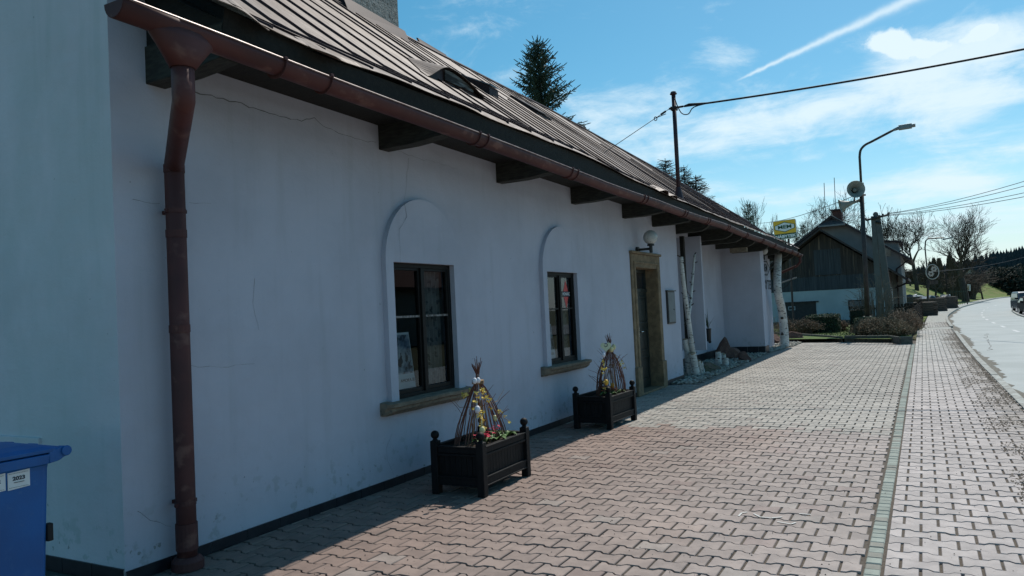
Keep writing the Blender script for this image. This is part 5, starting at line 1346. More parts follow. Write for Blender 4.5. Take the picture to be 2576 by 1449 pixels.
# ------------------------------------------------------------------ street lamps
LY = 31.6; q = lambda x, y: at(x, y, 'Y', LY)
base = at(2185, 845, 'Z', 0); base = Vector((at(2185, 845, 'Y', LY).x, LY, 0))
def street_lamp(nm, label, loc, H, arm, r0_, mastjoint):
    t = thing(nm, loc, label, 'street lamp'); b = Vector(loc); return t, b
ls = thing('street_lamp', base, 'tall dark street lamp with two grey horn loudspeakers beside the shrubs', 'street lamp')
top = q(2163, 395); px = base.x; HT = top.z
a = MB(); a.smooth = True
j = q(2168, 468).z
lean = (q(2163, 395).x-base.x)
def pxz(z): return px+lean*(z/HT)
a.tube([(px, LY, 0), (pxz(j), LY, j)], [.085, .078], 14)
a.build('pole', 'steel', ls)
a = MB(); a.smooth = True
a.tube([(pxz(j)-.0, LY, j-.25), (pxz(j), LY, j+.12)], .095, 14)
c1_ = q(2162.5, 395); c2_ = q(2165, 378); c3_ = q(2176, 365); c4_ = q(2195, 355); c5_ = q(2248, 327)
a.tube([Vector((pxz(j), LY, j))]+smoothpath([c1_, c2_, c3_, c4_, c5_], 5), .045, 12); a.build('arm', 'steel', ls)
a = MB(); h0, h1, h2, h3 = q(2246, 328), q(2262, 321.5), q(2282, 320), q(2303, 315)
a.tube([h0, h1], [.045, .07], 10); d_ = (h3-h1).normalized(); up = Vector((0, 0, 1))
a.bar(h1-d_*.02, h1+d_*.42, .24, .16); a.bar(h1+d_*.40, h3, .30, .075); a.build('luminaire', 'lampgrey', ls, bevel=.02)
def horn(c, d, r, L, parent):
    d = Vector(d).normalized(); s_ = d.orthogonal().normalized(); b_ = d.cross(s_); prof = [(0, .18), (.25, .22), (.5, .34), (.75, .58), (.92, .86), (1, 1.0)]
    a = MB(); a.smooth = True; vs = []; n = 20
    for u, k in prof:
        for i in range(n): t_ = 2*math.pi*i/n; vs.append(Vector(c)+d*(L*u-L*.5)+(s_*math.cos(t_)+b_*math.sin(t_))*r*k)
    a.add(vs, [(i*n+k, i*n+(k+1) % n, (i+1)*n+(k+1) % n, (i+1)*n+k) for i in range(len(prof)-1) for k in range(n)])
    h_ = a.build('horn_loudspeaker', 'horn', parent, recalc=False, solid=.012)
    a = MB(); cc_ = Vector(c); a.tube([cc_-d*L*.62, cc_-d*L*.45], [r*.3, r*.3], 12); a.tube([cc_-d*L*.45, cc_+d*L*.18, cc_+d*L*.30], [r*.10, r*.22, r*.05], 10); a.build('driver', 'horn', h_)
ha = q(2149.5, 480); horn(ha+Vector((0, -.1, 0)), (.30, -1, .05), .33, .55, ls)
hb_ = q(2140, 510); horn(hb_+Vector((-.02, 0, -.02)), (-1, -.25, -.24), .26, .72, ls)
a = MB(); k0 = q(2178, 490); k1 = q(2150, 494); k2 = q(2149, 507)
a.tube([k0, k1, k2], .035, 8); a.tube([k1, ha], .03, 8); a.build('bracket', 'steel', ls)
a = MB(); e0, e1 = q(2158, 500), q(2171, 508)
for dx in (0, .12): a.tube(smoothpath([e0+Vector((dx, 0, .1)), e0+Vector((dx-.03, 0, -.12)), e0+Vector((dx+.08, 0, -.30)), e1+Vector((0, 0, -.15))]), .007, 5)
a.build('cable_loops', 'wire', ls)
a = MB(); gb_ = Vector((px, LY, 0)); a.box((px-.16, LY-.14, 0), (px+.16, LY+.14, .75)); a.build('base_box', 'fencegreen', ls, bevel=.03)
# second lamp with easter egg ornament
L2 = 67.2; q = lambda x, y: at(x, y, 'Y', L2); b2_ = q(2333.5, 787); tp = q(2327, 624)
l2t = thing('street_lamp', (b2_.x, L2, 0), 'slim black street lamp carrying a big wire egg ornament by the far pavement', 'street lamp')
a = MB(); a.tube([(b2_.x, L2, 0), (tp.x+.06, L2, tp.z*.5)], .085, 10); a.tube([(tp.x+.06, L2, tp.z*.5), (tp.x, L2, tp.z), q(2328.5, 606), q(2335, 600), q(2375, 603)+Vector((0, 0, .15))], .05, 8); a.build('pole', 'ironblack', l2t)
a = MB(); e_ = q(2371, 603); a.bar(e_, e_+Vector((.7, 0, .12)), .2, .09); a.build('luminaire', 'lampgrey', l2t)
a = MB(); ec = q(2345.5, 685); ew, eh = .44, .56
ring = [ec+Vector((ew*math.cos(t), -.1, eh*math.sin(t)*(1.08 if math.sin(t) > 0 else .95))) for t in frange(0, 6.2832, 26)]
a.tube(ring, .035, 6)
for (cx_, cz_) in ((-.10, -.12), (.12, .24)):
    for k in range(6):
        o = ec+Vector((cx_+.14*math.cos(k*1.047), -.1, cz_+.14*math.sin(k*1.047))); a.tube([o+Vector((.055*math.cos(t), 0, .055*math.sin(t))) for t in frange(0, 6.2832, 8)], .022, 5)
a.tube([q(2332, 676)+Vector((-.1, 0, 0)), ring[10]], .03, 5); eo = a.build('egg_ornament', 'egg', l2t)
a = MB(); s0 = q(2337, 706); a.box((s0.x, L2-.13, s0.z-.30), (s0.x+.62, L2-.10, s0.z)); a.build('sign_plate', 'barnwood', l2t)
# ------------------------------------------------------------------ concrete utility pole with wires
UY = 39.5; q = lambda x, y: at(x, y, 'Y', UY); ub0 = q(2238, 815); ub1 = q(2265, 815); ut = q(2201, 542)
up_ = thing('utility_pole', (ub1.x-.3, UY, 0), 'grey twin concrete utility pole with steel cross arm in front of the barn', 'utility pole')
def taper(b0, w0, b1, w1, d=.13):
    a = MB(); a.add([(b0[0]+s_*w0/2, b0[1]+e, b0[2]) for e in (-d, d) for s_ in (-1, 1)]+[(b1[0]+s_*w1/2, b1[1]+e*.7, b1[2]) for e in (-d, d) for s_ in (-1, 1)], [(0, 1, 5, 4), (1, 3, 7, 5), (3, 2, 6, 7), (2, 0, 4, 6), (4, 5, 7, 6), (0, 2, 3, 1)]); return a
lb0, lb1 = q(2217, 800).x, q(2242, 800).x; lt0, lt1 = q(2196.5, 545).x, q(2208, 545).x
taper((lb0, UY, 0), .34, (lt0, UY, ut.z-.03), .20).build('leg', 'poleconc', up_, bevel=.02)
taper((lb1, UY-.02, 0), .36, (lt1, UY-.02, ut.z), .22).build('leg', 'poleconc', up_, bevel=.02)
a = MB(); ca0, ca1 = q(2178, 555), q(2236, 541); a.tube([ca0+Vector((0, -.18, 0)), ca1+Vector((0, -.18, 0))], .05, 8); b_ = q(2205, 563); a.tube([q(2203, 559)+Vector((0, -.18, 0)), q(2217, 562)+Vector((0, -.18, 0))], .05, 6)
for k in (0, .3, .75, 1): p = ca0.lerp(ca1, k)+Vector((0, -.18, 0)); a.lathe([(.03, 0), (.05, .03), (.05, .09), (.02, .12)], p, 8)
a.build('cross_arm', 'ironblack', up_)
a = MB(); a.ball(ut+Vector((.03, 0, .05)), .12, 10); a.build('cap', 'poleconc', up_)
for i, (y2, k) in enumerate(((418, 1.0), (430, .92), (447, .6), (457, .5))):
    a = MB(); s0 = ca0.lerp(ca1, k)+Vector((0, -.18, .06)); e = at(2576, y2, 'Y', 30); e2 = s0+(e-s0)*2.2
    a.tube([s0+(e2-s0)*(t/16)+Vector((0, 0, -.5*4*(t/16)*(1-t/16))) for t in range(17)], .010, 4)
    lab = ('topmost power line from the concrete pole to the right', 'second highest power line from the concrete pole to the right', 'third power line from the top at the right picture edge', 'lowest power line from the concrete pole to the right')[i]
    tag(a.build('power_line', 'wire'), lab, 'power line', 'power lines from the concrete pole')
a = MB(); s0 = q(2178, 555)+Vector((0, -.18, 0)); pA = at(2160, 488, 'Y', LY); pB = at(1905, 562, 'Y', 60)
a.tube([pA+(pB-pA)*(t/10)+Vector((0, 0, -.25*4*(t/10)*(1-t/10))) for t in range(11)], .014, 4)
tag(a.build('overhead_wire', 'wire'), 'thin wire from the lamp post loudspeakers to the left behind the sign', 'wire')
a = MB(); pA = at(2332, 684, 'Y', L2); pB = at(2600, 640, 'Y', 90)
a.tube([pA+(pB-pA)*(t/10)+Vector((0, 0, -.3*4*(t/10)*(1-t/10))) for t in range(11)], .018, 4)
tag(a.build('overhead_wire', 'wire'), 'thin wire from the egg lamp across the trees to the right edge', 'wire')
# ------------------------------------------------------------------ barn and house behind the lawn
BY = 46.0
c8 = lambda x, y, Y=BY: at((2900+x/2.229)/1.5528, (750+y/2.229)/1.5528, 'Y', Y)
bn = thing('barn', (c8(685, 900).x, BY, 0), 'dark weathered timber gabled barn with white rendered base behind the lamp post', 'barn')
apx = c8(685, 325); eR = c8(1425, 745); zbd = c8(700, 855).z; wR = c8(1252, 560).x; wLx = 2*apx.x-wR; slope = (apx.z-eR.z)/(eR.x-apx.x)
BD = 9.0
a = MB(); a.box((wLx, BY, 0), (wR, BY+BD, zbd)); 
gx0, gx1, gz1 = c8(355, 965).x, c8(640, 965).x, c8(500, 965).z
a.build('base_wall', 'barnwhite', bn)
zroof = lambda x: apx.z-.22-abs(x-apx.x)*slope
def gable(x0, x1, z0, y): 
    P = [(x0, y, z0), (x1, y, z0), (x1, y, zroof(x1))]
    if x0 < apx.x < x1: P.append((apx.x, y, apx.z-.22))
    P.append((x0, y, zroof(x0))); return P
# boards: individually wide planks with small steps
a = MB(); R = random.Random(8); x = wLx; zmid = c8(700, 730).z
while x < wR:
    w_ = R.uniform(.13, .17); e = min(wR, x+w_); d = R.uniform(0, .02)
    if zroof((x+e)/2) > zmid+.1:
        a.prism([(x, BY-.03-d, zmid+R.uniform(-.05, .02)), (e-.008, BY-.03-d, zmid+R.uniform(-.05, .02)), (e-.008, BY-.03-d, zroof(e)), (x, BY-.03-d, zroof(x))], (0, .04, 0))
    x = e
a.build('gable_boards', 'barnwood', bn)
a = MB(); x = wLx
while x < wR:
    e = min(wR, x+R.uniform(.13, .17)); d = R.uniform(0, .012); zt_ = min(zmid+.02, zroof((x+e)/2))
    a.prism([(x, BY-.02-d, zbd+.01), (e-.006, BY-.02-d, zbd+.01), (e-.006, BY-.02-d, zt_), (x, BY-.02-d, zt_)], (0, .03, 0)); x = e
a.build('lower_boards', 'barnblue', bn)
a = MB(); a.box((wLx+.01, BY+.03, zbd), (wR-.01, BY+BD, min(zroof(wR), 2.9))); a.poly(gable(wLx, wR, zbd, BY+.02)); a.build('frame_wall', 'barnwood', bn, recalc=False)
hx_ = (c8(500, 500).x, c8(720, 500).x) # hay door
a = MB(); 
h0, h1 = c8(620, 505), c8(850, 505); x = h0.x
while x < h1.x:
    a.box((x, BY-.075, zmid+.05), (min(x+.14, h1.x), BY-.055, h0.z-.02)); x += .15
a.build('hay_door', 'barnblue', bn)
eo_ = .65; oy = .75
def slab(sgn, y0, y1, th, mt_, nm, par, ax=apx, ex=None, ez_=None):
    xe = ax.x+sgn*abs(eR.x-apx.x) if ex is None else ex; z_ = eR.z if ez_ is None else ez_
    a = MB(); a.prism([(ax.x, y0, ax.z), (xe, y0, z_), (xe, y1, z_), (ax.x, y1, ax.z)], (0, 0, -th)); return a.build(nm, mt_, par)
rt = slab(1, BY-oy, BY+BD, .12, 'oldroof', 'roof', bn); slab(-1, BY-oy, BY+BD, .12, 'oldroof', 'roof', bn)
a = MB()
for sgn in (1, -1):
    xe = apx.x+sgn*abs(eR.x-apx.x); a.bar((apx.x, BY-oy-.02, apx.z-.1), (xe, BY-oy-.02, eR.z-.1), .03, .22, (0, 1, 0))
a.build('verge_board', 'barnwood', bn)
a = MB(); a.tube([(eR.x+.06, BY-oy, eR.z-.08), (eR.x+.06, BY+BD, eR.z-.08)], .07, 8); q0 = c8(1440, 790); q1 = c8(1340, 830); a.tube([(eR.x+.05, BY-.2, eR.z-.1), (eR.x+.05, BY-.2, q0.z), (q1.x, BY+.3, q1.z), (wR+.1, BY+.3, q1.z-.05), (wR+.1, BY+.3, .1)], .05, 8); a.build('gutter', 'roofdark', bn)
a = MB(); a.box((gx0, BY-.03, 0), (gx1, BY+.005, gz1)); gd = a.build('garage_door', 'garage', bn)
a = MB(); a.box((gx0-.05, BY-.10, gz1), (gx1+.15, BY+.01, gz1+.07)); a.build('lintel', 'barnwood', gd)
a = MB(); p0, p1 = c8(400, 998), c8(462, 1028); a.box((p0.x, BY-.06, p1.z), (p1.x, BY-.031, p0.z)); a.build('pane_frame', 'barnwhite', gd)
a = MB(); a.box((p0.x+.04, BY-.07, p1.z+.04), (p1.x-.04, BY-.061, p0.z-.04)); a.build('pane', 'garage', gd)
a = MB(); p0, p1 = c8(920, 943), c8(1072, 1010); a.box((p0.x, BY-.05, p1.z), (p1.x, BY+.005, p0.z)); wd = a.build('window', 'frame', bn)
a = MB(); a.box((p0.x+.07, BY-.06, p1.z+.07), (p1.x-.07, BY-.051, p0.z-.07)); a.build('pane', 'curtain', wd)
a = MB(); a.box((wLx-.02, BY-.04, -.02), (wR+.02, BY-.001, .22)); a.build('foundation', 'concrete', bn)
# house behind
HY = 52.5
h8 = lambda x, y: c8(x, y, HY)
hs = thing('house', (h8(1000, 900).x, HY, 0), 'grey rendered house with patched roof and brick chimney behind the barn', 'house')
A = h8(780, 212); wRx = h8(1385, 700).x; e1 = h8(1365, 548); k1 = h8(1130, 400); sl2 = (A.z-k1.z)/(k1.x-A.x); eavez = e1.z
lx_ = 2*A.x-wRx
a = MB(); a.prism([(lx_, HY, 0), (wRx, HY, 0), (wRx, HY, eavez-.1), (A.x+(A.z-eavez)/sl2*.98, HY, eavez), (A.x, HY, A.z-.15), (A.x-(A.z-eavez)/sl2*.98, HY, eavez), (lx_, HY, eavez-.1)], (0, 11, 0)); a.build('wall', 'houserender', hs)
xe = A.x+(A.z-eavez+.25)/sl2
for sgn in (1, -1):
    a = MB(); a.prism([(A.x, HY-.5, A.z), (A.x+sgn*(xe-A.x), HY-.5, eavez-.25), (A.x+sgn*(xe-A.x), HY+11.5, eavez-.25), (A.x, HY+11.5, A.z)], (0, 0, -.14)); ro = a.build('roof', 'slate', hs)
# half-hip of patched slates at the gable top
a = MB(); g0, g1, g2 = h8(655, 300), h8(940, 300), A
zz_ = g0.z; a.prism([(A.x-(A.z-zz_)/sl2, HY-.75, zz_-.05), (A.x+(A.z-zz_)/sl2, HY-.75, zz_-.05), (A.x, HY-.1, A.z+.04)], (0, .1, .05)); a.build('hip_roof', 'slate', hs)
a = MB()
for sgn in (1, -1):
    a.bar((A.x, HY-.55, A.z+.02), (A.x+sgn*(xe-A.x), HY-.55, eavez-.25), .04, .16, (0, 1, 0))
a.bar((A.x-(A.z-zz_)/sl2, HY-.78, zz_-.08), (A.x+(A.z-zz_)/sl2, HY-.78, zz_-.08), .05, .1); a.build('verge_board', 'houserender', hs)
# right shed dormer
d0, d1 = h8(1205, 400), h8(1372, 418)
a = MB(); a.prism([(d0.x-.9, HY+.9, d1.z-1.2), (d1.x-.12, HY+.9, d1.z-1.2), (d1.x-.12, HY+.9, d1.z-.1), (d0.x-.9, HY+.9, d0.z)], (0, 5, 0)); dmr = a.build('dormer', 'houserender', hs)
a = MB(); a.prism([(d0.x-1.0, HY+.7, d0.z+.06), (d1.x+.05, HY+.7, d1.z), (d1.x+.05, HY+6.2, d1.z), (d0.x-1.0, HY+6.2, d0.z+.06)], (0, 0, -.12)); a.build('dormer_roof', 'roofdark', dmr)
a = MB(); z0 = eavez-.25; a.tube([(xe+.05, HY-.5, z0), (xe+.05, HY+11, z0)], .075, 8); a.tube([(xe+.03, HY-.3, z0-.05), (wRx-.25, HY-.12, z0-.6), (wRx-.25, HY-.12, .1)], .05, 8); a.tube([(d1.x+.1, HY+.8, d1.z-.05), (d1.x+.1, HY+.8, d1.z-.55), (d1.x-.15, HY+.9, d1.z-.7)], .05, 6); a.build('gutter', 'roofdark', hs)
a = MB(); w0, w1 = h8(1218, 480), h8(1250, 560); a.box((w0.x, HY-.03, w1.z), (w1.x+.3, HY+.004, w0.z)); a.build('window', 'carglass', hs)
cA, cB = h8(765, 165), h8(852, 240)
a = MB(); a.box((cA.x, HY+1.2, A.z-.8), (cB.x, HY+2.0, cA.z+.1)); chh = a.build('chimney', 'brick', hs)
a = MB(); a.box((cA.x-.08, HY+1.1, cA.z+.1), (cB.x+.08, HY+2.1, cA.z+.2)); a.build('chimney_cap', 'roofdark', chh)
for i, (x, yt, yb) in enumerate(((2073, 460, 556), (2098.5, 447, 530))):
    p = at(x, yt, 'Y', HY+3); b_ = at(x, yb+25, 'Y', HY+3); a = MB(); a.tube([(b_.x+.1, HY+3, b_.z-1), (p.x, HY+3, p.z)], .022, 5)
    if i == 1: a.tube([(b_.x+.0, HY+3, b_.z-.1), (b_.x+.7, HY+3, b_.z-.05)], .015, 4)
    a.build('antenna', 'wire', hs)
# low outbuilding left of the barn
ob = thing('outbuilding', (-13, 58, 0), 'low grey roofed outbuilding behind the shop sign', 'building'); o0 = at(1925, 603, 'Y', 56); o1 = at(2030, 640, 'Y', 56); ot = at(2010, 605, 'Y', 56)
a = MB(); a.box((o0.x-6, 56.3, 0), (o1.x, 61, o1.z-.1)); a.build('wall', 'houserender', ob)
a = MB(); a.prism([(o0.x-6.5, 55.9, o1.z-.1), (o1.x+.3, 55.9, o1.z-.1), (o1.x-.6, 58.6, ot.z), (o0.x-6.5, 58.6, ot.z+.1)], (0, .02, -.12)); a.build('roof', 'lampgrey', ob)
a = MB(); cc0 = at(1932, 590, 'Y', 57.5); a.box((cc0.x, 57.4, cc0.z-1.2), (cc0.x+.8, 58.2, cc0.z)); a.build('chimney', 'houserender', ob)
# ------------------------------------------------------------------ lawn, low concrete edging, shrubs
lw = MB(); lw.poly([(-12, 30.8, .1), (-2.6, 27.6, .13), (-1, 26.7, .13), (-.42, 26.5, .13), (-.42, 35, .08), (-.5, 45.9, .02), (-12, 45.9, .02)])
tag(lw.build('lawn', 'lawn', recalc=False), kind='structure')
gl_ = MB(); R = random.Random(31)
for _ in range(9000):
    y = R.uniform(26.8, 36); x = R.uniform(-9, -.5)
    if y < EDGEY(x)+.25: continue
    h = R.uniform(.03, .08); t_ = R.uniform(0, 6.28); s_ = .012
    gl_.add([(x-s_*math.cos(t_), y-s_*math.sin(t_), .09), (x+s_*math.cos(t_), y+s_*math.sin(t_), .09), (x+R.uniform(-.03, .03), y+R.uniform(-.03, .03), .11+h)], [(0, 1, 2)])
tag(gl_.build('grass', 'hedgegreen', recalc=False), kind='stuff')
def edging(x0, x1, dz, label, h):
    a = MB(); n = 6; off = 0
    P = [(x0+(x1-x0)*k/n, EDGEY(x0+(x1-x0)*k/n)) for k in range(n+1)]
    a.ct = None
    for (p, q_), (r, s_) in zip(P, P[1:]): a.prism([(p, q_, -.05), (r-.008, s_, -.05), (r-.008, s_, h), (p, q_, h)], (0, .16, 0))
    return tag(a.build('edging_wall', 'concrete', bevel=.015), label, 'low wall', 'low concrete edgings of the lawn')
edging(-6.4, -2.45, 0, 'long low mossy concrete edging at the left front of the lawn', .19); edging(-2.4, -.35, 0, 'short dark concrete edging under the twiggy brown shrub', .22)
def twigshrub(c, dims, n, m_, label, seed, cat='shrub', name='shrub', leaf=None, nl=0, droop=.4, r=.006, group=None, lz=.03):
    R = random.Random(seed); t = thing(name, c, label, cat, group); a = MB(); tips = []
    for _ in range(n):
        th = R.uniform(0, 6.28); k = math.sqrt(R.random()); bx_ = Vector((c[0]+dims[0]*.55*k*math.cos(th), c[1]+dims[1]*.55*k*math.sin(th), c[2]))
        th2 = th+R.uniform(-.6, .6); e = Vector((c[0]+dims[0]*R.uniform(.3, 1)*math.cos(th2), c[1]+dims[1]*R.uniform(.3, 1)*math.sin(th2), 0))
        rr_ = math.hypot((e.x-c[0])/dims[0], (e.y-c[1])/dims[1]); e.z = c[2]+dims[2]*math.sqrt(max(.05, 1-rr_*rr_*.85))*R.uniform(.55, 1.05)
        mdl = bx_.lerp(e, .5); mdl.z = max(bx_.z, e.z)*R.uniform(.7, 1)+c[2]*.2; e2 = e+Vector((R.uniform(-.1, .1), R.uniform(-.1, .1), -droop*R.uniform(0, .3)*dims[2]))
        a.tube([bx_, mdl, e, e2], [r, r*.9, r*.7, r*.4], 4, False); tips += [mdl, e, e2, e.lerp(mdl, .5)]
    a.build('stems', m_, t, recalc=False)
    if leaf:
        b = MB()
        for _ in range(nl):
            p = R.choice(tips)+Vector((R.gauss(0, .07), R.gauss(0, .07), R.gauss(0, .06))); u = Vector((R.gauss(0, 1), R.gauss(0, 1), R.gauss(0, 1))).normalized(); v = u.orthogonal().normalized(); s_ = lz*R.uniform(.6, 1.3)
            b.add([p-u*s_, p+v*s_*.5, p+u*s_, p-v*s_*.5], [(0, 1, 2, 3)])
        b.build('foliage', leaf, t, recalc=False)
    return t
def leafbox(c, dims, n, m_, label, seed, sz=.03, name='clipped_hedge', cat='hedge', rnd=.25, group=None):
    R = random.Random(seed); t = thing(name, c, label, cat, group); b = MB()
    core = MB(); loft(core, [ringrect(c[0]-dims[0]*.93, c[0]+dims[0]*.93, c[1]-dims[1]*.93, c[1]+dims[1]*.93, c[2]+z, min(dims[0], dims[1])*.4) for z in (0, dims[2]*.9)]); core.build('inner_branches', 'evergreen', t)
    for _ in range(n):
        f = R.randrange(5); u, v = R.uniform(-1, 1), R.uniform(-1, 1)
        p = [(u, v, 1), (1, u, (v+1)/2), (-1, u, (v+1)/2), (u, -1, (v+1)/2), (u, 1, (v+1)/2)][f]
        k = 1+R.uniform(-.12, .06); q_ = Vector(p); xy = Vector((q_.x, q_.y)); L = (abs(q_.x)**5+abs(q_.y)**5)**.2
        if L > 1: q_.x /= L; q_.y /= L
        hz = 1-rnd*.35*max(0, max(abs(q_.x), abs(q_.y))-.75)/.25
        P_ = Vector((c[0]+q_.x*dims[0]*k, c[1]+q_.y*dims[1]*k, c[2]+min(q_.z, hz)*dims[2]*k)); a_ = Vector((R.gauss(0, 1), R.gauss(0, 1), R.gauss(0, 1))).normalized(); v_ = a_.orthogonal().normalized(); s_ = sz*R.uniform(.6, 1.3)
        b.add([P_-a_*s_, P_+v_*s_*.6, P_+a_*s_, P_-v_*s_*.6], [(0, 1, 2, 3)])
    b.build('foliage', m_, t, recalc=False); return t
def gp(x, y, Y, z=None): p = at(x, y, 'Y', Y); return (p.x, Y, p.z if z is None else z)
c = gp(2005, 820, 32.5, .1); twigshrub(c, (1.05, .7, .62), 420, 'brownshrub', 'low brown leafless hedge left of the clipped green box hedge', 1, name='bare_hedge', cat='hedge', leaf='brownshrub', nl=2600, droop=.5, r=.008)
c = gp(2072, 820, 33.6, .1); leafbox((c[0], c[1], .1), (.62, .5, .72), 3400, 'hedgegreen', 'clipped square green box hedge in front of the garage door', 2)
c = gp(2114, 825, 34.5, .1); twigshrub(c, (.36, .36, .42), 160, 'brownshrub', 'small round dark brown shrub on the lawn', 3, leaf='brownshrub', nl=1200, r=.005)
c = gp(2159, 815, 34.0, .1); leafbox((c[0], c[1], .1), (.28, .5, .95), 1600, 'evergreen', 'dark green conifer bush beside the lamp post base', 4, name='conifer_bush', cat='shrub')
c = gp(2212, 835, 28.6, .1); twigshrub((c[0]+.05, c[1], .1), (1.0, 1.2, .66), 1300, 'juniper', 'big twiggy tan brown spreading shrub at the lamp post foot', 5, leaf='juniper', nl=6500, droop=1.0, r=.007, lz=.03, name='spreading_shrub')
c = gp(2285, 810, 30.8, .1); twigshrub((c[0]-.12, c[1], .1), (.60, 2.2, .86), 800, 'brownshrub', 'dark brown bare hedge running back along the pavement', 6, name='bare_hedge', cat='hedge', leaf='brownshrub', nl=5200, droop=.5, r=.008, lz=.03)
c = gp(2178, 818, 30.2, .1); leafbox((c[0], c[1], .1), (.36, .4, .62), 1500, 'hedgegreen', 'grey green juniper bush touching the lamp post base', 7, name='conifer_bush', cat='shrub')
c = gp(2205, 800, 34.6, .1); twigshrub((c[0], c[1], .1), (1.3, .9, 2.5), 150, 'hazel', 'pale leafless bush with thin upright twigs behind the brown shrubs', 8, droop=.05, r=.007, name='bare_bush')
c = gp(1948, 850, 28.4, 0); twigshrub((c[0], c[1], 0), (.4, .4, 1.0), 60, 'hazel', 'thin leafless bush by the far end of the white wall', 9, leaf='yellow', nl=40, droop=.05, r=.004, name='bare_bush', lz=.02)
# picket fence beside the pavement
fn_ = thing('picket_fence', (-.3, 40, 0), 'dark brown picket fence running along the pavement past the shrubs', 'fence')
a = MB(); y = 35.0; fx = lambda y: wlx(y)-.18
while y < 50.5: a.box((fx(y)-.012, y, .05), (fx(y)+.012, y+.085, 1.02+.03*math.sin(y))); y += .12
x = fx(50.4)-.02
a.build('pickets', 'fencewood', fn_)
a = MB()
for z in (.3, .8): a.bar((fx(35)-.04, 35, z), (fx(50.4)-.04, 50.4, z), .04, .07)
for y in (35, 38.8, 42.6, 46.5, 50.3): a.box((fx(y)-.10, y-.05, 0), (fx(y)-.02, y+.05, 1.1))
a.build('rails', 'fencewood', fn_)
f2 = thing('picket_fence', (-1.5, 44, 0), 'dark fence across the yard with light gaps between its boards', 'fence'); a = MB(); x = fx(40)-.1; Yf = 40.5
while x > -2.6: a.box((x-.09, Yf-.012, .05), (x, Yf+.012, 1.05)); x -= .135
a.build('pickets', 'fencewood', f2); a = MB()
for z in (.3, .85): a.box((-2.6, Yf+.014, z), (fx(40)-.1, Yf+.05, z+.07))
a.build('rails', 'fencewood', f2)
# wood stacks and yard clutter along the far pavement
def stack(c, lx, ly, h, label, seed, tarp=True):
    R = random.Random(seed); t = thing('wood_stack', c, label, 'wood stack', 'timber stacks in the yard'); a = MB(); z = c[2]
    while z < c[2]+h:
        y = c[1]-ly/2
        while y < c[1]+ly/2:
            s_ = R.uniform(.10, .2); L = lx*R.uniform(.8, 1.05); a.box((c[0]-L/2+R.uniform(-.1, .1), y, z), (c[0]+L/2, y+s_*.9, z+.13)); y += s_
        z += .15
    a.build('timbers', 'lumber', t)
    if tarp:
        b = MB(); n = 7; ox, oy_, kx_, ky_ = R.uniform(-.2, .2)*lx, R.uniform(-.2, .2)*ly, R.uniform(.5, .8), R.uniform(.45, .8); vs = [(c[0]+ox+(i/n-.5)*lx*kx_, c[1]+oy_+(k/n-.5)*ly*ky_, z+.08+R.uniform(-.10, .16)-(.35 if i in (0, n) or k in (0, n) else 0)) for i in range(n+1) for k in range(n+1)]
        b.add(vs, [(i*(n+1)+k, (i+1)*(n+1)+k, (i+1)*(n+1)+k+1, i*(n+1)+k+1) for i in range(n) for k in range(n)]); b.build('tarp', 'tarp', t, recalc=False)
def sx(x, Y): return at(x, 760, 'Y', Y).x
stack((sx(2300, 58), 58, 0), 2.6, 3, .85, 'dark timber stack nearest the fence with brown leaves on it', 1, False); stack((sx(2340, 70), 70, 0), 2.2, 4, .95, 'timber stack with white tarp behind the egg lamp', 2); stack((sx(2376, 80), 80, 0), 2.0, 5, 1.0, 'long timber stack with white tarp nearest the far pavement', 3); stack((sx(2305, 78), 78, 0), 3.4, 4, 1.1, 'white tarp covered timber stack deep in the yard', 4); stack((sx(2365, 66), 69.5, 0), .9, 1.2, .8, 'small pallet stack beside the far pavement', 6, False)
def steelbits(name, label, cat, boxes, m_):
    a = MB()
    for b_ in boxes: a.box(*b_)
    return tag(a.build(name, m_), label, cat)
gx = sx(2412, 90); G = 90
a = MB()
for k in range(9): a.box((gx-.9+.2*k, G-.02, .1), (gx-.87+.2*k, G+.02, 1.6))
for z in (.3, 1.4): a.box((gx-.9, G-.03, z), (gx+.75, G+.03, z+.05))
tag(a.build('wire_gate', 'fencegreen'), 'narrow green metal gate at the end of the yard', 'gate')
for i, (x, Y, h) in enumerate(((2382, 98, 3.6), (2353, 92, 1.4), (2432, 97, 2.2))):
    p = at(x, 740, 'Y', Y).x; a = MB(); a.tube([(p, Y, -.1), (p+.05, Y, h)], .09 if i == 0 else .06, 6)
    tag(a.build('fence_post', 'fencewood'), ('tall dark wooden post rising from the meadow edge', 'short thick fence post left of the tall one', 'thin fence post right of the green gate')[i], 'post')
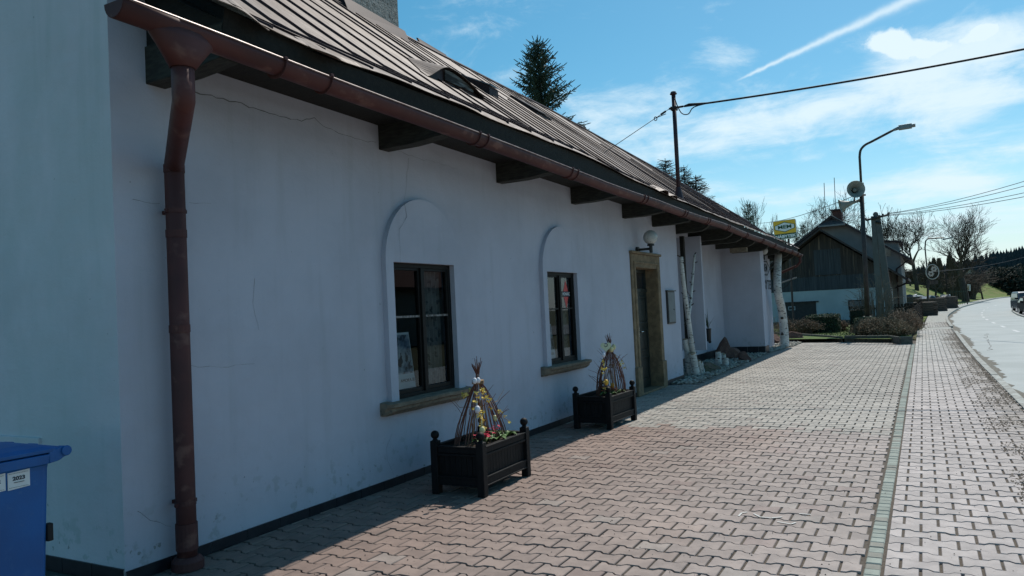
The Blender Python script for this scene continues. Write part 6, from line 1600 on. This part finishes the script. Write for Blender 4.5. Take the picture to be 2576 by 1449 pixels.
# ------------------------------------------------------------------ cars
def car(name, label, L, Wd, H, paint, prof, glassprof, src=None):
    t = thing(name, (0, 0, 0), label, 'car'); a = MB(); n = len(prof)
    # body sections across the width give the rounded tumblehome
    secs = []
    for u in (-1, -.96, -.8, .8, .96, 1):
        k = .965 if abs(u) == 1 else (.99 if abs(u) == .96 else 1)
        secs.append([(u*Wd/2*(1 if z < H*.55 else 1-.16*(z-H*.55)/(H*.45)), x*k, .28+(z-.28)*k if z > .3 else z) for x, z in prof])
    vs = [p for s_ in secs for p in s_]; a.smooth = False
    a.add(vs, [(i*n+k, i*n+(k+1) % n, (i+1)*n+(k+1) % n, (i+1)*n+k) for i in range(len(secs)-1) for k in range(n)]+[tuple(range(n)), tuple((len(secs)-1)*n+k for k in range(n))])
    a.build('body', paint, t, bevel=.03)
    (x0, z0), (x1, z1), (x2, z2), (x3, z3) = glassprof
    a = MB(); w0, w1 = Wd/2*.86, Wd/2*.76
    a.prism([(-w0, x0-.02, z0), (w0, x0-.02, z0), (w1, x1-.02, z1), (-w1, x1-.02, z1)], (0, -.02, .012)); a.build('windscreen', 'carglass', t)
    for sg_ in (-1, 1):
        a = MB(); a.prism([(sg_*(Wd/2*.985), x0+.25, z0), (sg_*Wd/2*.985, x3-.15, z0), (sg_*Wd/2*.90, x2-.25, z1-.06), (sg_*Wd/2*.90, x1+.15, z1-.06)], (sg_*.012, 0, 0)); a.build('side_window', 'carglass', t)
        a = MB(); a.box((sg_*(Wd/2-.38), -L/2-.025, .68), (sg_*(Wd/2-.10), -L/2+.14, .86)); a.build('headlight', 'lens', t, bevel=.03)
        a = MB(); a.bar((sg_*Wd/2*.96, x0+.35, z0+.06), (sg_*(Wd/2+.2), x0+.32, z0+.08), .1, .16); a.build('mirror', 'rubber', t)
        for y in (-L/2+.8, L/2-.85):
            a = MB(); a.tube([(sg_*(Wd/2-.2), y, .31), (sg_*(Wd/2+.005), y, .31)], .31, 18); wh = a.build('wheel', 'rubber', t, bevel=.02)
            a = MB(); a.tube([(sg_*(Wd/2), y, .31), (sg_*(Wd/2+.012), y, .31)], .20, 14); a.build('rim', 'chrome', wh)
    a = MB(); a.box((-Wd*.3, -L/2-.02, .42), (Wd*.3, -L/2+.05, .62)); a.build('grille', 'rubber', t); a = MB(); a.box((-.26, -L/2-.035, .44), (.26, -L/2-.02, .55)); a.build('number_plate', 'white', t)
    return t
vanprof = [(-2.1, .3), (-2.15, .5), (-2.12, .85), (-1.95, 1.0), (-1.25, 1.12), (-.65, 1.72), (-.35, 1.82), (1.85, 1.82), (2.05, 1.7), (2.15, .9), (2.12, .3)]
vp = at(2556, 785, 'Z', -.085)
van = car('van', 'dark blue grey van facing the street in the lay-by', 4.3, 1.78, 1.82, 'carpaint', vanprof, ((-1.22, 1.14), (-.66, 1.70), (1.9, 1.7), (2.05, 1.14)))
van.scale = (.74, .74, .74); van.location = (vp.x+.78, vp.y+1.5, -.085); van.rotation_euler = (0, 0, math.radians(6))
hat = [(-2.0, .25), (-2.05, .5), (-1.98, .78), (-1.1, .95), (-.35, 1.42), (.1, 1.46), (1.3, 1.40), (1.95, 1.0), (2.05, .8), (2.0, .25)]
c2 = car('parked_car', 'dark car at the right picture edge in front of the van', 4.0, 1.72, 1.46, 'rubber', hat, ((-1.05, .96), (-.38, 1.38), (.9, 1.36), (1.8, .98)))
vp2 = at(2574, 792, 'Z', -.085); c2.scale = (.74, .74, .74); c2.location = (vp2.x+.72, vp2.y+1.5, -.085); c2.rotation_euler = (0, 0, math.radians(4))
c3 = car('parked_car', 'white car standing among the timber stacks in the yard', 4.4, 1.75, 1.5, 'carwhite', hat, ((-1.05, .96), (-.38, 1.38), (.9, 1.36), (1.8, .98)))
c3.scale = (.82, .82, .82); cp = at(2310, 758, 'Y', 88); c3.location = (cp.x, 88, .05); c3.rotation_euler = (0, 0, math.radians(70))
# ------------------------------------------------------------------ meadow, hills
def sst(t): t = max(0, min(1, t)); return t*t*(3-2*t)
def HZ(x, y):
    return 3.0*sst((xk(WALKL, y)-.4-x)/9)*sst((y-64)/45)+.25*(vnoise(x, y, .08)-.5)*sst((y-80)/30)*sst((xk(WALKL, y)-1-x)/6)
mw = MB(); ysm = frange(46, 300, 100); nx = 40
vs = []
for y in ysm:
    e = xk(WALKL, y)-.05 if y < 272 else xk(WALKL, 272)
    for k in range(nx+1):
        u = k/nx; x = e-(u**1.8)*(90); vs.append((x, y, HZ(x, y)-.03))
mw.smooth = True
mw.add(vs, [(i*(nx+1)+k, i*(nx+1)+k+1, (i+1)*(nx+1)+k+1, (i+1)*(nx+1)+k) for i in range(len(ysm)-1) for k in range(nx)])
tag(mw.build('meadow', 'meadow'), kind='structure')
def hill(name, pts, Y, depth, m_, base=-1):
    a = MB(); P = [at(x, y, 'Y', Y) for x, y in pts]; n = 6; vs = []
    for p in P:
        for k in range(n+1):
            u = k/n; vs.append((p.x, Y-depth+depth*u, base+(p.z-base)*sst(u)))
        vs.append((p.x, Y+depth*2, base))
    m2 = n+2; a.smooth = True
    a.add(vs, [(i*m2+k, (i+1)*m2+k, (i+1)*m2+k+1, i*m2+k+1) for i in range(len(P)-1) for k in range(m2-1)])
    return tag(a.build(name, m_), kind='structure'), P
hl, HP = hill('hill', [(2100, 722), (2300, 716), (2400, 708), (2440, 694), (2480, 684), (2520, 676), (2576, 668), (2650, 664), (2800, 668), (3000, 690)], 620, 260, 'hill', -6)
R = random.Random(41); fo = MB()
def conetree(b, p, h, r, R, n=6):
    L = 3
    for i in range(L):
        z0, z1 = h*(.12+.28*i), h*(.55+.225*i); rr_ = r*(1-.27*i); o = len(b.v)
        vs = [(p[0]+rr_*R.uniform(.7, 1.15)*math.cos(2*math.pi*k/n+i), p[1]+rr_*R.uniform(.7, 1.15)*math.sin(2*math.pi*k/n+i), p[2]+z0*R.uniform(.9, 1.05)) for k in range(n)]+[(p[0], p[1], p[2]+z1)]
        b.add(vs, [(k, (k+1) % n, n) for k in range(n)])
def hill_z(x, Y):
    for p, q in zip(HP, HP[1:]):
        if p.x <= x <= q.x:
            z = p.z+(q.z-p.z)*(x-p.x)/(q.x-p.x); return -6+(z+6)*sst((Y-360)/260)
    return -6
for _ in range(1500):
    Y = R.uniform(470, 640); x = R.uniform(HP[1].x, HP[-1].x*.9)
    h = R.uniform(9, 15); conetree(fo, (x, Y, hill_z(x, Y)-1), h, h*R.uniform(.16, .24), R)
tag(fo.build('forest', 'hillforest', recalc=False), kind='stuff')
# ------------------------------------------------------------------ trees
def bare(base, h, wd, label, seed, levels=5, rt=.25, trunkfrac=.3, group='bare trees beyond the house', m_='twigs', name='bare_tree', **kw):
    """skeleton first (unit lengths), then tubes at true size"""
    PP = dict(wob=.13, up=.06, rmin=.02, side=.7, fork=3, ang=(18, 48), seg=4); PP.update(kw)
    R = random.Random(seed); SEG = []
    def g(p, d, L, r, lev, top):
        ns = PP['seg'] if lev > 1 else 3; pts = [p]; rs = [r]; q = p; ks = []
        for i in range(ns):
            d = (d+Vector((R.gauss(0, PP['wob']), R.gauss(0, PP['wob']), R.gauss(0, PP['wob'])+PP['up']))*(.35 if top else 1)).normalized(); q = q+d*(L/ns); pts.append(q); rs.append(r*(1-(.25 if top else .45)*(i+1)/ns))
            if lev > 0 and i < ns-1 and (not top or i >= 2) and R.random() < PP['side']: ks.append((q, d, rs[-1]*.7, .68))
        SEG.append((pts, rs, lev, top))
        if lev <= 0: return
        for k in range(PP['fork'] if top or R.random() < .6 else max(1, PP['fork']-1)): ks.append((q, d, rs[-1]*.8, .84))
        for q2, d2, r2, lk in ks:
            a = Matrix.Rotation(R.uniform(0, 6.283), 3, d2) @ d2.orthogonal().normalized(); an = math.radians(R.uniform(*PP['ang']))
            g(q2, (d2*math.cos(an)+a*math.sin(an)).normalized(), L*lk*R.uniform(.75, 1.15), r2, lev-1, False)
    g(Vector((0, 0, 0)), Vector((0, 0, 1)), 1.0, 1.0, levels, True)
    AX = sorted(math.hypot(p.x, p.y) for s in SEG for p in s[0]); wx = AX[int(len(AX)*.985)]; mz = max(p.z for s in SEG for p in s[0])
    t0 = 1.0; hz = trunkfrac*h
    def W(p):
        z = p.z; zz_ = z*hz if z < t0 else hz+(z-t0)*(h-hz)/(mz-t0)
        k = (wd/2)/wx
        return Vector((base[0]+p.x*k, base[1]+p.y*k, base[2]-.1+zz_))
    t = thing(name, base, label, 'tree', group); T, C = MB(), MB()
    for pts, rs, lev, top in SEG:
        (T if top else C).tube([W(p) for p in pts], [max(PP['rmin'], r*rt) for r in rs], 9 if top else (5 if lev > 2 else 3), False)
    T.build('trunk', 'bark', t, recalc=False); C.build('crown', m_, t, recalc=False); return t
def place(x, yb, yt, Y, useH=True):
    p = at(x, yb, 'Y', Y); q = at(x, yt, 'Y', Y); z = HZ(p.x, Y) if useH else p.z
    return (p.x, Y, z), q.z-z
def wpx(w_, Y): return w_/CF*Y*1.13
b, h = place(2427, 718, 508, 118); bare(b, h, wpx(148, 118), 'biggest bare tree with a thick dark trunk on the meadow at the right', 12, 6, .50, .24, rmin=.013, ang=(14, 38), up=.10, side=.42)
b, h = place(2306, 715, 516, 112); bare(b, h, wpx(128, 112), 'broad bare tree with a forked trunk just right of the house', 5, 6, .27, .34, rmin=.013, ang=(18, 44), side=.42)
b, h = place(2068, 700, 474, 75, False); bare((b[0], 75, 0), at(2068, 474, 'Y', 75).z, wpx(150, 75), 'bare tree rising behind the barn chimney', 9, 6, .24, .42, rmin=.009, ang=(18, 46), side=.42)
b, h = place(2195, 700, 515, 84, False); bare((b[0], 84, 0), at(2195, 515, 'Y', 84).z, wpx(105, 84), 'upright bare tree with knobbly twigs behind the concrete pole', 15, 5, .17, .35, rmin=.014, ang=(10, 26), up=.16, side=.55)
for i, (x, yt, w_, Y, lab) in enumerate(((1848, 503, 66, 95, 'slim bare tree left in the group above the roof end'), (1893, 495, 84, 97, 'tallest bare tree in the group above the roof end'), (1926, 536, 60, 90, 'small bare tree right in the group above the roof end'), (1816, 512, 26, 100, 'small bare treetop peeping over the roof left of the group'), (1960, 540, 34, 105, 'thin bare tree standing behind the shop sign'))):
    p = at(x, yt, 'Y', Y); bare((p.x, Y, 0), p.z, wpx(w_, Y), lab, 30+i, 5, .12, .35, rmin=.012, ang=(12, 34), up=.14, side=.45)
for i, (x, yb, yt, w_, Y, lab) in enumerate(((2262, 716, 632, 70, 128, 'low bushy bare tree behind the right end of the house'), (2352, 724, 640, 70, 105, 'small bare orchard tree right of the egg lamp'), (2395, 712, 664, 90, 135, 'spreading bare tree left of the biggest tree'), (2470, 715, 655, 100, 140, 'fine twigged bare tree right of the biggest tree'), (2290, 722, 668, 60, 120, 'crooked bare orchard tree behind the white car'), (2235, 716, 640, 46, 118, 'bare bush tree partly behind the house gutter'), (2330, 716, 676, 70, 130, 'low bare tree between the broad tree and the thujas'), (2440, 716, 678, 80, 150, 'bare scrub tree against the far hill'))):
    b, h = place(x, yb, yt, Y); bare(b, h, wpx(w_, Y), lab, 50+i, 5, .14, .22, rmin=.016, ang=(20, 50), side=.5, group='small bare trees along the meadow top')
# dark bare hedge line along the meadow top
def thicket(x0, x1, y0, y1, Y, n, m_, label, seed, name='thicket'):
    R = random.Random(seed); a = MB(); pa, pb = at(x0, 715, 'Y', Y), at(x1, 715, 'Y', Y)
    for _ in range(n):
        x = R.uniform(pa.x, pb.x); yy = Y+R.uniform(-3, 3); z = HZ(x, yy); u = (x-pa.x)/(pb.x-pa.x); top = at(x0+(x1-x0)*u, y0+(y1-y0)*u, 'Y', Y).z-z
        h = max(.6, top*R.uniform(.5, 1.08)); p = Vector((x, yy, z-.1)); l = R.gauss(0, .25); e = p+Vector((l*h, R.gauss(0, .2)*h, h)); a.tube([p, p.lerp(e, .5)+Vector((R.gauss(0, .15), 0, 0)), e], [.07, .05, .03], 3, False)
        for _k in range(5):
            s_ = p.lerp(e, R.uniform(.3, .95)); f_ = s_+Vector((R.gauss(0, .6), R.gauss(0, .6), R.uniform(.1, .8))); a.tube([s_, f_], [.035, .02], 3, False)
    return tag(a.build(name, m_, recalc=False), label, 'thicket')
thicket(2236, 2450, 694, 690, 140, 2600, 'thicket', 'grey brown band of bare undergrowth along the top of the meadow', 3)
# small spruces, big spruce
def spruce_mesh(h, Rm, seed, dens=1.0, sprig=.3, cut=0):
    R = random.Random(seed); T, C = MB(), MB()
    T.tube([(0, 0, 0), (0, 0, h*.5), (0, 0, h)], [h*.022, h*.013, .012], 7, False)
    z = h*.08
    def sp(p, d, L, r):
        d = d.normalized(); a = d.orthogonal().normalized(); a = Matrix.Rotation(R.uniform(0, 6.28), 3, d) @ a; b = d.cross(a); m_ = p+d*L*.4; m2 = p+d*L*.85
        vs = [p]+[m_+(a*math.cos(t)+b*math.sin(t))*r for t in (0, 2.09, 4.19)]+[m2+(a*math.cos(t)+b*math.sin(t))*r*.7 for t in (0, 2.09, 4.19)]+[p+d*L]
        C.add(vs, [(0, 1, 2), (0, 2, 3), (0, 3, 1), (1, 4, 5, 2), (2, 5, 6, 3), (3, 6, 4, 1), (4, 7, 5), (5, 7, 6), (6, 7, 4)])
    while z < h-.15:
        f = 1-z/h; r = Rm*(f**.78)*R.uniform(.85, 1.1); nb = max(4, int((5+5*f)*dens))
        for k in range(nb):
            th = 2*math.pi*(k+R.random()*.8)/nb; d = Vector((math.cos(th), math.sin(th), 0)); L = r*R.uniform(.72, 1.12)+.12; zz_ = z+R.uniform(-.12, .12)
            pts = [Vector((0, 0, zz_))+d*L*u+Vector((0, 0, L*(.18*u-.42*u*u+.30*u**3) if f > .25 else L*(.55*u))) for u in (0, .25, .5, .75, 1)]
            C.tube(pts, [.022, .018, .014, .010, .006], 3, False)
            m_ = max(3, int(L/(.10/dens)))
            for j in range(m_):
                u = (j+.6)/m_; i = min(3, int(u*4)); p = pts[i].lerp(pts[i+1], u*4-i); dirb = (pts[i+1]-pts[i]).normalized(); s_ = Vector((-d.y, d.x, 0))
                for sg_ in (-1, 1):
                    sp(p, dirb*R.uniform(.5, .9)+s_*sg_*R.uniform(.5, 1)+Vector((0, 0, R.uniform(-.25, .35))), sprig*R.uniform(.6, 1.1)*(1-.35*u), .030)
                if R.random() < .5: sp(p, dirb*.6+Vector((0, 0, R.uniform(-1, -.3))), sprig*.7, .028)
            sp(pts[-1], pts[-1]-pts[-2]+Vector((0, 0, .05)), sprig*1.1, .028)
        z += (.20+.16*f)*(1.0/dens)**.5
    for k in range(3): sp(Vector((0, 0, h-.25+.1*k)), Vector((R.uniform(-.15, .15), R.uniform(-.15, .15), 1)), .45, .026)
    return T, C
S = 36.0; b = at(1362, 300, 'Y', S); tp = at(1342, 108, 'Y', S)
t = thing('spruce_tree', (b.x, S, 0), 'dark spruce with an uneven spiky crown rising behind the roof ridge', 'tree', 'spruces around the houses')
T, C = spruce_mesh(tp.z, 4.7, 3, 1.2, .36)
T.build('trunk', 'bark', t); C.build('crown', 'spruce', t, recalc=False)
for o in kids(t): ORG[o.name] = Vector((b.x, S, 0))
for o in kids(t): o.data.transform(Matrix.Translation((b.x, S, 0)))
lowt = None
for i, (x, yt, w_, Y, lab) in enumerate(((1880, 514, 66, 84, 'small dark spruce below the bare trees at the roof end'), (2018, 566, 40, 95, 'small dark spruce right of the shop sign'), (2003, 572, 26, 110, 'tiny spruce top touching the shop sign'), (1975, 583, 34, 120, 'tiny dark spruce hidden behind the shop sign'))):
    p = at(x, yt, 'Y', Y); W_ = wpx(w_, Y)
    if lowt is None:
        T, C = spruce_mesh(10, 2.2, 9, .62, .55)
        lowt = thing('spruce_tree', (p.x, Y, 0), lab, 'tree', 'spruces around the houses'); o0 = ORG[lowt.name]; ORG[lowt.name] = Vector((0, 0, 0))
        T.build('trunk', 'bark', lowt); C.build('crown', 'spruce', lowt, recalc=False); o = lowt
    else: o = dup(lowt, loc=(p.x, Y, 0), rz=i*1.3, label=lab)
    o.scale = (W_/4.6*1.3, W_/4.6*1.3, p.z/10)
# larches
def larch_mesh(h, Rm, seed):
    R = random.Random(seed); T, C = MB(), MB(); T.tube([(0, 0, 0), (0.05, 0, h*.5), (0, 0, h)], [h*.016, h*.010, .02], 7, False); z = h*.18
    while z < h-.2:
        f = 1-z/h; r = Rm*(f**.72)
        for k in range(5):
            th = R.uniform(0, 6.28); d = Vector((math.cos(th), math.sin(th), 0)); L = r*R.uniform(.6, 1.15)+.2
            pts = [Vector((0, 0, z))+d*L*u+Vector((0, 0, L*(.25*u-.45*u*u+.45*u**3))) for u in (0, .33, .66, 1)]; C.tube(pts, [.045, .034, .024, .014], 3, False)
            m_ = int(L/.16)
            for j in range(m_):
                u = (j+.8)/m_; i = min(2, int(u*3)); p = pts[i].lerp(pts[i+1], u*3-i); s_ = Vector((-d.y, d.x, 0))*R.choice((-1, 1))
                e = p+(d*.5+s_*R.uniform(.4, 1)+Vector((0, 0, R.uniform(-.5, .6)))).normalized()*R.uniform(.25, .6)*(1.1-.5*u); C.tube([p, p.lerp(e, .5)+Vector((0, 0, -.03)), e], [.020, .016, .012], 3, False)
        z += .12+.05*f
    return T, C
lar = None
for i, (x, yt, w_, Y, lab) in enumerate(((1673, 398, 74, 62, 'leafless larch left of the roof mast'), (1720, 415, 56, 64, 'leafless larch just right of the roof mast'), (1750, 440, 84, 60, 'lowest leafless larch right of the roof mast'))):
    p = at(x, yt, 'Y', Y); W_ = wpx(w_, Y)
    if lar is None:
        T, C = larch_mesh(14, 2.6, 4); lar = thing('larch_tree', (p.x, Y, 0), lab, 'tree', 'larches behind the roof'); ORG[lar.name] = Vector((0, 0, 0)); T.build('trunk', 'bark', lar); C.build('crown', 'larch', lar, recalc=False); o = lar
    else: o = dup(lar, loc=(p.x, Y, 0), rz=i*2.1, label=lab)
    o.scale = (W_/2.2, W_/2.2, p.z/14)
# thuja row
th0 = None
for i, (x, yt, w_, lab) in enumerate(((2340, 664, 13, 'leftmost brown thuja of the row on the meadow top'), (2349, 656, 13, 'pointed brown thuja, second of the row'), (2362, 657, 16, 'wide rounded brown thuja in the middle of the row'), (2388, 650, 16, 'tallest brown thuja of the row'), (2399, 658, 13, 'thuja leaning against the tallest one'), (2410, 666, 15, 'rightmost low brown thuja by the big trunk'))):
    Y = 128; p = at(x, yt, 'Y', Y); z = HZ(p.x, Y); h = p.z-z; W_ = wpx(w_, Y)
    if th0 is None:
        R = random.Random(2); C = MB()
        for _ in range(2600):
            u = R.random(); r = (1-u)**.45*(.5+.5*min(1, u*6))*R.uniform(.8, 1.05); t_ = R.uniform(0, 6.28); q_ = Vector((r*math.cos(t_), r*math.sin(t_), u)); d = Vector((math.cos(t_)*.3, math.sin(t_)*.3, .12)); s_ = Vector((-math.sin(t_), math.cos(t_), 0))*.16
            C.add([q_-s_-d*.3, q_+s_-d*.3, q_+d], [(0, 1, 2)])
        T = MB(); T.tube([(0, 0, 0), (0, 0, .95)], [.3, .1], 7, False)
        th0 = thing('thuja_tree', (p.x, Y, z), lab, 'tree', 'thuja row on the meadow top'); ORG[th0.name] = Vector((0, 0, 0)); T.build('trunk', 'bark', th0); C.build('crown', 'thuja', th0, recalc=False); o = th0
    else: o = dup(th0, loc=(p.x, Y, z), rz=i*1.7, label=lab)
    o.scale = (W_/2, W_/2, h)
# dark evergreen trees at the right
def clumptree(c, rx, h, label, seed, n, m_='evergreen', sz=.4):
    R = random.Random(seed); t = thing('evergreen_tree', c, label, 'tree', 'dark evergreens at the right end of the meadow'); C = MB(); T = MB()
    T.tube([(c[0], c[1], c[2]-.3), (c[0], c[1], c[2]+h*.7)], [.3, .12], 7, False)
    cl = [(Vector((c[0]+rx*R.uniform(-.75, .75), c[1]+rx*R.uniform(-.6, .6), c[2]+h*R.uniform(.12, .8))), R.uniform(.25, .42)*rx) for _ in range(26)]
    for _ in range(n):
        p, r = R.choice(cl); d = Vector((R.gauss(0, 1), R.gauss(0, 1), R.gauss(0, 1))).normalized(); q_ = p+d*r*R.uniform(.75, 1.1); a_ = Vector((R.gauss(0, 1), R.gauss(0, 1), R.gauss(0, 1))).normalized(); b_ = a_.orthogonal().normalized(); s_ = sz*R.uniform(.5, 1.2)
        C.add([q_-a_*s_, q_+b_*s_*.5, q_+a_*s_, q_-b_*s_*.5], [(0, 1, 2, 3)])
    T.build('trunk', 'bark', t); C.build('crown', m_, t, recalc=False)
for i, (x, yb, yt, w_, Y, lab) in enumerate(((2545, 738, 668, 74, 185, 'big rounded dark evergreen at the right end of the meadow'), (2500, 726, 690, 60, 190, 'lower dark evergreen left of the big rounded one'), (2590, 742, 672, 80, 182, 'dark evergreen cut off by the right picture edge'), (2470, 722, 705, 40, 195, 'low dark evergreen bush left end of the dark group'))):
    p = at(x, yb, 'Y', Y); q_ = at(x, yt, 'Y', Y); clumptree((p.x, Y, p.z), wpx(w_, Y)/2, q_.z-p.z, lab, 70+i, 3000)
# far houses
def farhouse(x0, x1, yb, ye, yt, Y, label, nwin, gable=True):
    a0, a1 = at(x0, yb, 'Y', Y), at(x1, yb, 'Y', Y); e = at(x0, ye, 'Y', Y).z; t_ = at((x0+x1)/2, yt, 'Y', Y).z; c = (a0.x+a1.x)/2; dpt = 9
    t = thing('far_house', (c, Y, a0.z), label, 'house', 'distant houses at the foot of the hill'); a = MB(); a.prism([(a0.x, Y, a0.z-1), (a1.x, Y, a0.z-1), (a1.x, Y, e), (c, Y, t_-.2), (a0.x, Y, e)], (0, dpt, 0)); a.build('wall', 'farhouse', t)
    for sg_ in (-1, 1):
        xe = c+sg_*((a1.x-a0.x)/2+.4); a = MB(); a.prism([(c, Y-.4, t_), (xe, Y-.4, e-.3), (xe, Y+dpt+.4, e-.3), (c, Y+dpt+.4, t_)], (0, 0, -.2)); a.build('roof', 'farroof', t)
    for k in range(nwin):
        for r_ in range(2):
            wx = a0.x+(a1.x-a0.x)*(k+1)/(nwin+1); wz = a0.z+1.0+2.4*r_
            if wz+1.2 < e+.8: a = MB(); a.box((wx-.5, Y-.04, wz), (wx+.5, Y+.01, wz+1.2)); a.build('window', 'carglass', t)
farhouse(2470, 2504, 714, 699, 680, 260, 'pale gabled house at the foot of the forest hill', 2)
farhouse(2424, 2456, 722, 684, 672, 170, 'tall cream house partly behind the biggest bare trunk', 2)
farhouse(2246, 2300, 714, 694, 686, 165, 'low brownish house behind the orchard trees', 3)
# goal frame, box and post on the meadow
Yg = 122; q = lambda x, y: at(x, y, 'Y', Yg); g0, g1, g2, g3 = q(2424, 729), q(2440, 730), q(2424, 716), q(2440, 716)
a = MB()
for p, r_ in ((g0, g2), (g1, g3), (g2, g3)): a.bar((p.x, Yg, p.z-.1), (r_.x, Yg, r_.z), .13, .13)
a.bar((g2.x, Yg, g2.z), (g0.x+.1, Yg+1.1, g0.z), .07, .07); a.bar((g3.x, Yg, g3.z), (g1.x+.1, Yg+1.1, g1.z), .07, .07); a.bar((g0.x, Yg+1.1, g0.z), (g1.x, Yg+1.1, g1.z), .06, .06)
for k in range(9):
    u = k/8; a.bar((g2.x+(g3.x-g2.x)*u, Yg+.05, g2.z-.05), (g0.x+(g1.x-g0.x)*u, Yg+1.05, g0.z), .03, .03)
tag(a.build('football_goal', 'white'), 'small white goal frame standing on the meadow', 'goal')
p = at(2543, 758, 'Y', 158); z = 0; t_ = at(2542, 737, 'Y', 158).z
R = random.Random(5); C = MB(); tt = thing('columnar_shrub', (p.x, 158, z), 'small dark pointed shrub standing alone by the far road edge', 'shrub')
for _ in range(700):
    u = R.random(); r = .45*(1-u)**.5*R.uniform(.7, 1.1); a_ = R.uniform(0, 6.28); q_ = Vector((p.x+r*math.cos(a_), 158+r*math.sin(a_), z+.3+u*(t_-z-.3))); C.add([q_+Vector((-.12, 0, -.05)), q_+Vector((.12, .05, -.05)), q_+Vector((0, 0, .25))], [(0, 1, 2)])
C.build('foliage', 'evergreen', tt, recalc=False); C = MB(); C.tube([(p.x, 158, z-.1), (p.x, 158, z+1)], .07, 6); C.build('stem', 'bark', tt)
bpy.context.view_layer.update()

# house and tree on the other side of the street, out of the frame but mirrored in the windows
oh = thing('house', (22, 36, -.1), 'house with a red roof across the street, mirrored in the shop windows', 'house')
a = MB(); a.prism([(17, 27, -.1), (17, 43, -.1), (17, 43, 3.2), (17, 27, 3.2)], (9, 0, 0)); a.build('wall', 'farhouse', oh)
a = MB(); a.prism([(16.5, 26.6, 3.1), (16.5, 43.4, 3.1), (21.5, 43.4, 6.8), (21.5, 26.6, 6.8)], (0, 0, .15)); a.prism([(26.5, 26.6, 3.1), (21.5, 26.6, 6.8), (21.5, 43.4, 6.8), (26.5, 43.4, 3.1)], (0, 0, .15)); a.build('roof', 'brick', oh)
for y in (29, 33, 37, 41):
    a = MB(); a.box((16.96, y-.5, 1), (17.02, y+.5, 2.3)); a.build('window', 'carglass', oh)
bare((15, 26, 0), 11, 9, 'bare tree across the street, mirrored in the shop windows', 77, 5, .2, .3, group=None, rmin=.02, side=.6)
